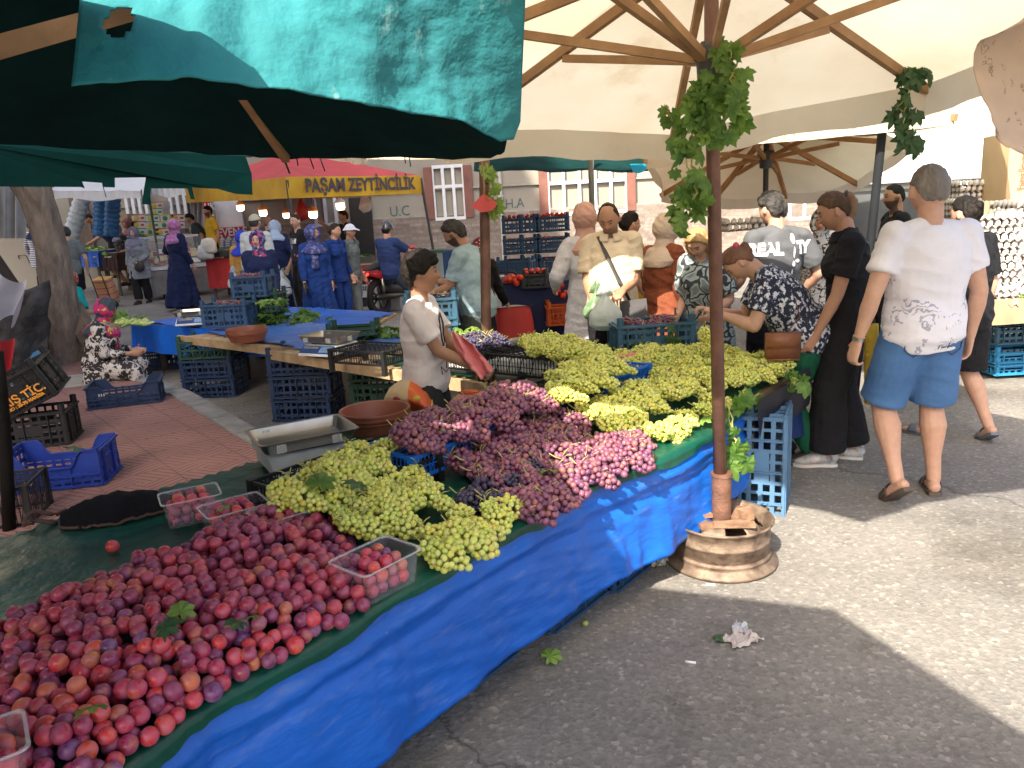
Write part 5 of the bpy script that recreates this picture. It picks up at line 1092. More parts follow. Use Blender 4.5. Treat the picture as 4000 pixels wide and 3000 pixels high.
mb=MB(); mb.grid(lambda u,v:FQ(u,.02+.36*v**2.2,.71+.6*math.sin(v*PI/2)),2,8); mb.build('front_glass',glass('fridge_glass',(.7,.8,.85),.05,.12),fr,True)
mb=MB(); rng=random.Random(4)
for i in range(34):
    c=FQ(rng.uniform(.05,.95),rng.uniform(.15,.6),.76+rng.random()*.25); mb.m=i%3; mb.box(c,(.16,.12,.09),(0,0,rng.random()))
mb.m=0; tag(mb.build('cheese_goods',[M('cheese',(.65,.55,.3),.6),M('cheese_white',(.7,.68,.62),.6),M('sausage',(.35,.08,.05),.5)],fr),kind='stuff')
mb=MB(); c=FQ(.75,.55,1.34); mb.box(c+V((0,0,.06)),(.3,.25,.1)); mb.build('counter_scale',M('scale_dark',(.1,.1,.11),.4),fr)
# fruit boxes
BOXW=M('carton_white',(.62,.62,.58),.7,(.5,.5,.47),3); BXY=M('carton_yellow',(.6,.5,.04),.6); BXG=M('carton_green',(.03,.25,.1),.6); BXB=M('carton_brown',(.4,.28,.17),.8,(.3,.2,.12),4); BXR=M('carton_red',(.5,.05,.05),.6)
nb=0
for y0,xs_ in ((443,(338,)),(457,(338,)),(470,(262,300,330,362,385)),(485,(262,282,300,330,360,385)),(500,(300,330,352)),(513,(300,322))):
    for x in xs_:
        p=a(x,y0+7,18.6); t=thing('fruit_carton',('printed white' if x>295 else 'plain brown')+f' fruit carton in the stack left of the tent, '+{443:'very top of the pile',457:'second row from top',470:'third row',485:'fourth row',500:'fifth row',513:'bottom row'}[y0]+{262:', far left',282:', left',300:', centre left',322:', centre',330:', centre',338:'',352:', right',360:', right',362:', right',385:', far right'}[x],'carton',(p.x,18.8,p.z-.02),0,'fruit cartons stacked left of the tent')
        mb=MB(); mb.box((0,0,.09),(.32,.4,.165)); mb.build('carton_body',BOXW if x>295 else BXB,t)
        if x>295:
            k=nb%3; mb=MB(); mb.ell((-.05,-.2,.08),(.06,.006,.055)); mb.build('printed_fruit',BXY if k<2 else BXG,t,True)
            mb=MB(); mb.box((.0,-.201,.16),(.32,.006,.02)); mb.box((.09,-.201,.08),(.08,.005,.05)); mb.build('printed_band',BXR if k==0 else BXG if k==1 else BXY,t)
        nb+=1
# vegetable stand
ctr('vegetable stand with blue cloth behind the tree',152,212,545,578,17.5,BLUE,1.4); ctr('vegetable stand end with dark brown panel',212,252,548,585,17.6,M('panel_brown',(.06,.025,.02),.6),1.2)
def greens(label,x0,x1,y0,y1,Y,n,cols,s=.1,dz=.12):
    rng=random.Random(int(x0)); mb=MB(); 
    for i in range(n):
        mb.m=rng.randrange(len(cols)); x=rng.uniform(x0,x1); y=rng.uniform(y0,y1); p=a(x,y,Y+ (y1-y)/max(1,(y1-y0))*1.0); e=Euler((rng.random(),rng.random()*.5,rng.random()*6)).to_matrix(); r=V((s*rng.uniform(.6,1.5),s*.35,s*.28)); mb.add([p+e@V((v.x*r.x,v.y*r.y,v.z*r.z)) for v in I1[0]],I1[1],mb.m)
    tag(mb.build('vegetables',cols,None,True),label,'vegetables',None,'stuff')
greens('long green vegetables heaped on the blue stand',150,225,537,549,17.6,130,[M('veg1',(.16,.32,.06),.6),M('veg2',(.3,.45,.12),.6),M('veg3',(.05,.14,.03),.6)],.14); greens('aubergines, turnips and small vegetables on the stand edge',165,250,547,556,17.5,110,[M('veg4',(.5,.42,.42),.6),M('veg5',(.09,.02,.06),.4),M('veg6',(.1,.2,.06),.6),M('veg7',(.6,.58,.5),.6)],.09)
greens('pale lettuces by the low blue table',255,320,692,700,8.6,50,[M('veg8',(.4,.52,.12),.6),M('veg9',(.5,.58,.2),.6)],.07)
# scaffold/junk at left: tree, plank, bundles
BARK=M('bark',(.2,.155,.12),.95,(.085,.065,.052),9,1.,16,st=(1,1,.35),bd=.05)
tr=thing('street_tree','thick leaning street tree trunk on the pavement','tree',tuple(g(140,782,.12)),world=True)
tb_=g(140,782,.12); Yt=tb_.y
tp_=[(142,800),(140,760),(136,700),(125,620),(113,540),(98,480),(80,430),(66,395),(55,350)]
wd=[50,39,36,32,31,31,34,38,42]
pts=[a(x,y,Yt) for x,y in tp_]; 
def trunk(u,v):
    i=v*(len(pts)-1); k=min(int(i),len(pts)-2); f_=i-k; c=pts[k].lerp(pts[k+1],f_); r=(wd[k]*(1-f_)+wd[k+1]*f_)*K/FPX*Yt; an=2*PI*u
    r*=1+.06*math.sin(an*3+v*4)+.07*fbm((math.cos(an)*1.5,math.sin(an)*1.5,v*6)); return c+V((math.cos(an)*r,math.sin(an)*r,0))
mb=MB(); mb.grid(trunk,48,70); mb.build('trunk',BARK,tr,True)
for k,(dx,dy,dz) in enumerate(((-1.6,.5,1.6),(1.2,.8,1.9),(-.2,-.9,2.0),(.4,1.5,1.7))):
    p=pts[-1]+V((0,0,-.1)); mb=MB(); mb.tube([p,p+V((dx*.4,dy*.4,dz*.5)),p+V((dx,dy,dz))],[.28,.17,.07],12); mb.build('limb',BARK,tr,True)
rng=random.Random(8); mb=MB(); c0=pts[-1]+V((0,.3,2.3))
for i in range(1500):
    d=V((rng.gauss(0,1),rng.gauss(0,1),rng.gauss(0,.6))); d.normalize(); q=c0+V((d.x*2.3,d.y*2.2,d.z*1.1))*rng.uniform(.45,1.)*(1+.25*fbm(d*2)); 
    if q.z<3.0: continue
    e=Euler((rng.random()*6,rng.random()*6,rng.random()*6)).to_matrix(); s=rng.uniform(.09,.16); mb.add([q+e@(V(v)*s) for v in ((-1,-.5,0),(0,-.6,.1),(1,0,0),(.1,.6,.1))],[(0,1,2,3)])
mb.build('crown',M('tree_leaf',(.07,.13,.03),.6,(.04,.08,.02),4,trans=.3),tr)
for (pp_,w_,h_,lab) in (((( -70,545,8.8),(62,735,8.9)),.85,.05,'wide dark wooden board leaning against the tree on the left'),(((155,660,9.6),(222,778,9.1)),.16,.09,'narrow wooden beam propped on the right of the tree')):
    p=a(*pp_[0]);q=a(*pp_[1]); d=(q-p).normalized(); o=MB(); o.beam(p,q,h_*2,w_,up=V((0,1,0))) ; ob=o.build('wooden_board',M('board_dark',(.06,.042,.03),.85,(.025,.018,.014),8,.5,30) if w_>.5 else WOODD,None,auto=True); tag(ob,lab,'board')
mb=MB(); mb.grid(lambda u,v:a(-20+125*u,600+170*v+30*math.sin(u*3),8.6)+V((0,.28*math.sin(u*PI)*-1+.1*fbm((u*4,v*4,2)),0)),30,20); tag(mb.build('bundle_pile',M('dark_bundle',(.018,.017,.018),.85,(.05,.047,.047),4,.6,8,bd=.06),None,True,solid=.02),'dark netted bundles piled left of the tree','bundle')
mb=MB(); mb.grid(lambda u,v:g(-30+125*u,735+45*v-10*math.sin(u*3),.35)+V((0,0,.16*math.sin(PI*v)+.05*fbm((u*7,v*5,3)))),30,14); tag(mb.build('blue_plastic_sheet',M('blue_film',(.1,.26,.42),.4,(.05,.16,.32),3,.6,12,bd=.04),None,True),'crumpled pale blue plastic sheet at the left in front of the tree','sheet')
mb=MB(); mb.grid(lambda u,v:a(-20+62*u,600+95*v+12*math.sin(u*9),7.6)+V((0,.12*math.sin(u*8+v*3),0)),18,14); tag(mb.build('white_cloth',M('pale_cloth',(.5,.5,.55),.8,(.4,.4,.43),3,.4,8,bd=.03),None,True),'greyish white cloth hanging at the left frame edge','cloth')
mb=MB(); mb.grid(lambda u,v:a(-20+42*u,735+125*v,5.9)+V((0,.06*math.sin(u*8+v*3),0)),14,14); tag(mb.build('red_net_bag',Mpat('red_check',[(0,(.4,.02,.03)),(.5,(.4,.02,.03)),(.8,(.5,.3,.3))],40,'noise'),None,True),'red checked bag hanging at the left frame edge','bag')
mb=MB(); mb.tube([a(-8,760,3.9),a(2,850,3.9),a(14,1000,3.9),a(22,1180,3.9)],.032,12); tag(mb.build('dark_post',M('dark_post_wood',(.012,.011,.01),.8,bs=.4,bsc=20,spec=.1),None,True),'dark post standing at the left frame edge','post')
mb=MB(); mb.tube([g(205,815,.14),g(170,845,.14),g(220,840,.14),g(300,790,.13)],.012,8)
mb=MB(); mb.grid(lambda u,v:g(228+80*u,772+22*v+6*math.sin(u*8),.15)+V((0,0,.06*abs(fbm((u*6,v*6,3))))),20,10); tag(mb.build('blue_cloth_bundle',M('blue_cloth_s',(.1,.18,.42),.7,(.04,.08,.25),5,.5,10,bd=.04),None,True),'blue shiny cloth on the ground beside the seated woman','cloth')
# ================================================================ white van
VY=9.0; vL,vR=a(1800,480,VY).x,a(2150,480,VY).x; vc=(vL+vR)/2; vw=vR-vL
van=thing('white_van','white high-roof van with wide dark window parked behind the shoppers','van',(vc,VY,0),world=True)
VW=M('van_white',(.72,.73,.74),.3,(.62,.63,.64),1,coat=.4)
z1=a(1950,388,VY).z; zr=a(1950,292,VY).z+.15; zwb=a(1950,520,VY).z; zwt=a(1950,408,VY).z
def sec(y,k=1.,top=zr):  # cross-section outline at depth y
    w2=vw/2*k; return [(-w2,.35),(-w2*1.0,1.1),(-w2*.97,z1),(-w2*.80,top-.12),(-w2*.7,top),(w2*.7,top),(w2*.80,top-.12),(w2*.97,z1),(w2,1.1),(w2,.35)]
S=[(VY+.0,.985,z1+.1),(VY+.12,1.,zr-.15),(VY+.5,1.,zr),(VY+4.6,1.,zr)]
vs=[];n=10
for y,k,tz in S: vs+= [V((vc+x,y,z)) for x,z in sec(y,k,tz)]
mb=MB(); mb.add(vs,[(i*n+k,i*n+(k+1)%n,(i+1)*n+(k+1)%n,(i+1)*n+k) for i in range(3) for k in range(n)]+[tuple(range(n-1,-1,-1)),tuple(range(3*n,4*n))]); mb.build('body',VW,van,auto=True)
mb=MB(); mb.prism([V((vc-vw*.5,VY-.10,z1+.02)),V((vc+vw*.52,VY-.10,z1+.02)),V((vc+vw*.5,VY+.1,z1+.06)),V((vc-vw*.5,VY+.1,z1+.06))],V((0,0,-.05))); mb.build('roof_lip',VW,van)
def rrect(cx,cz,w_,h_,y,r=.12,n=5):
    o=[]
    for sx,sz,s0 in ((1,1,0),(-1,1,90),(-1,-1,180),(1,-1,270)):
        for i in range(n+1): an=R(s0+90*i/n); o.append(V((cx+sx*(w_/2-r)+r*math.cos(an),y,cz+sz*(h_/2-r)+r*math.sin(an))))
    return o
mb=MB(); mb.prism(rrect(vc,(zwt+zwb)/2,vw*.84,zwt-zwb,VY-.045),V((0,.03,0))); mb.build('window_seal',M('rubber',(.015,.015,.015),.6),van)
mb=MB(); mb.prism(rrect(vc,(zwt+zwb)/2,vw*.80,(zwt-zwb)*.87,VY-.055),V((0,.008,0))); wg=mb.build('rear_window',M('van_glass',(.09,.10,.11),.12,(.13,.14,.15),1.2,spec=.8),van)
mb=MB(); p=a(2092,391,VY-.1); mb.box((p.x,VY-.07,p.z),(.3,.006,.14)); nn_=mb.build('paper_sign',M('paper_white',(.7,.7,.68),.7),van); text('1 ŞİLİ\n10 LİRA',.06,(p.x,VY-.075,p.z+.02),(1,0,0),(0,0,1),BLACKM,van,bold=.001)
for s in (-1,1):
    mb=MB(); mb.box((vc+s*vw*.44,VY-.03,.95),(.14,.05,.4)); mb.build('tail_light',M('tail_red',(.4,.02,.02),.3),van)
    for y in (VY+.8,VY+3.6):
        w_=MB(); w_.tube([(vc+s*(vw/2-.1),y,.34),(vc+s*(vw/2+.01),y,.34)],.33,24); wh=w_.build('wheel',BLACKM,van,True)
mb=MB(); mb.box((vc,VY-.08,.5),(vw*.98,.12,.22)); mb.build('bumper',M('bumper_grey',(.1,.1,.1),.6),van)
van.rotation_euler=(0,0,R(-20))
# ================================================================ eggs
CARD=M('egg_card',(.42,.30,.2),.95,(.3,.21,.14),5,.3,20); CARDW=M('egg_card_pale',(.40,.36,.32),.95,(.3,.26,.23),5,.3,20); EGG=M('egg_white',(.72,.68,.64),.45,(.62,.58,.54),3)
def eggtray_mesh(mat):
    mb=MB(); mb.grid(lambda u,v:V((-.15+.3*u,-.15+.3*v,.02+.009*math.sin(u*6*2*PI-PI/2)*math.sin(v*6*2*PI-PI/2)*-1)),36,36); return mb.mesh('egg_tray',mat,True)
ETM={'b':eggtray_mesh(CARD),'w':eggtray_mesh(CARDW)}
mb=MB()
for i in range(6):
    for j in range(6): 
        if i in(0,5) or j==0: mb.ell((-.125+.05*i,-.125+.05*j,.04),(.02,.02,.026),nu=8,nv=6)
EGM=mb.mesh('eggs',EGG,True)
def eggstack(x,y,Y,n,k,lab,dz=.048,sc=1.15):
    p=a(x,y,Y)
    for i in range(n):
        o=bpy.data.objects.new('egg_tray',ETM[k]); COL.objects.link(o); o.location=(p.x+random.uniform(-.02,.02),p.y+random.uniform(-.02,.02),p.z+i*dz*sc); o.rotation_euler=(random.uniform(-.03,.03),random.uniform(-.04,.04),random.uniform(-.1,.1)); o.scale=(sc,)*3
        tag(o,('topmost ' if i==n-1 else 'lowest ' if i==0 else '')+f'egg tray full of eggs in the {lab}','egg tray',f'egg trays in the {lab}')
        e=bpy.data.objects.new('eggs',EGM); COL.objects.link(e); e.parent=o; e['kind']='stuff'
eggstack(2080,482,7.6,7,'b','brown stack before the van window'); eggstack(2125,660,6.1,13,'w','left white stack on the right stall'); eggstack(2190,630,6.3,13,'w','right white stack on the right stall'); eggstack(2150,560,6.9,9,'b','rear brown stack at the right edge')
eggstack(1600,502,6.9,2,'w','low stack beside the grey shirted man')
for i,(x,y) in enumerate(((2140,622),(2155,616),(2170,622),(2185,618),(2128,628),(2150,630),(2200,612),(2172,634),(2190,632),(2210,628))):
    mb=MB(); mb.ell((0,0,0),(.024,.024,.03),nu=12,nv=8); o=mb.build('egg',EGG,None,True); o.location=a(x,y+2,5.95); o.rotation_euler=(1.2,i,.3); tag(o,'loose white egg lying before the egg tray stacks','egg','loose eggs on the right stall')
rt=thing('egg_table','cardboard covered table under the egg trays at the right edge','table',(a(2190,700,6.5).x,6.5,0),world=True)
pz=a(2160,640,6.1).z; x0=a(2098,640,6.1).x
mb=MB(); mb.box((x0+1.,6.6,pz-.02),(2.,1.3,.04)); mb.build('tabletop',WOODL,rt)
mb=MB(); mb.grid(lambda u,v:V((x0+1.6*u,5.93-.01*math.sin(u*20),pz-.0-.2*v)),10,2); mb.build('cardboard_front',BXB,rt)
for x in (x0+.1,x0+1.9): mb=MB(); mb.box((x,6.9,pz/2),(.06,.06,pz)); mb.build('leg',WOODD,rt)
greens('parsley lying along the cardboard under the eggs',2105,2212,628,640,5.95,50,[M('pars',(.12,.25,.04),.7)],.045)
for i,(x,y,w_,h_) in enumerate(((2190,440,.42,.62),(2212,442,.5,.55))):
    p=a(x,y,7.3+i*.3); t=thing('cardboard_box',('tall pale' if i==0 else 'wide')+' cardboard box at the right edge beyond the eggs','carton',(p.x,p.y,p.z)); mb=MB(); mb.box((0,0,h_/2),(w_,.4,h_)); mb.build('carton_body',M('carton_tan',(.6,.42,.25),.8,(.5,.34,.19),3),t)
    if i==0: text('beslegg',.12,(-.08,-.21,.3),(0,0,1),(-1,0,0),M('print_red',(.6,.12,.08),.6),t)
# ================================================================ litter & small things on the road
mb=MB(); mb.tube([V((-.012,0,.004)),V((.012,0,.004))],.004,8)
for x,y,lab in ((1535,1265,'white cigarette end on the sunlit road below the wheel rim'),(1492,1433,'pale cigarette end on the shaded road')):
    m_=MB(); m_.tube([V((-.018,.006,.005)),V((.018,-.006,.005))],.005,8); o=m_.build('cigarette_end',WHITEP,None,True); o.location=g(x,y,0); tag(o,lab,'cigarette end')
def paper(label,x,y,sx,sy,mat,seed,name='crumpled_paper',hh=.03):
    p=g(x,y,0); mb=MB(); mb.grid(lambda u,v:V((sx*(u-.5)*(1+.3*fbm((v*3,seed,0))),sy*(v-.5)*(1+.4*fbm((u*3,seed,1))),.006+hh*abs(fbm((u*3.5+seed,v*3.5,2))))),12,10); o=mb.build(name,mat,None,False,solid=.0015); o.location=p; o.rotation_euler=(0,0,seed); tag(o,label,'litter')
paper('crumpled pinkish white paper on the shaded road',1603,1385,.13,.09,M('tissue',(.5,.44,.42),.8),.4); paper('smaller bluish white paper scrap above the crumpled paper',1598,1362,.07,.05,M('tissue2',(.5,.52,.56),.8),1.2)
paper('silver and yellow wrapper lying beside the wheel rim',1408,1212,.15,.09,M('wrapper',(.55,.5,.2),.3,(.6,.62,.65),14,metal=.4),2.1,'wrapper',.05)
mb=MB(); mb.ell((0,0,.012),(.013,.013,.012)); o=mb.build('fallen_grape',GM['white'] if False else M('grape_single',(.35,.4,.1),.4),None,True); o.location=g(1265,1352,0); tag(o,'single fallen green grape on the road','grape')
# ================================================================ motorcycle (rear three quarter view)
MY=12.5; mp=a(822,690,MY); gm=gz(MY); mo=thing('motorcycle','red and black motorcycle ridden by the man with a helmet','motorcycle',(mp.x,MY,gm),R(-28))
def mt(name,mb,mat,sm=True,par=None): return mb.build(name,mat,par or mo,sm)
RB=M('moto_red',(.5,.02,.02),.25,coat=.6); RUB=M('tyre',(.025,.025,.027),.8)
for nm_,y in (('rear',0),('front',1.25)):
    mb=MB(); mb.lathe([(.20,-.045),(.265,-.055),(.29,-.03),(.298,0),(.29,.03),(.265,.055),(.20,.045)],(0,0,0),28,closed=True); mb.v=[(z,y+x_,.298+y_) for x_,y_,z in mb.v]; w_=mt('wheel',mb,RUB)
    mb=MB(); mb.lathe([(.2,-.03),(.21,0),(.2,.03),(.185,.03),(.185,-.03)],(0,0,0),28,closed=True)
    for k in range(5): an=2*PI*k/5; mb.beam((.04*math.cos(an),.04*math.sin(an),0),(.19*math.cos(an),.19*math.sin(an),0),.03,.025)
    mb.ell((0,0,0),(.05,.05,.05)); mb.v=[(z,y+x_,.298+y_) for x_,y_,z in mb.v]; mt('rim',mb,M('rim_dark',(.12,.12,.13),.4,metal=.6),True,w_)
mb=MB(); mb.limb([V((0,-.25,.76)),V((0,.05,.80)),V((0,.4,.74)),V((0,.62,.72))],[(.09,.03),(.14,.05),(.14,.06),(.09,.05)],14); mt('seat',mb,M('seat_black',(.02,.02,.02),.6))
for s in(-1,1):
    mb=MB(); mb.limb([V((s*.07,-.36,.72)),V((s*.13,-.05,.66)),V((s*.15,.35,.58)),V((s*.12,.6,.5))],[(.02,.03),(.035,.07),(.03,.09),(.02,.05)],12); mt('side_fairing',mb,RB)
    mb=MB(); mb.tube([V((s*.12,0,.3)),V((s*.14,-.04,.62))],.022,10); mt('shock_absorber',mb,STEEL)
mb=MB(); mb.limb([V((0,.75,.62)),V((0,1.0,.85)),V((0,1.05,1.0))],[(.17,.06),(.15,.06),(.1,.04)],12); mt('front_fairing',mb,RB)
mb=MB(); mb.ell((0,-.34,.7),(.11,.05,.045)); mt('tail_light',mb,MC.setdefault('tail_lit',emis('tail_lit',(1,.05,.03),1.2)))
mb=MB(); mb.beam((0,-.35,.6),(0,-.42,.32),.1,.02); mb.box((0,-.43,.28),(.2,.012,.16),(R(-12),0,0)); mt('mudguard',mb,BLACKM,False)
mb=MB(); mb.box((0,-.44,.45),(.25,.006,.2),(R(-12),0,0)); pl_=mt('number_plate',mb,WHITEP,False)
for t_,z in (('45 AOZ',.485),('182',.41)): text(t_,.085,(.0,-.446+(z-.45)*.21,z),(1,0,0),(0,.2,1),M('ink',(.02,.02,.02),.8),mo,bold=.003,sx=.9,off=.006)
mb=MB(); mb.box((-.115,-.446,.42),(.018,.004,.1),(R(-12),0,0)); mt('plate_band',mb,M('plate_blue',(.02,.08,.4),.5),False)
mb=MB(); mb.limb([V((.15,-.2,.32)),V((.15,.15,.3)),V((.12,.5,.28))],[.05,.05,.03],12); mt('exhaust',mb,M('exhaust',(.06,.06,.06),.35,metal=.7))
mb=MB(); mb.limb([V((0,.2,.42)),V((0,.6,.38))],[(.14,.14),(.13,.15)],12); mb.tube([(-.36,.72,1.0),(-.2,.85,1.02),(.2,.85,1.02),(.36,.72,1.0)],.016,8); mb.tube([(0,.9,1.),(0,1.25,.3)],.03,8); mb.box((-.02,.02,.3),(.1,.5,.06)); mt('frame',mb,BLACKM)
p=a(832,604,13.2); bx=thing('green_bin','green lidded box beside the rider of the motorcycle','box',(p.x,13.2,p.z-.5)); mb=MB(); mb.box((0,0,.35),(.5,.4,.7)); mb.build('box_body',M('bin_white',(.45,.47,.47),.5),bx); mb=MB(); mb.box((0,0,.72),(.54,.44,.06)); mb.build('lid',M('bin_green',(.02,.13,.09),.5),bx)
for i,(x,c) in enumerate(((955,(.02,.12,.08)),(968,(.03,.1,.3)))):
    p=a(x,598,9.5); bx=thing('plastic_bucket',('green lidded' if i==0 else 'blue')+' bucket behind the vendor in the light blue polo','bucket',(p.x,9.5,p.z)); mb=MB(); mb.lathe([(0,0),(.12,0),(.14,.3),(0,.3)],(0,0,0),20); mb.build('bucket_body',M('bucket%d'%i,(.4,.5,.55) if i==0 else c,.5),bx,auto=True); mb=MB(); mb.lathe([(0,.34),(.145,.33),(.15,.3),(0,.3)],(0,0,0),20); mb.build('lid',M('bucketlid%d'%i,c,.5),bx,auto=True)
p=a(970,690,8.); 
# shopping trolleys
def trolley(label,x,y,Y,rz,mat,s=1.,kind='stripe'):
    p=a(x,y,Y); t=thing('shopping_trolley',label,'trolley',(p.x,p.y,gz(Y)),R(rz)); t.scale=(s,s,s); t.rotation_euler=(R(-14),0,R(rz))
    mb=MB(); mb.grid(lambda u,v:V(((.17+.02*math.sin(PI*v))*math.copysign(abs(math.cos(2*PI*u))**.5,math.cos(2*PI*u)),(.12)*math.copysign(abs(math.sin(2*PI*u))**.5,math.sin(2*PI*u)),.1+.5*v)),32,10); mb.box((0,0,.1),(.3,.2,.01)); mb.build('bag_body',mat,t,True)
    mb=MB(); mb.grid(lambda u,v:V((-.18+.36*u,-.13+.26*v,.6+.03*math.sin(PI*u)*math.sin(PI*v))),8,8); mb.build('bag_flap',M('flap_grey',(.45,.43,.42),.7) if kind=='red' else mat,t,True)
    mb=MB()
    for sx in(-1,1): mb.tube([(sx*.13,.13,.05),(sx*.13,.15,.7),(sx*.12,.17,.95)],.01,8)
    mb.tube([(-.12,.17,.95),(-.1,.18,.98),(.1,.18,.98),(.12,.17,.95)],.011,8); mb.tube([(-.18,.1,.06),(.18,.1,.06)],.008,8); mb.tube([(-.1,-.14,.04),(-.1,-.1,.3),(.1,-.1,.3),(.1,-.14,.04)],.008,8); mb.build('frame',BLACKM,t,True)
    for sx in(-1,1): mb=MB(); mb.tube([(sx*.17,.1,.07),(sx*.2,.1,.07)],.07,18); mb.build('wheel',RUB,t,auto=True)
    if kind=='red':
        mb=MB(); mb.ell((0,-.14,.27),(.15,.05,.04)); mb.build('front_pocket_flap',M('flap_grey',(.45,.43,.42),.7),t,True)
    return t
STRP=Mpat('striped_bag',[(0,(.55,.3,.08)),(.25,(.5,.05,.1)),(.4,(.6,.42,.1)),(.6,(.05,.3,.5)),(.72,(.6,.3,.08)),(.9,(.5,.06,.12))],2.6,'wave',.7,dist=.02)
trolley('striped shopping trolley pulled by the woman in grey',238,640,15.8,170,STRP,1.0); trolley('striped shopping trolley behind the tree at the far left',75,560,20.5,170,STRP,1.0)
trolley('red shopping trolley with grey flaps behind the grape stall',1115,715,7.9,12,M('trolley_red',(.5,.03,.03),.6,(.4,.02,.02),3,.3,20),1.1,'red')
trolley('blue and pink shopping trolley beside the woman in the blue dress',635,680,9.6,30,Mpat('trolley_pk',[(0,(.1,.4,.65)),(.55,(.4,.42,.42)),(.8,(.55,.04,.14))],2,'wave',.6),.9)
trolley('grey framed trolley behind the woman in the brown dress',1370,690,6.6,10,M('trolley_grey',(.35,.45,.4),.6),1.0)
# small hanging red net on the far pole
fp=thing('thin_umbrella_pole','rusty thin pole behind the boy with a red paper tied on it','pole',(a(1050,728,6.05).x,6.05,0),world=True)
mb=MB(); q0=a(1050,700,6.05); q1=a(1046,352,6.05); mb.tube([V((q0.x+.03,6.05,0)),q0,q1,q1+V((0,0,.15))],.04,14); mb.build('pole',RUST,fp,True)
mb=MB(); c=a(1046,438,5.95); mb.add([c+V((0,0,.07)),c+V((-.10,-.02,-.02)),c+V((-.03,-.03,-.07)),c+V((.06,-.02,-.06)),c+V((.10,0,-.01)),c+V((.02,.04,-.05))],[(0,1,2),(0,2,3),(0,3,4),(0,4,5),(0,5,1),(1,5,4,3,2)]); mb.build('red_paper',M('red_paper',(.55,.05,.06),.5,bs=.5,bsc=20),fp)
mb=MB(); mb.tube([a(1032,290,5.4),a(1040,340,5.8),a(1046,400,5.95),a(1046,428,5.95)],.006,6); mb.build('string',M('string',(.5,.36,.22),.8),fp,True)
# ================================================================ people
SK={'l':(.52,.31,.22),'m':(.42,.235,.155),'t':(.37,.20,.125),'d':(.25,.13,.08)}
def skinmat():
    m,n,b,o=newmat('skin'); at=n.nodes.new('ShaderNodeAttribute'); at.attribute_name='Col'; v=tc(n)
    c=mixc(n,.35,at.outputs[0],ramp(n,nz(n,v,30,4),[(.3,(.75,.68,.66)),(.7,(1.12,1.08,1.06))]),'MULTIPLY')
    n.links.new(c,b.inputs['Base Color']); b.inputs['Roughness'].default_value=.5; b.inputs['Specular IOR Level'].default_value=.35
    b.inputs['Subsurface Weight'].default_value=.12; b.inputs['Subsurface Radius'].default_value=(.012,.005,.003); b.inputs['Subsurface Scale'].default_value=.5; return m
SKIN=skinmat()
def hairmat(name,c,c2): return M(name,c,.65,c2,14,.5,60,st=(1,1,.12),spec=.18,bd=.004)
HB=hairmat('hair_black',(.018,.014,.012),(.006,.005,.004)); HD=hairmat('hair_dark_brown',(.04,.025,.016),(.015,.01,.007)); HP=hairmat('hair_highlighted',(.13,.075,.04),(.035,.02,.013)); HPT=hairmat('hair_highlighted_tail',(.3,.19,.11),(.12,.07,.04)); HY=hairmat('hair_blonde',(.5,.32,.14),(.25,.14,.06)); HG=hairmat('hair_grey',(.07,.067,.065),(.012,.011,.01)); HG2=hairmat('hair_light_grey',(.24,.22,.2),(.12,.105,.095)); HA=hairmat('hair_auburn',(.22,.11,.07),(.10,.05,.03))
def sm(x,a0,b0):
    t=min(1,max(0,(x-a0)/(b0-a0))); return t*t*(3-2*t)
def gs(x,c,s): return math.exp(-((x-c)/s)**2)
HR=V((.0445,.056,.066))
def headpt(d,extra=0.):   # d unit dir -> head surface (h units), face to +y
    x,y,z=d; w=1-.26*sm(-z,.15,1.)*(1 if y>-.2 else .8); yy=y*(1 if y<0 else .93); 
    if y<0: yy*=1-.38*sm(-z,.1,.9)
    p=V((x*HR.x*w,yy*HR.y,z*HR.z))
    if y>.15:
        f=sm(y,.15,.5); k=0; ax=abs(x)
        k-=.0045*gs(ax,.36,.17)*gs(z,.03,.13); k+=.0022*gs(z,.24,.1)*gs(ax,.3,.3); k+=.0035*gs(ax,0,.10)*gs(z,-.02,.16)+.0145*gs(ax,0,.115)*gs(z,-.24,.10)
        k+=.0045*gs(ax,0,.26)*gs(z,-.53,.045)+.004*gs(ax,0,.24)*gs(z,-.45,.035)-.0012*gs(ax,0,.24)*gs(z,-.49,.02); k+=.005*gs(ax,0,.22)*gs(z,-.82,.13); k+=.0022*gs(ax,.5,.16)*gs(z,-.22,.16)
        p.y+=k*f
    return p+V((x,y,z))*extra
def headmesh(mb,Mx,scale,extra=None,nu=56,nv=48,flt=None):
    vs=[]
    for j in range(nv+1):
        for i in range(nu):
            th=PI*j/nv; ph=2*PI*i/nu+PI/2; d=V((math.sin(th)*math.cos(ph),math.sin(th)*math.sin(ph),math.cos(th)))
            e=extra(d) if extra else 0.; vs.append(Mx@(headpt(d,e)*scale))
    fs=[(j*nu+i,(j+1)*nu+i,(j+1)*nu+(i+1)%nu,j*nu+(i+1)%nu) for j in range(nv) for i in range(nu)]; mb.add(vs,fs)
def ik(S,T,l1,l2,pole):
    S=V(S);T=V(T); d=T-S; L=d.length; mx=(l1+l2)*.995
    if L>mx: T=S+d*(mx/L); d=T-S; L=mx
    x=(l1*l1-l2*l2+L*L)/(2*L); hh=math.sqrt(max(0,l1*l1-x*x)); u=d/L; p=V(pole); p=(p-u*p.dot(u)); p=p.normalized() if p.length>1e-5 else V((0,-1,0)); return S+u*x+p*hh,T
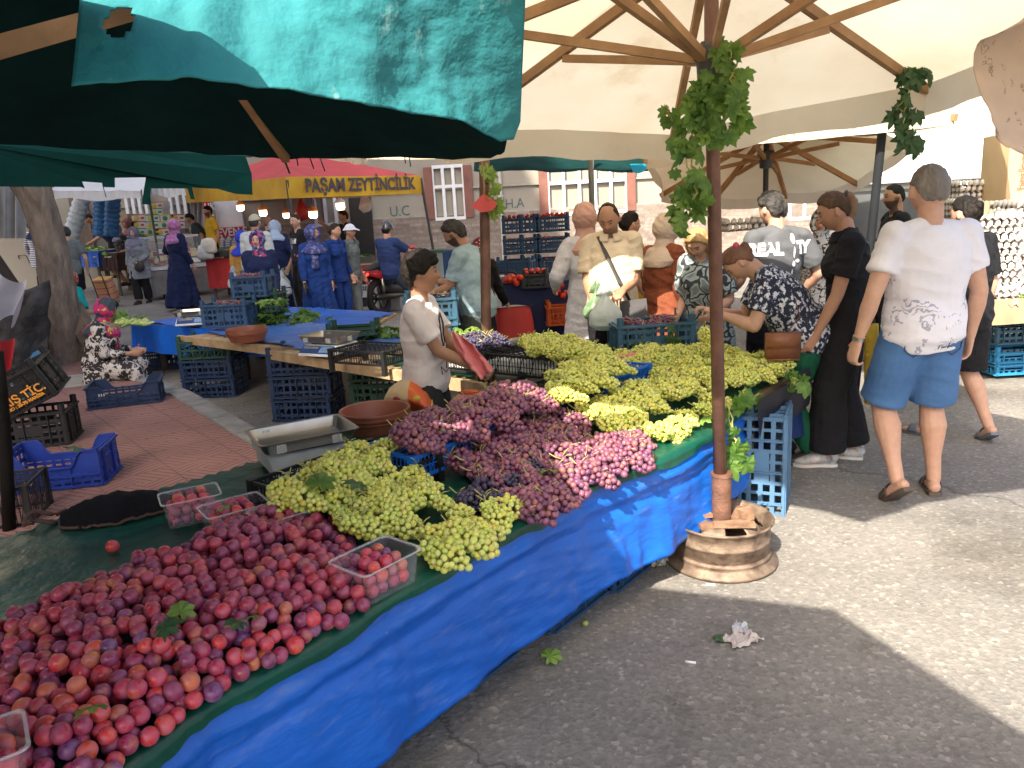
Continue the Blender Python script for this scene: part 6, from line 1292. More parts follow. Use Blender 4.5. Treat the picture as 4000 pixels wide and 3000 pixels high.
def hand(mb,W,E,h,palm=V((0,0,-1)),curl=.35,side=1,fine=True):
    d=(W-E).normalized(); n=palm-d*palm.dot(d); n=n.normalized() if n.length>.01 else V((0,1,0)); s=d.cross(n)*side   # s toward thumb
    k=h; c0=W; c1=W+d*.05*k
    mb.limb([W-d*.01*k,W+d*.02*k,c1],[(.0155*k,.012*k),(.021*k,.011*k),(.023*k,.0085*k)],12,side=s)
    def fing(base,dr,lens,r,cu,ax):
        pts=[base]; dd=dr.copy(); 
        for i,l in enumerate(lens):
            dd=(Matrix.Rotation(cu*(.6 if i==0 else 1.1),3,ax)@dd); pts.append(pts[-1]+dd*l*k)
        mb.limb(pts,[r*k,r*.95*k,r*.85*k,r*.7*k],7,side=s)
    ax=d.cross(n)
    for q,(L,off) in enumerate(((.95,.0165),(1.06,.0055),(1.,-.0055),(.8,-.0165))):
        fing(c1+s*off*k-d*.002*k,(d+s*off*3).normalized(),[.022*L,.015*L,.012*L],.0050,curl*(1+.15*q),ax)
    fing(W+d*.012*k+s*.017*k,(d*.75+s*.75+n*.25).normalized(),[.018,.015,.011],.0056,curl*.5,ax)
CL={}
def cloth(n,c,c2=None,**k): return M(n,c,.85,c2 or tuple(x*.8 for x in c),3,.6,13,bd=.035,spec=.2,**k)
STAT=[]
def person(label,px,py,Y,yaw=0,lean=0,side=0,hp=0,hy=0,fat=1.,sw=1.,arms=None,legs=None,top=None,bottom=None,hair=None,shoes='shoe_black',skin='m',v=.009,h=None,hipz=.53,gzo=0,beard=None,female=False,extra=None,headcov=None,loose=1.,belly=0,hcurl=.35,group=None,hroll=0,glasses=False,brow=(.03,.02,.015),headk=1.):
    # ---- skeleton in unit height, facing +y
    HIP=V((0,0,hipz)); Rs=Matrix.Rotation(R(-lean),3,'X')@Matrix.Rotation(R(side),3,'Y')
    Rh=Matrix.Rotation(R(hy),3,'Z')@Matrix.Rotation(R(-hp),3,'X')@Matrix.Rotation(R(hroll),3,'Y')
    Rn=Matrix.Rotation(R(-(lean*.6+hp*.4)),3,'X')
    neck=HIP+Rs@V((0,0,.295)); hb=neck+Rn@V((0,.006,.042)); hc=hb+Rh@V((0,.012,.055*headk)); htop=hc+Rh@V((0,0,.066*headk))
    tgt=a(px,py,Y); gnd=gz(Y)+gzo; c_top=max(htop.z,(hc+Rh@V((0,-.04,.045))).z)
    if h is None: h=(tgt.z-gnd)/c_top
    base=V((0,0,gnd)); Rz=Matrix.Rotation(R(yaw),3,'Z'); off=Rz@(V((htop.x*.6+hc.x*.4,htop.y*.6+hc.y*.4,0))*h); base.x=tgt.x-off.x; base.y=tgt.y-off.y; base.z=tgt.z-c_top*h if hipz!=.53 or h else gnd
    if hipz==.53: base.z=gnd+ (tgt.z-c_top*h-gnd)
    STAT.append((label[:40],round(h,2),round(base.z,2),tuple(round(q,2) for q in base)))
    root=thing('person',label,'person',tuple(base),R(yaw),group)
    S=lambda q:V(q)*h
    k=.92 if female else 1.
    sh={s:neck+Rs@V((s*.098*sw*k,-.004,-.026)) for s in(-1,1)}
    hj={s:HIP+V((s*.048,0,0)) for s in(-1,1)}
    arms=arms or {}; legs=legs or {}
    A={}; 
    for s in(-1,1):
        sp=arms.get(s,arms.get(0)); 
        if sp is None: sp=dict(t=(.15,.02,.50-.0))
        t=V(sp['t']); t=V((t.x*s if sp.get('m',1) else t.x,t.y,t.z)); pole=V(sp.get('p',(.25,-1,-.1))); pole.x*=s
        e,w_=ik(sh[s],t,.172,.15,pole); A[s]=(sh[s],e,w_,V(sp.get('n',(-.9*s,.2,0))),sp.get('c',hcurl))
    Lg={}
    for s in(-1,1):
        sp=legs.get(s,dict(f=(.055,0.,0))); f=V(sp['f']); f=V((f.x*s if abs(f.x)<.2 else f.x,f.y,f.z+.045)); kn,an=ik(hj[s],f,.247,.245,V(sp.get('p',(.12*s,1,0)))); Lg[s]=(hj[s],kn,an,sp.get('toe',0),sp.get('yaw',8*s*-1))
    def torso(mb,o=0.,z0=-.06,fk=fat,shk=1.,wide=1.):
        rings=[(-.06,.075,.06,0),(-.02,.090,.068,-.002),(.03,.090,.066,-.001),(.09,.082*(.94 if female else 1),.060,.004),(.15,.089,.064,.002),(.205,.099*k,.067,.003),(.25,.094*k*sw,.056,-.002),(.278,.068*k*sw,.042,-.004),(.296,.036,.034,0)]
        P=[];Q=[]
        for z,rx,ry,yo in rings:
            if z<z0: continue
            ff=1+(fk-1)*(1.3 if -.03<z<.16 else .8); P.append(HIP+Rs@V((0,yo+belly*gs(z,.07,.07)*.7,z))); Q.append(((rx*ff+o)*h,(ry*ff+o+belly*gs(z,.07,.07)*.6)*h))
        mb.tube([S(p) for p in P],Q,24,side=Rs@V((1,0,0)))
        if female:
            for s in(-1,1): mb.ell(S(HIP+Rs@V((s*.042,.045+.012*(fk-1),.19))),tuple(x*h for x in (.04*fk+o,.034*fk+o,.04*fk+o)),nu=14,nv=8)
    def trap(mb,o=0.):
        for s in(-1,1): mb.limb([S(neck+Rs@V((s*.02,-.004,-.004))),S(sh[s]+Rs@V((-.01*s,0,.004)))],[(.028+o)*h,(.030+o)*h],12)
    # ---- body
    mb=MB(); torso(mb,-.004); trap(mb,-.004)
    fa=1+(fat-1)*.5
    for s in(-1,1):
        s0,e,w_,pn,cu=A[s]; mb.limb([S(s0),S(s0.lerp(e,.35)),S(e)],[.031*fa*h,.028*fa*h,.022*fa*h],14); mb.limb([S(e),S(e.lerp(w_,.3)),S(e.lerp(w_,.75)),S(w_)],[.0215*fa*h,.0225*fa*h,.017*h,.0145*h],14)
        hand(mb,S(w_),S(e),h*(1.03 if not female else .95),pn,cu,side=s)
        j,kn,an,toe,fy=Lg[s]
        mb.limb([S(j),S(j.lerp(kn,.4)),S(kn)],[.054*fa*h,.047*fa*h,.033*h],14); mb.limb([S(kn),S(kn.lerp(an,.3)+V((0,-.008,0))),S(kn.lerp(an,.7)),S(an)],[.032*h,.036*fa*h,.024*h,.021*h],14)
        fd=Matrix.Rotation(R(fy),3,'Z')@Matrix.Rotation(R(-toe),3,'X')@V((0,1,0)); dn=Matrix.Rotation(R(fy),3,'Z')@Matrix.Rotation(R(-toe),3,'X')@V((0,0,-1))
        mb.limb([S(an+fd*-.018+dn*.022),S(an+fd*.03+dn*.022),S(an+fd*.075+dn*.03),S(an+fd*.10+dn*.032)],[.019*h,.021*h,(.023*h,.014*h),(.018*h,.009*h)],12)
    mb.limb([S(neck+Rs@V((0,-.004,-.03))),S(neck),S(hb+Rh@V((0,-.004,.015)))],[.036*fa*h,.0315*fa*h,.031*fa*h],16)
    Hm=Matrix.Translation(S(hc))@Rh.to_4x4(); hs=h*headk; headmesh(mb,Hm,hs)
    for s in(-1,1):
        er=Hm.to_3x3()@Matrix.Rotation(R(-34*s),3,'Z'); c=Hm@(V((s*.0475,-.006,-.004))*hs); mb.ell(c,(.0055*hs,.0105*hs,.0165*hs),rot=er@Matrix.Rotation(R(12),3,'X'),nu=12,nv=8)
    me=remesh(mb,v,2,.45)
    co_=vco(me); col=np.tile(np.array(SK[skin],np.float32),(len(co_),1))
    Ri=np.array(Rh.inverted()); L=(co_-np.array(S(hc)))@Ri.T/hs/np.array(HR); r_=np.linalg.norm(L,axis=1); D=L/np.maximum(r_,1e-6)[:,None]; near=r_<1.45
    x,y,z=np.abs(D[:,0]),D[:,1],D[:,2]; F=near&(y>.2)
    def put(mask,c,al=1.): col[mask]=col[mask]*(1-al)+np.array(c)*al
    put(F&(x<.55)&(z<-.1)&(z>-.4),(SK[skin][0]*1.12,SK[skin][1]*.92,SK[skin][2]*.9),.5)
    if beard=='full': put(near&(z<-.30)&(y>-.15)&(z>-1.05)&~((x<.14)&(z>-.40)),(.035,.025,.02),.85); put(near&(y>-.1)&(y<.3)&(z<0)&(z>-.5),(.035,.025,.02),.6)
    if beard=='stubble': put(near&(z<-.36)&(y>-.1),(.10,.075,.06),.55)
    put(F&(x<.27)&(((z+.49)/.085)**2+(x/.27)**2<1),(.42,.12,.10) if female else (.33,.14,.11),.8)
    put(F&(x<.24)&(np.abs(z+.485)<.02),(.08,.03,.03),.7)
    put(F&(x>.13)&(x<.58)&(np.abs(z-(.245-.16*(x-.36)**2/.05*.25))<.038),brow,.85)
    ee=((x-.36)/.15)**2+((z-.03)/.06)**2; put(F&(ee<1.6),(.03,.015,.01),.6); put(F&(ee<.55),(.42,.4,.38)); put(F&(((x-.36)/.06)**2+((z-.03)/.06)**2<1),(.02,.012,.01))
    if hair and hair[0] in('buzz',): 
        put(near&(z>.36+.35*(1-y)*-1.0+.0)&(r_>.9),hair[2],.75)
    put(F&(x<.12)&(np.abs(z+.335)<.02),(.1,.04,.03),.5)
    at=me.color_attributes.new('Col','FLOAT_COLOR','POINT'); at.data.foreach_set('color',np.concatenate([col,np.ones((len(col),1))],1).astype(np.float32).ravel())
    me.materials.append(SKIN); bo=bpy.data.objects.new('body',me); COL.objects.link(bo); bo.parent=root; me.name='body'
    def part(name,mb,mat,vv=v,smo=3,wr=.0,wsc=7,fold=0,disp=None):
        me=remesh(mb,vv,smo,.5)
        if name in('hair','ponytail'):
            c=vco(me); n=vno(me); d=np.array([.0026*noise.noise(V((q[0]*70,q[1]*70,q[2]*14)))+.0016*noise.noise(V((q[0]*150,q[1]*150,q[2]*30))) for q in c],np.float32); setco(me,c+n*d[:,None]*1.6)
        if wr or fold:
            c=vco(me); n=vno(me); d=np.zeros(len(c),np.float32)
            for i in range(len(c)):
                p=V(c[i])/h; q=wr*(noise.noise(p*wsc+V((3,1,Y)))+.6*noise.noise(V((p.x*wsc*2.2,p.y*wsc*2.2,p.z*wsc*1.1+Y)))+ .35*(1-abs(noise.noise(V((p.x*11+p.z*14,p.y*11,p.z*20+Y))))*3))
                if fold and p.z<.52: an=math.atan2(p.y,p.x); q+=fold*min(1,(.52-p.z)*4)*math.sin(an*9+3*noise.noise(p*3))
                d[i]=q
            setco(me,c+n*d[:,None]*h)
        me.materials.append(mat); o=bpy.data.objects.new(name,me); COL.objects.link(o); o.parent=root; me.polygons.foreach_set('use_smooth',[True]*len(me.polygons)); return o
    # ---- top
    out={'root':root,'h':h,'head':Hm,'A':A,'S':S,'base':base}
    if top:
        kind,mat=top[0],top[1]; mb=MB(); o=.010 if kind!='tight' else .006
        zl={'tee':-.045,'tight':-.045,'shirt':-.07,'long':-.05,'tunic':-.20,'dress':-.49,'coat':-.30}[kind]
        torso(mb,o*loose,-.07); trap(mb,.006*loose)
        if zl<-.05:
            P=[HIP+Rs@V((0,0,-.0))];Q=[((.094*fat+o*loose)*h,(.070*fat+o*loose)*h)]
            n_=6
            for i in range(1,n_+1):
                t=i/n_; zz=(zl)*t; fl=1+ (.45 if kind=='dress' else .12)*t*loose; c=HIP+Rs@V((0,0,zz*.3))+V((0,0,zz*.7)) if lean<30 else HIP+V((0,0,zz)); 
                spread=max(abs(Lg[1][2].y-Lg[-1][2].y)*.45*t if kind=='dress' else 0,0); mid=(Lg[1][2]+Lg[-1][2])/2; c=V((c.x*(1-t)+mid.x*t if kind=='dress' else c.x,c.y*(1-t)+mid.y*t if kind=='dress' else c.y,c.z))
                P.append(c); Q.append(((.096*fat+o*loose)*fl*h,((.072*fat+o*loose)*fl+spread)*h))
            mb.tube([S(p) for p in P],Q,26)
        sl={'tee':.58,'tight':.5,'shirt':1.,'long':1.,'tunic':1.,'dress':1.,'coat':1.}[kind]; sl=top[2] if len(top)>2 else sl
        for s in(-1,1):
            s0,e,w_,pn,cu=A[s]; rs=(.0395*fa+.003)*h; mb.ell(S(s0+Rs@V((-.003*s,0,.001))),(rs,rs,rs*1.02),nu=16,nv=10)
            if sl<=.62*1.3:
                q=s0.lerp(e,sl*1.05); mb.limb([S(s0+Rs@V((-.012*s,0,.0))),S(s0)],[.036*fa*h,.040*fa*h],14); mb.tube([S(s0),S(s0.lerp(q,.5)),S(q)],[.0395*fa*h,(.037*fa+.004*loose)*h,(.034*fa+.008*loose)*h],16)
            else:
                q=e.lerp(w_,(sl-.5)*2*.96); lo=.008*loose; mb.limb([S(s0+Rs@V((-.012*s,0,.0))),S(s0),S(s0.lerp(e,.4)),S(e)],[(.036*fa+.003)*h,(.040*fa+.003)*h,(.029*fa+lo)*h,(.024*fa+lo)*h],14); mb.tube([S(e),S(e.lerp(q,.5)),S(q)],[(.024*fa+lo)*h,(.022*fa+lo)*h,(.018+lo)*h],14)
        out['top']=part('shirt' if kind not in('dress',) else 'dress',mb,mat,max(v,.008),3,.0085*(1.1 if kind=='dress' else 1.),7,.012 if kind=='dress' else 0)
        if len(top)>3 and top[3]=='collar':
            c=MB(); cr=Rn; cc=S(neck+Rs@V((0,.0,.004)))
            def cf(u,v_): an=-PI*.93+2*PI*.93*u+PI/2+PI; r1=.040*fa+ .014*v_; return cc+(Rs@V((r1*1.02*math.cos(an),r1*math.sin(an)*1.0+.008,(.022-.034*v_-.012*(math.sin(an)>0)*math.sin(an)))))*h
            c.grid(cf,30,4); out['collar']=c.build('collar',mat,root,True,solid=.003)
    # ---- bottom
    if bottom:
        kind,mat=bottom[0],bottom[1]; mb=MB(); lo=bottom[2] if len(bottom)>2 else .008
        mb.tube([S(HIP+Rs@V((0,belly*.2,.055))),S(HIP+Rs@V((0,0,.02))),S(HIP+V((0,0,-.02))),S(HIP+V((0,0,-.05)))],[((.086*fat+.004)*h,(.064*fat+.004)*h),((.093*fat+.004)*h,(.069*fat+.004)*h),((.095*fat+.004)*h,(.072*fat+.004)*h),(.088*fat*h,.066*fat*h)],22,side=Rs@V((1,0,0)))
        for s in(-1,1):
            j,kn,an,toe,fy=Lg[s]
            if kind=='shorts':
                q=j.lerp(kn,.97); mb.tube([S(j+V((0,0,.01))),S(j.lerp(q,.4)),S(q)],[(.055*fa+lo*.6)*h,(.051*fa+lo)*h,(.043*fa+lo*1.5)*h],20)
            elif kind=='skirt': pass
            else:
                w2=bottom[3] if len(bottom)>3 else 0; mb.limb([S(j),S(j.lerp(kn,.4)),S(kn)],[(.055*fa+lo*.4)*h,(.048*fa+lo)*h,(.035+lo+w2*.4)*h],16); q=kn.lerp(an,.93); mb.tube([S(kn),S(kn.lerp(q,.5)),S(q)],[(.035+lo+w2*.4)*h,(.033+lo+w2*.7)*h,(.026+lo+w2)*h],16)
        if kind=='skirt':
            lo_=[HIP+V((0,0,-.02-.44*t)) for t in (0,.3,.6,1)]; mid=(Lg[1][2]+Lg[-1][2])/2
            mb.tube([S(V((mid.x*t+p.x*(1-t),mid.y*t+p.y*(1-t),p.z))) for t,p in zip((0,.3,.6,1),lo_)],[((.095*fat+lo+.03*t)*h,(.072*fat+lo+.04*t)*h) for t in (0,.3,.6,1)],24)
        out['bot']=part({'shorts':'shorts','skirt':'skirt'}.get(kind,'trousers'),mb,mat,max(v,.008),3,.0035,8,.008 if kind=='skirt' else 0)
    # ---- shoes
    for s in(-1,1):
        j,kn,an,toe,fy=Lg[s]; Rf=Matrix.Rotation(R(fy),3,'Z')@Matrix.Rotation(R(-toe),3,'X'); fd=Rf@V((0,1,0)); dn=Rf@V((0,0,-1)); rt_=Rf@V((1,0,0))
        mm=bpy.data.materials.get(shoes) or MC[shoes]
        so_=MB(); O=[(-.036,.016),(-.02,.022),(.03,.021),(.075,.027),(.105,.022),(.118,.008)]; pts=[S(an+fd*y_+rt_*x_+dn*.034) for y_,x_ in O]+[S(an+fd*y_-rt_*x_+dn*.034) for y_,x_ in O[::-1]]; so_.prism(pts if (rt_.cross(fd)).z<0 else pts,dn*.012*h)
        if shoes.startswith('slide'):
            so_.build('sandal_sole',mm,root,auto=True); st=MB(); st.grid(lambda u,v_:S(an+fd*(.035+.04*v_)+rt_*(.027*math.cos(PI*u))+dn*(.034-.036*math.sin(PI*u)*(1-.25*v_))),14,4); st.build('sandal_strap',mm,root,True,solid=.004)
        else:
            so_.build('shoe_sole',MC.get('sole_white') if shoes=='shoe_white' else MC['sole_black'],root,auto=True)
            sb=MB(); sb.limb([S(an+fd*-.02+dn*.012),S(an+fd*-.018+dn*.022),S(an+fd*.035+dn*.014),S(an+fd*.08+dn*.024),S(an+fd*.10+dn*.027)],[(.024*h),(.0245*h),(.0255*h,.0235*h),(.026*h,.015*h),(.020*h,.011*h)],14,side=rt_); sb.build('shoe',mm,root,True)
    # ---- hair
    def scalp(hf,hs_,hbk,th,nz_=.002,fr=18):
        def ex(d):
            x_,y_,z_=d; hl=(hf*sm(y_,.1,.8)+hs_*(1-sm(abs(y_),.1,.8))+hbk*sm(-y_,.1,.8)); m_=sm(z_,hl-.07,hl+.07); return -.006+m_*(.006+th+nz_*noise.noise(V(d)*fr)+nz_*noise.noise(V(d)*5))
        return ex
    if hair and hair[0]!='buzz':
        st_=hair[0]; mb=MB(); th={'short':.0075,'crew':.0025,'boy':.013,'curly':.012,'pony':.005,'long':.012,'bun':.006,'balding':.003}[st_]; hf={'short':.5,'crew':.6,'boy':.34,'curly':.5,'pony':.64,'long':.6,'bun':.62,'balding':1.4}[st_]
        ex=scalp(hf,.18 if st_ not in('boy','long') else -.05,(-.42 if st_=='crew' else -.62),th,.007 if st_=='curly' else .004 if st_=='boy' else .0018,13 if st_=='curly' else 16)
        if st_=='balding': ex=lambda d:-.006+sm(d[2],-.55+1.75*sm(d[1],-.45,.25)-.0,-.41+1.75*sm(d[1],-.45,.25))*.0105 if abs(d[0])<.62 else -.006+sm(d[2],.02+sm(d[1],.1,.5),.16+sm(d[1],.1,.5))*.0095
        headmesh(mb,Hm,hs,ex)
        Hd=lambda x_,y_,z_:Hm@(V((x_,y_,z_))*hs)
        if st_=='pony':
            tb2=MB(); p0=Hd(0,-.050,.036); bk=Rh@V((0,-1,0)); bk.z=0; bk.normalize(); dz=V((0,0,-1))
            tb2.limb([p0,p0+(bk*.012+dz*-.002)*h,p0+(bk*.022+dz*.02)*h,p0+(bk*.018+dz*.06)*h,p0+(bk*.006+dz*.10)*h,p0+(bk*-.004+dz*.135)*h],[.010*h,.014*h,.020*h,.021*h,.016*h,.005*h],14)
            part('ponytail',tb2,HPT,max(.005,v*.7),1,.0016,22)
        if st_=='bun': mb.ell(Hd(0,-.058,.02),(.022*h,.02*h,.022*h)) ; mb.ell(Hd(0,-.05,.0),(.03*h,.02*h,.025*h))
        if st_=='long':
            for s in(-1,1): mb.limb([Hd(s*.03,.005,.045),Hd(s*.052,-.0,.0),Hd(s*.05,-.005,-.05),Hd(s*.042,.0,-.085)],[.016*h,.016*h,.017*h,.010*h],12)
            mb.limb([Hd(0,-.04,.03),Hd(0,-.055,-.03),Hd(0,-.05,-.085)],[(.04*h,.02*h),(.05*h,.022*h),(.045*h,.015*h)],14)
        if st_=='boy': mb.ell(Hd(0,.035,.048),(.04*hs,.022*hs,.014*hs),rot=Hm.to_3x3()@Matrix.Rotation(R(25),3,'X')); mb.ell(Hd(.012,.05,.036),(.024*hs,.01*hs,.012*hs))
        out['hair']=part('hair',mb,hair[1],max(.005,v*.7),1,.0012,22)
        if st_=='pony': t_=MB(); t_.ell(Hd(0,-.056,.038),(.013*h,.009*h,.014*h)); t_.build('hair_tie',MC['black_metal'],root,True)
    if headcov:
        kd,mt_=headcov[0],headcov[1]; mb=MB(); Hd=lambda x_,y_,z_:Hm@(V((x_,y_,z_))*hs)
        if kd=='hijab':
            def ex(d):
                x_,y_,z_=d; fo=((x_/.60)**2+((z_+.08)/.70)**2) if y_>0 else 9; return -.010+(.026+.010*max(0,-y_))*sm(fo,.85,1.15)+.005*noise.noise(V((d.x*2+d.z*3,d.y*3,d.z*5+d.x*3)))*sm(fo,.9,1.2)
            headmesh(mb,Hm,hs,ex)
            mb.limb([Hd(0,-.005,-.02),S(hb+V((0,0,-.0))),S(neck+Rs@V((0,.002,-.03)))],[(.042*h,.046*h),(.045*h,.048*h),(.075*h,.062*h)],20)
            dr=headcov[2] if len(headcov)>2 else 'front'
            if dr!='tight': mb.tube([S(neck+Rs@V((0,0,.015))),S(neck+Rs@V((0,.002,-.02))),S(neck+Rs@V((0,.004,-.055))),S(neck+Rs@V((0,.006,-.085)))],[(.05*h,.048*h),(.106*h*k,.076*h*fa),(.134*h*k*sw,.098*h*fa),(.112*h*k*sw,.10*h*fa)],22)
            if dr=='front': mb.limb([S(neck+Rs@V((.01,.06,-.04))),S(neck+Rs@V((.015,.082*fa+.012,-.12))),S(neck+Rs@V((.02,.084*fa+.012,-.19)))],[(.04*h,.014*h),(.03*h,.012*h),(.035*h,.008*h)],12)
            if dr=='tail': mb.limb([S(neck+Rs@V((-.04,-.05,-.02))),S(neck+Rs@V((-.085,-.04,-.10))),S(neck+Rs@V((-.10,-.03,-.17)))],[.03*h,.028*h,.014*h],12)
            out['hijab']=part('headscarf',mb,mt_,max(.006,v*.8),3,.0045,12)
        else:
            ex=lambda d: -.004+.014*sm(d[2],.22+.12*d[1],.34+.12*d[1])
            headmesh(mb,Hm,hs,ex); 
            if kd=='helmet': mb=MB(); headmesh(mb,Hm,hs,lambda d:.014 if d[2]>-.05 else -.006)
            if kd in('cap','bucket'):
                mb.limb([Hd(0,.045,.024),Hd(0,.075,.018),Hd(0,.095,.008)],[(.04*hs,.006*hs),(.04*hs,.004*hs),(.026*hs,.003*hs)],14)
            if kd=='bucket': mb.tube([Hd(0,0,.025),Hd(0,0,.012)],[(.052*hs,.066*hs),(.066*hs,.082*hs)],24,side=Rh@V((1,0,0)))
            out['cap']=part('cap' if kd!='helmet' else 'helmet',mb,mt_,max(.006,v*.8),2)
    if glasses:
        mb=MB()
        for s in(-1,1): mb.tube([Hm@(V((s*.018+.0125*math.cos(t),.0575,.003+.0085*math.sin(t)))*hs) for t in np.linspace(0,2*PI,15)],.0009*h,5); mb.tube([Hm@(V((s*.031,.055,.004))*hs),Hm@(V((s*.048,.0,.004))*hs)],.001*h,5)
        mb.build('glasses',M('glasses_frame',(.2,.05,.03),.3),root,True)
    return out
M('shoe_black',(.02,.02,.02),.5); M('sole_black',(.03,.03,.03),.8); M('sole_white',(.6,.6,.58),.7); M('shoe_white',(.6,.6,.6),.5,(.12,.12,.14),16); M('slide_brown',(.10,.07,.055),.6); M('slide_grey',(.12,.135,.16),.6); M('shoe_brown',(.08,.045,.03),.5)
def strap(root,pts,w_,mat,name='bag_strap'):
    mb=MB(); n=len(pts)
    P=[V(p) for p in pts]; Q=[interp(P,i/20) for i in range(21)]; mb.tube(Q,[(w_,.003)]*21,8,side=V((0,0,1)) if False else V((1,0,0))); return mb.build(name,mat,root,True)
BLK=cloth('cloth_black',(.014,.014,.017)); NVY=cloth('cloth_navy',(.012,.02,.065)); 
JEAN=M('denim',(.06,.15,.33),.85,(.035,.10,.24),4,.35,60,bd=.01); JEAND=M('denim_dark',(.02,.04,.08),.85,(.03,.055,.1),4,.3,60)
REST=lambda x=.135,y=.03,z=.50:dict(t=(x,y,z))
# --- 1 man in white tee
WTEE=M('white_tee',(.66,.65,.70),.85,(.55,.54,.60),2.5,.4,18,bd=.02)
m,n,b,o_=newmat('white_tee_print'); v_=tc(n); c=ramp(n,nz(n,v_,2.5,5),[(.3,(.58,.57,.63)),(.7,(.7,.69,.73))])
sp=n.nodes.new('ShaderNodeSeparateXYZ'); n.links.new(v_,sp.inputs[0])
w_=n.nodes.new('ShaderNodeTexWave'); w_.wave_type='RINGS'; w_.rings_direction='SPHERICAL'; w_.inputs['Scale'].default_value=5.; w_.inputs['Distortion'].default_value=22; w_.inputs['Detail'].default_value=4; w_.inputs['Detail Scale'].default_value=2.5; n.links.new(v_,w_.inputs[0])
msk=mth(n,'MULTIPLY',mth(n,'GREATER_THAN',nz(n,v_,9,3),.53),mth(n,'MULTIPLY',mth(n,'LESS_THAN',sp.outputs[2],1.2),mth(n,'GREATER_THAN',w_.outputs['Fac'],.72)))
msk=mth(n,'MULTIPLY',msk,mth(n,'LESS_THAN',nz(n,v_,3.,2),.55)); n.links.new(mixc(n,mth(n,'MULTIPLY',msk,.62),c,(.13,.14,.24)),b.inputs['Base Color']); b.inputs['Roughness'].default_value=.85; bump(n,b,nz(n,v_,16,4),.35,.02); WPR=m
P1=person('stocky man seen from behind in white printed T-shirt and denim shorts',2010,355,4.0,yaw=2,fat=1.2,sw=1.12,arms={1:dict(t=(.165,.03,.49),p=(.5,-1,0),c=.5),-1:dict(t=(.2,.0,.50),p=(.6,-1,0),c=.6)},legs={-1:dict(f=(.085,-.055,.03),toe=38,p=(-.2,1,0)),1:dict(f=(.07,.01,0),yaw=-22,toe=4)},top=('tee',WPR),bottom=('shorts',JEAN,.014),hair=('crew',HG2),skin='l',shoes='slide_brown',v=.0062,loose=.6,headk=1.12)
mb=MB(); w0=P1['A'][-1][2]*P1['h']; e0=P1['A'][-1][1]*P1['h']; d=(e0-w0).normalized(); mb.tube([w0+d*.01,w0+d*.03],.031,16); mb.build('wrist_watch',STEEL,P1['root'],auto=True)
def surfline(Pn,key,pts,wd,name,mat,ydir=1,off=.004):
    h_=Pn['h']; tp_=Pn[key].data; bv=BVHTree.FromPolygons([q.co.copy() for q in tp_.vertices],[tuple(p.vertices) for p in tp_.polygons]); mb=MB(); L=[]
    for (x0,z0),(x1,z1) in zip(pts[:-1],pts[1:]):
        for i in range(8):
            t=i/8; hh=bv.ray_cast(V(((x0+(x1-x0)*t)*h_,-ydir*1.5,(z0+(z1-z0)*t)*h_)),V((0,ydir,0)),3.)
            if hh[0]: L.append(hh[0]+V((0,-ydir*off,0)))
    if len(L)>2: mb.tube(L,wd,5); mb.build(name,mat,Pn['root'],True)
JS=M('denim_seam',(.03,.07,.16),.8); 
for sx in(-1,1): surfline(P1,'bot',[(sx*.03,.53),(sx*.085,.53),(sx*.085,.475),(sx*.058,.455),(sx*.03,.475),(sx*.03,.53)],.0032,'pocket_seam',JS)
surfline(P1,'bot',[(0,.545),(0,.44)],.0035,'centre_seam',JS)
# --- 2 woman in black
P2=person('woman in black with a long highlighted ponytail and white trainers',1793,418,4.6,yaw=72,lean=3,hp=22,fat=1.0,female=True,arms={1:dict(t=(.12,.05,.47),p=(.2,-1,0)),-1:dict(t=(.10,.12,.47),p=(.3,-1,0))},legs={-1:dict(f=(.05,.06,0)),1:dict(f=(.05,-.04,0))},top=('tee',BLK,.6,'collar'),bottom=('trousers',BLK,.016,.022),hair=('pony',HP),skin='m',shoes='shoe_white',v=.0062,loose=1.15)
h_=P2['h']
mb=MB(); mb.limb([V((.13*h_,-.05*h_,.52*h_)),V((.135*h_,-.05*h_,.44*h_))],[(.10,.04),(.12,.05)],14); mb.build('handbag',M('leather_black',(.02,.02,.022),.5),P2['root'],True)
# --- 3 REALITY tee
GTEE=M('grey_tee',(.10,.105,.115),.85,(.065,.07,.08),1.4,.35,18,bd=.02)
P3=person('young man seen from behind in a dark grey T-shirt with white REALITY print',1664,418,5.5,yaw=12,fat=1.05,sw=1.12,hy=18,hp=12,arms={1:dict(t=(.17,.09,.54),p=(.5,-1,0)),-1:dict(t=(.14,.16,.56))},top=('tee',GTEE,.72),bottom=('trousers',BLK,.012),hair=('curly',HG),skin='l',v=.0075,loose=1.4)
bv=BVHTree.FromPolygons([vv.co.copy() for vv in P3['top'].data.vertices],[tuple(p.vertices) for p in P3['top'].data.polygons])
h_=P3['h']; text('REAL',.115,(-.085*h_,-.3,.76*h_),(1,0,0),(0,0,1),WHITEP,P3['root'],'shirt_lettering',bold=.007,sx=.85,surf=bv,off=.006); text('TY',.115,(.085*h_,-.3,.76*h_),(1,0,0),(0,0,1),WHITEP,P3['root'],'shirt_lettering',bold=.007,sx=.85,surf=bv,off=.006)
mb=MB(); pts_=[]
for (x_,z_,rx,rz) in ((.032,.80,.020,.036),(.032,.745,.007,.04),(.026,.70,.012,.02),(.05,.71,.022,.012),(.022,.665,.007,.022)):
    for i in range(12): pts_.append(V((x_*h_+rx*math.cos(i*PI/6),-.5,z_*h_+rz*math.sin(i*PI/6))))
out_=[]
for p in pts_:
    hh=bv.ray_cast(p,V((0,1,0)),2.); out_.append((hh[0] if hh[0] else V((p.x,-.16,p.z)))+V((0,-.007,0)))
mb.add(out_,[tuple(range(k*12,k*12+12)) for k in range(5)]); mb.build('shirt_print',WHITEP,P3['root'])
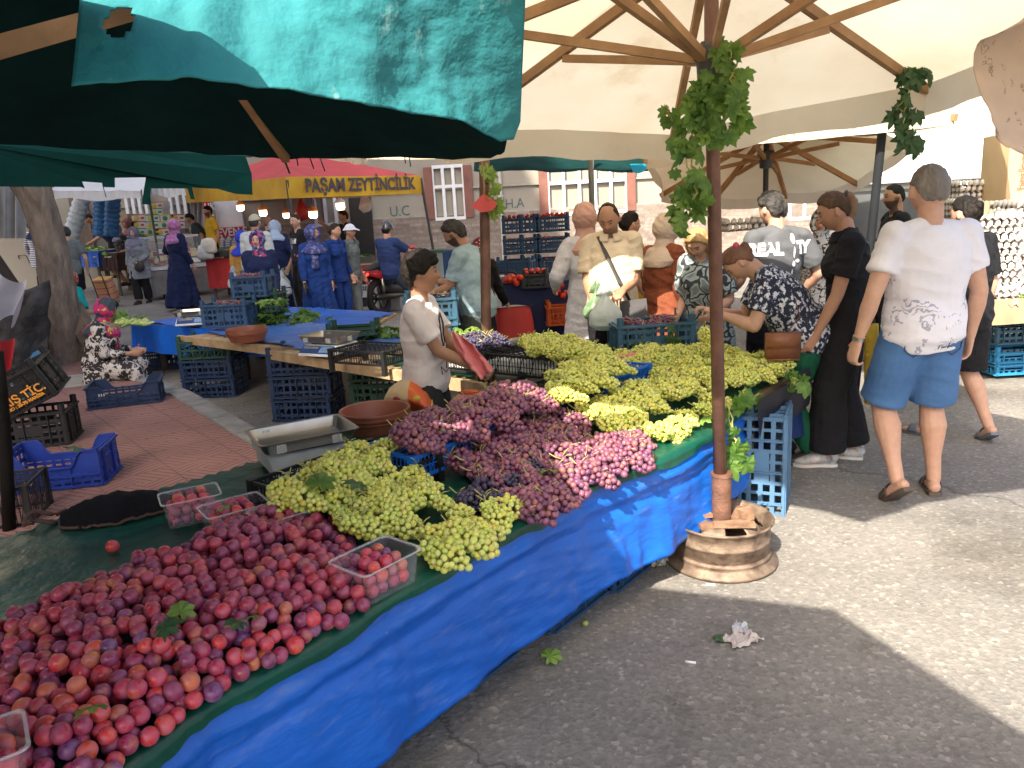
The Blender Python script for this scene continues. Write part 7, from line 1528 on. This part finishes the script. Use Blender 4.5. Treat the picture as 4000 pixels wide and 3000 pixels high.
# --- 4 bending floral woman
FLO=Mpat('floral_navy_white',[(0,(.014,.018,.04)),(.50,(.014,.018,.04)),(.52,(.20,.24,.36)),(.56,(.6,.62,.66))],34,'noise',.85)
P4=person('elderly woman in navy and white floral blouse bending over to pick grapes',1578,535,4.75,yaw=80,lean=37,hp=52,fat=1.32,female=True,hipz=.50,arms={1:dict(t=(.06,.36,.60),p=(.3,-.2,-1),c=.8,n=(0,0,-1)),-1:dict(t=(.05,.34,.60),p=(.5,-.1,-1),c=.7,n=(0,0,-1))},legs={-1:dict(f=(.06,-.02,0)),1:dict(f=(.06,.06,0))},top=('tee',FLO,.66),bottom=('trousers',cloth('cloth_green',(.01,.09,.05)),.014),hair=('bun',HA),skin='l',v=.0065,loose=1.2)
mb=MB(); mb.ell(P4['head']@(V((.0,-.045,.05))*1.55),(.03,.02,.025)); mb.build('hair_clip',M('pink_clip',(.7,.04,.12),.4),P4['root'],True)
h_=P4['h']; mb=MB(); mb.tube([V((-.03,.22,1.24)),V((-.12,.20,1.18)),V((-.20,.12,1.05)),V((-.25,.10,.95)),V((-.28,.18,.86))],[(.009,.003)]*5,8); mb.build('bag_strap',M('strap_brown',(.16,.06,.03),.5),P4['root'],True)
mb=MB(); mb.box((-.285,.20,.79),(.06,.19,.15),(0,0,R(4))); mb.box((-.322,.20,.825),(.014,.195,.09),(0,0,R(4))); mb.tube([V((-.32,.11,.71)),V((-.32,.29,.71))],.006,6); mb.build('brown_handbag',M('leather_tan',(.28,.11,.05),.5,(.16,.06,.03),6,.3,40),P4['root'],True)
bunch('white',tuple(a(1524,728,4.35)),Euler((0,R(80),.4)),'bunch of yellow grapes held up by the bending woman',None,.8)
# --- 5 blonde
MAR=Mpat('marbled_grey',[(0,(.03,.035,.04)),(.12,(.03,.035,.04)),(.2,(.30,.36,.37)),(.6,(.16,.2,.22))],11,'edge',.85,dist=.15)
P5=person('blonde woman in grey marbled blouse looking down at the grapes',1502,497,5.4,yaw=142,lean=8,hp=38,fat=1.2,female=True,arms={1:dict(t=(.08,.15,.56)),-1:dict(t=(.10,.17,.58),p=(.3,-1,-.2))},top=('tunic',MAR,.8),bottom=('trousers',BLK,.01),hair=('long',HY),skin='l',v=.0068,loose=1.2)
# --- 6 brown dress
RUSTC=cloth('cloth_rust',(.24,.07,.035)); BEI=cloth('scarf_beige',(.56,.45,.36))
P6=person('woman in rust brown dress and beige headscarf seen from behind',1440,467,6.3,yaw=-52,hp=4,fat=1.15,female=True,arms={1:dict(t=(.13,.02,.49)),-1:dict(t=(.1,.1,.52))},top=('dress',RUSTC,.97),headcov=('hijab',BEI,'tail'),skin='l',v=.0075)
# --- 7 yellow tee
YT=cloth('cloth_yellow',(.62,.38,.03))
P7=person('woman in yellow T-shirt with dark tied hair and glasses, in profile',1362,458,6.9,yaw=-72,fat=1.15,female=True,arms={1:dict(t=(.11,.06,.50)),-1:dict(t=(.1,.16,.6))},top=('tee',YT,.6),bottom=('trousers',JEAND,.008),hair=('bun',HB),skin='l',v=.0075,glasses=True)
# --- 8 cream polo man
POLO=cloth('cloth_cream',(.64,.53,.38))
P8=person('man in cream polo shirt looking down at two full plastic bags he holds',1312,442,5.8,yaw=171,hp=30,hy=-10,fat=1.12,sw=1.0,belly=.04,arms={1:dict(t=(.075,.15,.545),p=(.4,-1,-.3),c=.9,n=(-.4,.5,-1)),-1:dict(t=(.045,.17,.60),p=(.4,-1,-.3),c=.5,n=(0,-.3,-1))},top=('tee',POLO,.72,'collar'),bottom=('trousers',BLK,.012),hair=('balding',HD),skin='t',v=.006,loose=1.0,beard='stubble')
def cstrap(Pn,p0,p1,w_,mat,dirn=-1,off=.007,name='bag_strap'):
    h_=Pn['h']; tp_=Pn['top'].data; bv=BVHTree.FromPolygons([q.co.copy() for q in tp_.vertices],[tuple(p.vertices) for p in tp_.polygons]); mb=MB(); L=[]
    for i in range(25):
        t=i/24; x_=(p0[0]+(p1[0]-p0[0])*t)*h_; z_=(p0[1]+(p1[1]-p0[1])*t)*h_; hh=bv.ray_cast(V((x_,-dirn*1.5,z_)),V((0,dirn,0)),3.)
        L.append((hh[0]+V((0,-dirn*off,0))) if hh[0] else None)
    L=[q for q in L if q]; mb.tube(L,[(w_,.003)]*len(L),8,side=V((1,0,.6))); mb.build(name,mat,Pn['root'],True)
cstrap(P2,(-.05,.82),(.09,.55),.011,M('strap_soft_black',(.05,.05,.05),.5),1)
h_=P8['h']; cstrap(P8,(.055,.83),(-.085,.53),.017,M('strap_black',(.03,.03,.03),.5))
# (strap goes from the right shoulder to a grey bag at the left hip as seen in the photo)
mb=MB(); c=V((-.095*h_,.12*h_,.485*h_)); mb.box(c,(.2,.05,.24),(0,R(4),0)); mb.box(c+V((0,.03,.03)),(.16,.03,.09),(0,R(4),0)); mb.build('shoulder_bag',M('bag_grey',(.09,.085,.09),.7),P8['root'])
hw=P8['base']+Matrix.Rotation(R(171),3,'Z')@(P8['A'][1][2]*h_)
def carrier(label,top_,L,w_,mat,seed=1,inn=None):
    t=thing('plastic_bag',label,'bag',tuple(top_)); mb=MB()
    def f(u,v):
        an=2*PI*u; r=w_*(.10+.95*sm(v,.05,.72))*(1-.55*sm(v,.86,1.02)); r*=1+.16*math.sin(an*5+seed+v*2)*(1-v)+.08*fbm((math.cos(an)*2,math.sin(an)*2,v*3+seed)); return V((r*math.cos(an),r*.62*math.sin(an),-L*v))
    mb.grid(f,36,22); mb.build('bag_body',mat,t,True)
    for s in(-1,1): mb=MB(); mb.tube([V((0,0,.04)),V((s*.02,0,.0)),V((s*w_*.3,0,-L*.2))],[(.008,.003),(.016,.003),(.03,.004)],8); mb.build('handle',mat,t,True)
    if inn: mb=MB(); mb.ell((0,0,-L*.7),(w_*.8,w_*.48,L*.24)); mb.build('contents',inn,t,True)
    return t
PB=M('bag_white_plastic',(.74,.78,.75),.4,(.6,.66,.6),5,.6,16,trans=.4,bd=.03); PBG=M('bag_green_tint',(.25,.38,.22),.4,(.12,.2,.1),9,.5,16,trans=.35,bd=.03); PBW=M('bag_white2',(.6,.62,.66),.4,(.45,.47,.52),5,.6,16,trans=.3,bd=.03)
carrier('full white plastic bag of greens held by the man in the cream polo',a(1305,622,5.45),.30,.115,PB,1); carrier('green tinted plastic bag behind the full white one',a(1288,618,5.6),.26,.09,PBG,4)
# --- 9 pink hijab
PKH=cloth('scarf_pink',(.55,.33,.28)); WSH=cloth('cloth_white',(.58,.58,.64))
P9=person('woman in pale pink headscarf and long white shirt, partly behind the polo man',1262,442,6.6,yaw=20,lean=4,hy=-20,fat=1.1,female=True,arms={-1:dict(t=(.14,.12,.58),p=(.6,-1,0)),1:dict(t=(.1,.12,.55))},top=('tunic',WSH,.9),bottom=('trousers',BLK,.014),headcov=('hijab',PKH,'none'),skin='l',v=.008,loose=1.6)
# --- 10 vendor light blue polo
LB=cloth('cloth_light_blue',(.33,.46,.53)); GT=cloth('trousers_grey_green',(.09,.10,.09))
P10=person('bearded vendor in light blue polo shirt reaching to the left',972,480,6.6,yaw=78,lean=10,hp=24,fat=1.18,sw=1.05,arms={1:dict(t=(.06,.24,.66),p=(.3,-.5,-1),c=.4,n=(0,0,-1)),-1:dict(t=(.02,.25,.60),p=(.3,-.5,-1),n=(0,0,-1))},top=('tee',LB,.72,'collar'),bottom=('trousers',GT,.010),hair=('curly',HG),skin='t',v=.007,loose=1.35,beard='full')
# --- 11 woman behind pole
BUR=Mpat('scarf_burgundy_dots',[(0,(.5,.42,.42)),(.28,(.5,.42,.42)),(.30,(.16,.02,.04))],34,'dots')
P11=person('woman in black coat and dotted burgundy headscarf behind the thin pole',1038,520,7.6,yaw=-20,lean=22,hp=20,fat=1.15,female=True,arms={1:dict(t=(.13,.26,.52))},top=('dress',BLK,.97),headcov=('hijab',BUR,'none'),skin='l',v=.009)
# --- 12 boy
m,n,b,o_=newmat('boy_tee'); v_=tc(n); n.links.new(ramp(n,nz(n,v_,5,5),[(.3,(.6,.53,.51)),(.55,(.72,.66,.65))]),b.inputs['Base Color']); b.inputs['Roughness'].default_value=.85; bump(n,b,nz(n,v_,16,4),.4,.02); BT=m
P12=person('dark haired boy in a stained white T-shirt holding a pink plastic bag',906,545,4.2,yaw=-98,hy=8,fat=1.08,hp=-2,arms={1:dict(t=(.055,.205,.575),p=(.35,-.9,-.6),c=.9,n=(-.5,0,-1)),-1:dict(t=(.03,.205,.575),p=(.4,-.9,-.6),c=.9,n=(-.5,0,-1))},top=('tee',BT,.66),bottom=('trousers',cloth('trousers_dark_grey',(.035,.037,.04)),.012),hair=('boy',HB),skin='t',v=.0052,loose=1.2,headk=1.16,beard=None)
h_=P12['h']; rt_=P12['root']
bv=BVHTree.FromPolygons([vv.co.copy() for vv in P12['top'].data.vertices],[tuple(p.vertices) for p in P12['top'].data.polygons])
def onchest(pts,wd,name,mat,d=V((-.3,-1,0))):
    mb=MB(); L=[]
    for (x_,z_) in pts:
        hh=bv.ray_cast(V((x_*h_,1.,z_*h_)),V((0,-1,0)),3.); L.append((hh[0] if hh[0] else V((x_*h_,.12,z_*h_)))+V((0,.006,0)))
    mb.tube(L,wd,5); mb.build(name,mat,rt_,True)
INK=M('ink_print',(.03,.025,.025),.7)
onchest([(.005,.78),(.03,.76),(.035,.72),(.03,.68),(.015,.655),(.0,.67),(.01,.70),(.0,.74),(.005,.78)],.0045,'shirt_drawing',INK); onchest([(.03,.66),(.04,.64),(.02,.635),(.05,.63)],.004,'shirt_drawing',INK); onchest([(.0,.60),(.02,.57),(.0,.565),(.03,.555),(.045,.58),(.05,.55)],.003,'shirt_scribble',INK)
p=a(982,745,4.05)
mb=MB(); A_=[a(975,714,4.1),a(985,760,4.05),a(1010,790,4.0),a(1040,818,3.95)]; B_=[a(990,722,4.15),a(1025,745,4.1),a(1050,775,4.05),a(1066,800,4.0)]
mb.grid(lambda u,v:interp(A_,u).lerp(interp(B_,u),v)+V((0,.035*math.sin(v*PI*3+u*4)+.03*fbm((u*5,v*5,1)),0)),26,14); tag(mb.build('pink_plastic_bag',PINK,None,True,solid=.002),'pink plastic bag in the hands of the boy','bag')
# --- 13 motorcyclist
DBL=cloth('cloth_deep_blue',(.025,.045,.14))
P13=person('motorcycle rider in dark blue T-shirt and black helmet seen from behind',836,480,12.5,yaw=-28,fat=1.15,hipz=.34,h=1.72,arms={0:dict(t=(.17,.27,.50),p=(.6,-.5,-1))},legs={1:dict(f=(.13,.05,-.12),p=(.6,1,.3)),-1:dict(f=(.13,.05,-.12),p=(-.6,1,.3))},top=('tee',DBL,.66),bottom=('trousers',JEAND,.01),hair=('short',HB),headcov=('helmet',M('helmet_black',(.04,.045,.05),.25,coat=.5)),skin='l',v=.011)
# --- 14 white cap old man
GPO=cloth('polo_grey',(.14,.16,.16))
P14=person('older man in grey polo shirt with white bucket cap and glasses',755,485,11.6,yaw=-110,fat=1.05,arms={1:dict(t=(.12,.08,.50))},top=('tee',GPO,.66,'collar'),bottom=('trousers',cloth('trousers_grey',(.17,.18,.18)),.012),headcov=('bucket',cloth('hat_white',(.6,.65,.72))),hair=('short',HG),skin='m',v=.010,glasses=True,legs={1:dict(f=(.05,.05,0)),-1:dict(f=(.05,-.06,0))})
RB1=cloth('cloth_blue_shirt',(.012,.04,.19)); RB2=cloth('cloth_royal_blue',(.015,.05,.22)); SCB=Mpat('scarf_blue_print',[(0,(.03,.04,.16)),(.5,(.03,.04,.16)),(.54,(.14,.15,.30))],26,'noise')
P15=person('young woman with tied dark hair in a buttoned dark blue shirt',722,483,11.2,yaw=-125,hy=25,fat=1.0,female=True,arms={1:dict(t=(.12,.04,.49))},top=('shirt',RB1,.95,'collar'),bottom=('trousers',RB1,.012),hair=('bun',HD),skin='l',v=.010)
P16=person('woman in long royal blue dress and blue patterned headscarf with black purse',674,488,10.8,yaw=-155,hy=35,fat=1.15,female=True,arms={1:dict(t=(.13,.10,.50),c=.8),-1:dict(t=(.13,.02,.47))},top=('dress',RB2,.95),headcov=('hijab',SCB,'front'),skin='m',v=.009)
mb=MB(); q=P16['A'][1][2]*P16['h']; mb.box(q+V((0,.08,-.07)),(.03,.17,.10),(R(-25),0,0)); mb.build('purse',M('leather_black',(.02,.02,.022),.5),P16['root'])
PST=Mpat('tee_colour_print',[(0,(.012,.012,.015)),(.5,(.012,.012,.015)),(.6,(.05,.35,.15)),(.7,(.5,.08,.1)),(.85,(.1,.2,.5)),(.93,(.6,.4,.05))],16,'cells')
P17=person('tall young man in black T-shirt with white POST print and coloured pattern',636,463,12.6,yaw=128,hy=25,fat=1.0,sw=1.05,top=('tee',BLK,.66),bottom=('trousers',BLK,.01),hair=('crew',HD),skin='l',v=.010,arms={1:dict(t=(.14,.07,.5)),-1:dict(t=(.14,.0,.49))})
bv=BVHTree.FromPolygons([vv.co.copy() for vv in P17['top'].data.vertices],[tuple(p.vertices) for p in P17['top'].data.polygons]); h_=P17['h']
def wrap(z0,z1,x0,x1,mat,nm,off):
    mb=MB()
    def f(u,v):
        x_=(x0+(x1-x0)*u)*h_; z_=(z0+(z1-z0)*v)*h_; hh=bv.ray_cast(V((x_,1.2,z_)),V((0,-1,0)),3); return (hh[0] if hh[0] else V((x_,.05,z_)))+V((0,off,0))
    mb.grid(f,14,8); mb.build(nm,mat,P17['root'],True)
wrap(.72,.765,.075,-.075,WHITEP,'shirt_print_band',.008); wrap(.56,.715,.07,-.07,PST,'shirt_print',.008)
text('POST',.085,(0,.35,.742*h_),(-1,0,0),(0,0,1),BLACKM,P17['root'],'shirt_lettering',bold=.004,surf=bv,off=.018)
SHW=cloth('shirt_pale',(.56,.60,.60)); OJ=cloth('jacket_orange',(.5,.27,.07))
P18=person('old man in pale shirt and beige cap seen from behind, carrying bags',549,464,12,yaw=-12,fat=1.15,sw=1.05,top=('long',SHW,.95),bottom=('trousers',cloth('trousers_brown',(.10,.08,.06)),.012),hair=('short',HG),headcov=('cap',cloth('cap_beige',(.5,.44,.32))),skin='m',v=.010,arms={1:dict(t=(.15,.03,.47)),-1:dict(t=(.14,.0,.47))})
P18b=person('person in orange sleeved jacket mostly hidden left of the old man',520,500,12.4,yaw=-10,fat=1.05,top=('long',OJ,.97),bottom=('trousers',BLK,.01),headcov=('hijab',cloth('scarf_bright_blue',(.03,.06,.5)),'none'),skin='m',v=.012,arms={-1:dict(t=(.14,.0,.47))})
MUL=Mpat('scarf_multicolour',[(0,(.03,.02,.10)),(.45,(.03,.02,.10)),(.5,(.4,.04,.08)),(.68,(.08,.15,.4)),(.82,(.45,.3,.38)),(.93,(.03,.02,.1))],34,'cells')
P19=person('woman in navy with multicoloured headscarf looking aside behind the top grape crate',553,500,9.6,yaw=-160,hy=-18,fat=1.2,female=True,top=('dress',NVY,.97),headcov=('hijab',MUL,'tight'),skin='l',v=.0085,arms={0:dict(t=(.09,.12,.52))})
PKS=Mpat('scarf_pink_blue',[(0,(.4,.2,.38)),(.45,(.4,.2,.38)),(.5,(.4,.06,.2)),(.58,(.2,.22,.42))],16,'noise')
P20=person('woman in long navy coat and pink headscarf walking away by the fridge',376,475,14.6,yaw=-25,fat=1.2,female=True,top=('dress',NVY,.97),headcov=('hijab',PKS,'tail'),skin='l',v=.010,arms={-1:dict(t=(.15,.12,.58),p=(.7,-1,0)),1:dict(t=(.15,.04,.5))},legs={1:dict(f=(.05,-.09,.02),toe=35),-1:dict(f=(.05,.03,0))})
GRS=cloth('shirt_grey',(.22,.25,.29)); SCG=cloth('scarf_grey_lilac',(.17,.17,.24))
P21=person('woman in grey shirt, lilac grey headscarf and black trousers walking forward',286,492,16,yaw=180,fat=1.15,female=True,loose=1.5,top=('tunic',GRS,.95),bottom=('trousers',BLK,.016,.01),headcov=('hijab',SCG,'front'),skin='l',v=.009,arms={1:dict(t=(.16,-.03,.47)),-1:dict(t=(.07,.12,.56),p=(.6,-1,0),c=.8)},legs={1:dict(f=(.04,.07,0)),-1:dict(f=(.04,-.06,0))})
mb=MB(); q=P21['A'][-1][2]*P21['h']; mb.limb([q+V((0,.04,-.05)),q+V((0,.04,-.14))],[(.10,.04),(.11,.05)],12); mb.build('handbag',M('leather_black',(.02,.02,.022),.5),P21['root'],True)
P22=person('bearded man in yellow T-shirt standing behind the olive counter',447,445,17.6,yaw=125,fat=1.0,h=1.74,gzo=0,top=('tee',YT,.66),bottom=('trousers',BLK),hair=('short',HB),skin='m',v=.012,beard='full')
P23=person('man in dark green T-shirt leaning behind the display fridge',406,462,17.9,yaw=100,lean=20,hp=20,fat=1.1,h=1.7,top=('tee',cloth('cloth_dark_green',(.04,.055,.05)),.66),bottom=('trousers',BLK),hair=('short',HB),skin='t',v=.013)
P24=person('man in navy T-shirt bending over the vegetable stand',184,463,18.9,yaw=120,lean=40,hp=40,fat=1.1,h=1.75,arms={0:dict(t=(.06,.28,.5),p=(.4,-.4,-1))},top=('tee',NVY,.66),bottom=('trousers',BLK),hair=('short',HB),skin='t',v=.012)
P25=person('woman in lilac scarf and black patterned top sitting by the vegetables',246,487,18.2,yaw=130,hp=20,fat=1.1,hipz=.42,h=1.6,female=True,top=('tunic',Mpat('black_white_print',[(0,(.02,.02,.02)),(.6,(.02,.02,.02)),(.63,(.5,.5,.5))],14,'noise'),.9),headcov=('hijab',SCG,'none'),v=.013)
P26=person('woman in brownish pink scarf and blue top behind the vegetable stand',272,474,18.6,yaw=150,hp=15,fat=1.05,hipz=.45,h=1.6,female=True,top=('tunic',cloth('cloth_pale_blue',(.2,.3,.45)),.9),headcov=('hijab',cloth('scarf_brown_pink',(.25,.1,.1)),'none'),v=.013)
PKD=cloth('cloth_pink',(.5,.22,.23))
P27=person('woman in long pink coat and dark blue scarf at the far left',53,469,20.5,yaw=-60,fat=1.1,female=True,top=('dress',PKD,.95),headcov=('hijab',Mpat('scarf_navy_white',[(0,(.03,.035,.09)),(.55,(.03,.035,.09)),(.6,(.25,.25,.32))],20,'noise'),'none'),skin='l',v=.013,arms={0:dict(t=(.08,.13,.55))})
P28=person('woman in denim blue with dark scarf left of the pink coat',28,475,21.2,yaw=-40,fat=1.05,female=True,top=('dress',cloth('cloth_denim_blue',(.04,.09,.2)),.95),headcov=('hijab',NVY,'none'),v=.014)
P28b=person('grey haired person in pale blue at the left frame edge',10,472,22,yaw=-60,top=('long',cloth('cloth_sky',(.25,.36,.45)),.95),bottom=('trousers',BLK),hair=('short',HG),v=.014)
P28c=person('person in navy striped top half hidden by the tree trunk',69,478,20.,yaw=-20,female=True,top=('tunic',Mpat('stripes_navy',[(0,(.5,.5,.52)),(.5,(.03,.04,.12))],7,'wave'),.9),bottom=('trousers',BLK),headcov=('hijab',NVY,'none'),v=.014)
P28d=person('man with bare calves and black shorts walking behind the tree',140,490,14.5,yaw=40,top=('tee',GPO,.66),bottom=('shorts',BLK,.012),hair=('short',HG),v=.012,skin='l',legs={1:dict(f=(.05,.1,0)),-1:dict(f=(.05,-.1,.02),toe=30)})
# seated women
TUR=cloth('cloth_turquoise',(.01,.36,.36)); RSC=Mpat('scarf_red_floral',[(0,(.35,.05,.04)),(.5,(.35,.05,.04)),(.56,(.5,.4,.3)),(.62,(.1,.12,.08))],18,'noise')
SEAT={1:dict(f=(.11,.26,-.10),p=(.3,1,1)),-1:dict(f=(.11,.26,-.10),p=(-.3,1,1))}
P29=person('heavy woman in turquoise T-shirt sitting with her back turned beside the tree',152,588,10.3,yaw=-15,lean=18,hp=25,fat=1.5,sw=1.1,hipz=.25,h=1.6,female=True,legs=SEAT,arms={0:dict(t=(.14,.2,.33))},top=('tee',TUR,.8),bottom=('trousers',Mpat('purple_print',[(0,(.12,.02,.08)),(.5,(.12,.02,.08)),(.56,(.4,.2,.3))],26,'noise'),.02),headcov=('hijab',RSC,'none'),skin='l',v=.010)
LEO=Mpat('leopard_print',[(0,(.015,.013,.012)),(.48,(.015,.013,.012)),(.52,(.5,.46,.42))],15,'noise',.8,dist=.3); SC30=Mpat('scarf_magenta',[(0,(.03,.04,.05)),(.42,(.03,.04,.05)),(.47,(.4,.02,.12)),(.58,(.5,.35,.03)),(.62,(.12,.14,.2))],6,'noise')
P30=person('seated woman in leopard print top and bright magenta headscarf by the blue table',232,648,8.1,yaw=-75,lean=12,hp=18,fat=1.3,hipz=.22,h=1.58,female=True,legs=SEAT,arms={0:dict(t=(.08,.22,.30))},top=('tunic',LEO,.9),bottom=('trousers',LEO,.022),headcov=('hijab',SC30,'front'),skin='m',v=.008)
# right side
P31=person('bearded man in black T-shirt standing before the van window',1932,398,7.2,yaw=80,hy=10,fat=1.15,sw=1.05,top=('tight',BLK,.6),bottom=('trousers',BLK),hair=('crew',HB),skin='t',beard='full',v=.0075)
P32=person('woman in black with hair claw behind the man in the white T-shirt',2085,425,4.95,yaw=25,hp=8,fat=1.1,sw=1.05,female=True,arms={1:dict(t=(.14,.03,.49))},top=('tee',BLK,.72),bottom=('shorts',BLK,.018),hair=('bun',HB),skin='l',shoes='slide_grey',v=.0068,legs={1:dict(f=(.06,-.10,.02),toe=30,yaw=-30),-1:dict(f=(.06,.08,0))},loose=1.3)
mb=MB(); c=P32['head']@(V((.012,-.075,.01))*1.6); mb.beam(c+V((-.02,-.02,.03)),c+V((.03,-.02,.03)),.02,.02); mb.beam(c+V((-.02,-.02,-.03)),c+V((.03,-.02,-.03)),.02,.02); mb.beam(c+V((-.02,-.02,-.04)),c+V((-.02,-.02,.04)),.02,.02); mb.build('hair_claw',M('claw_beige',(.5,.38,.25),.4),P32['root'])
CHK=Mpat('check_white_black',[(0,(.45,.45,.45)),(.5,(.45,.45,.45)),(.53,(.03,.03,.03))],30,'noise',.85)
P36=person('person in black and white patterned dress hidden between the grey and black shirts',1775,455,6.6,yaw=150,fat=1.15,female=True,top=('dress',Mpat('scribble_print',[(0,(.03,.03,.03)),(.1,(.03,.03,.03)),(.2,(.45,.45,.45))],16,'edge',.85,dist=.3),.9),headcov=('hijab',CHK,'front'),v=.010)
P33=person('short haired man in dark clothes facing away behind the beige cap',580,468,13.8,yaw=-60,top=('tee',BLK,.66),bottom=('trousers',BLK),hair=('crew',HA),skin='m',v=.013)
P34=person('woman in navy with pale blue headscarf bending at the counter',593,480,13.6,yaw=10,lean=25,hp=30,female=True,fat=1.15,top=('dress',NVY,.95),headcov=('hijab',cloth('scarf_pale_blue',(.4,.5,.65)),'none'),v=.012)
P35=person('man in dark shirt raising his arm under the olive tent',740,455,15.6,yaw=120,h=1.72,top=('tee',BLK,.66),bottom=('trousers',BLK),hair=('short',HD),skin='t',v=.013,arms={1:dict(t=(.10,.25,.86),p=(1,0,-.3))})
# carried bags
carrier('white carrier bag hanging from the hand of the orange sleeved person',a(503,580,12.),.32,.10,PBW,2); carrier('greenish white carrier bag in the hand of the old man with the cap',a(607,590,11.8),.36,.12,PBW,5); carrier('yellow and white bag beside the young man with the POST shirt',a(610,585,12.3),.3,.10,M('bag_yellow_plastic',(.55,.5,.2),.4,(.3,.45,.4),5,trans=.3),8)
yb=MB(); yb.grid(lambda u,v:a(1868+22*u,700+170*v,4.4)+V((0,.03*math.sin(u*8),0)),8,12); tag(yb.build('yellow_tote_bag',cloth('tote_yellow',(.6,.42,.06)),None,True,solid=.03),'yellow cloth bag between the woman in black and the man in shorts','bag')
for q in STAT: print('P',q)
print('BUNCHES',len(OB)); bpy.data.scenes.remove(TS)
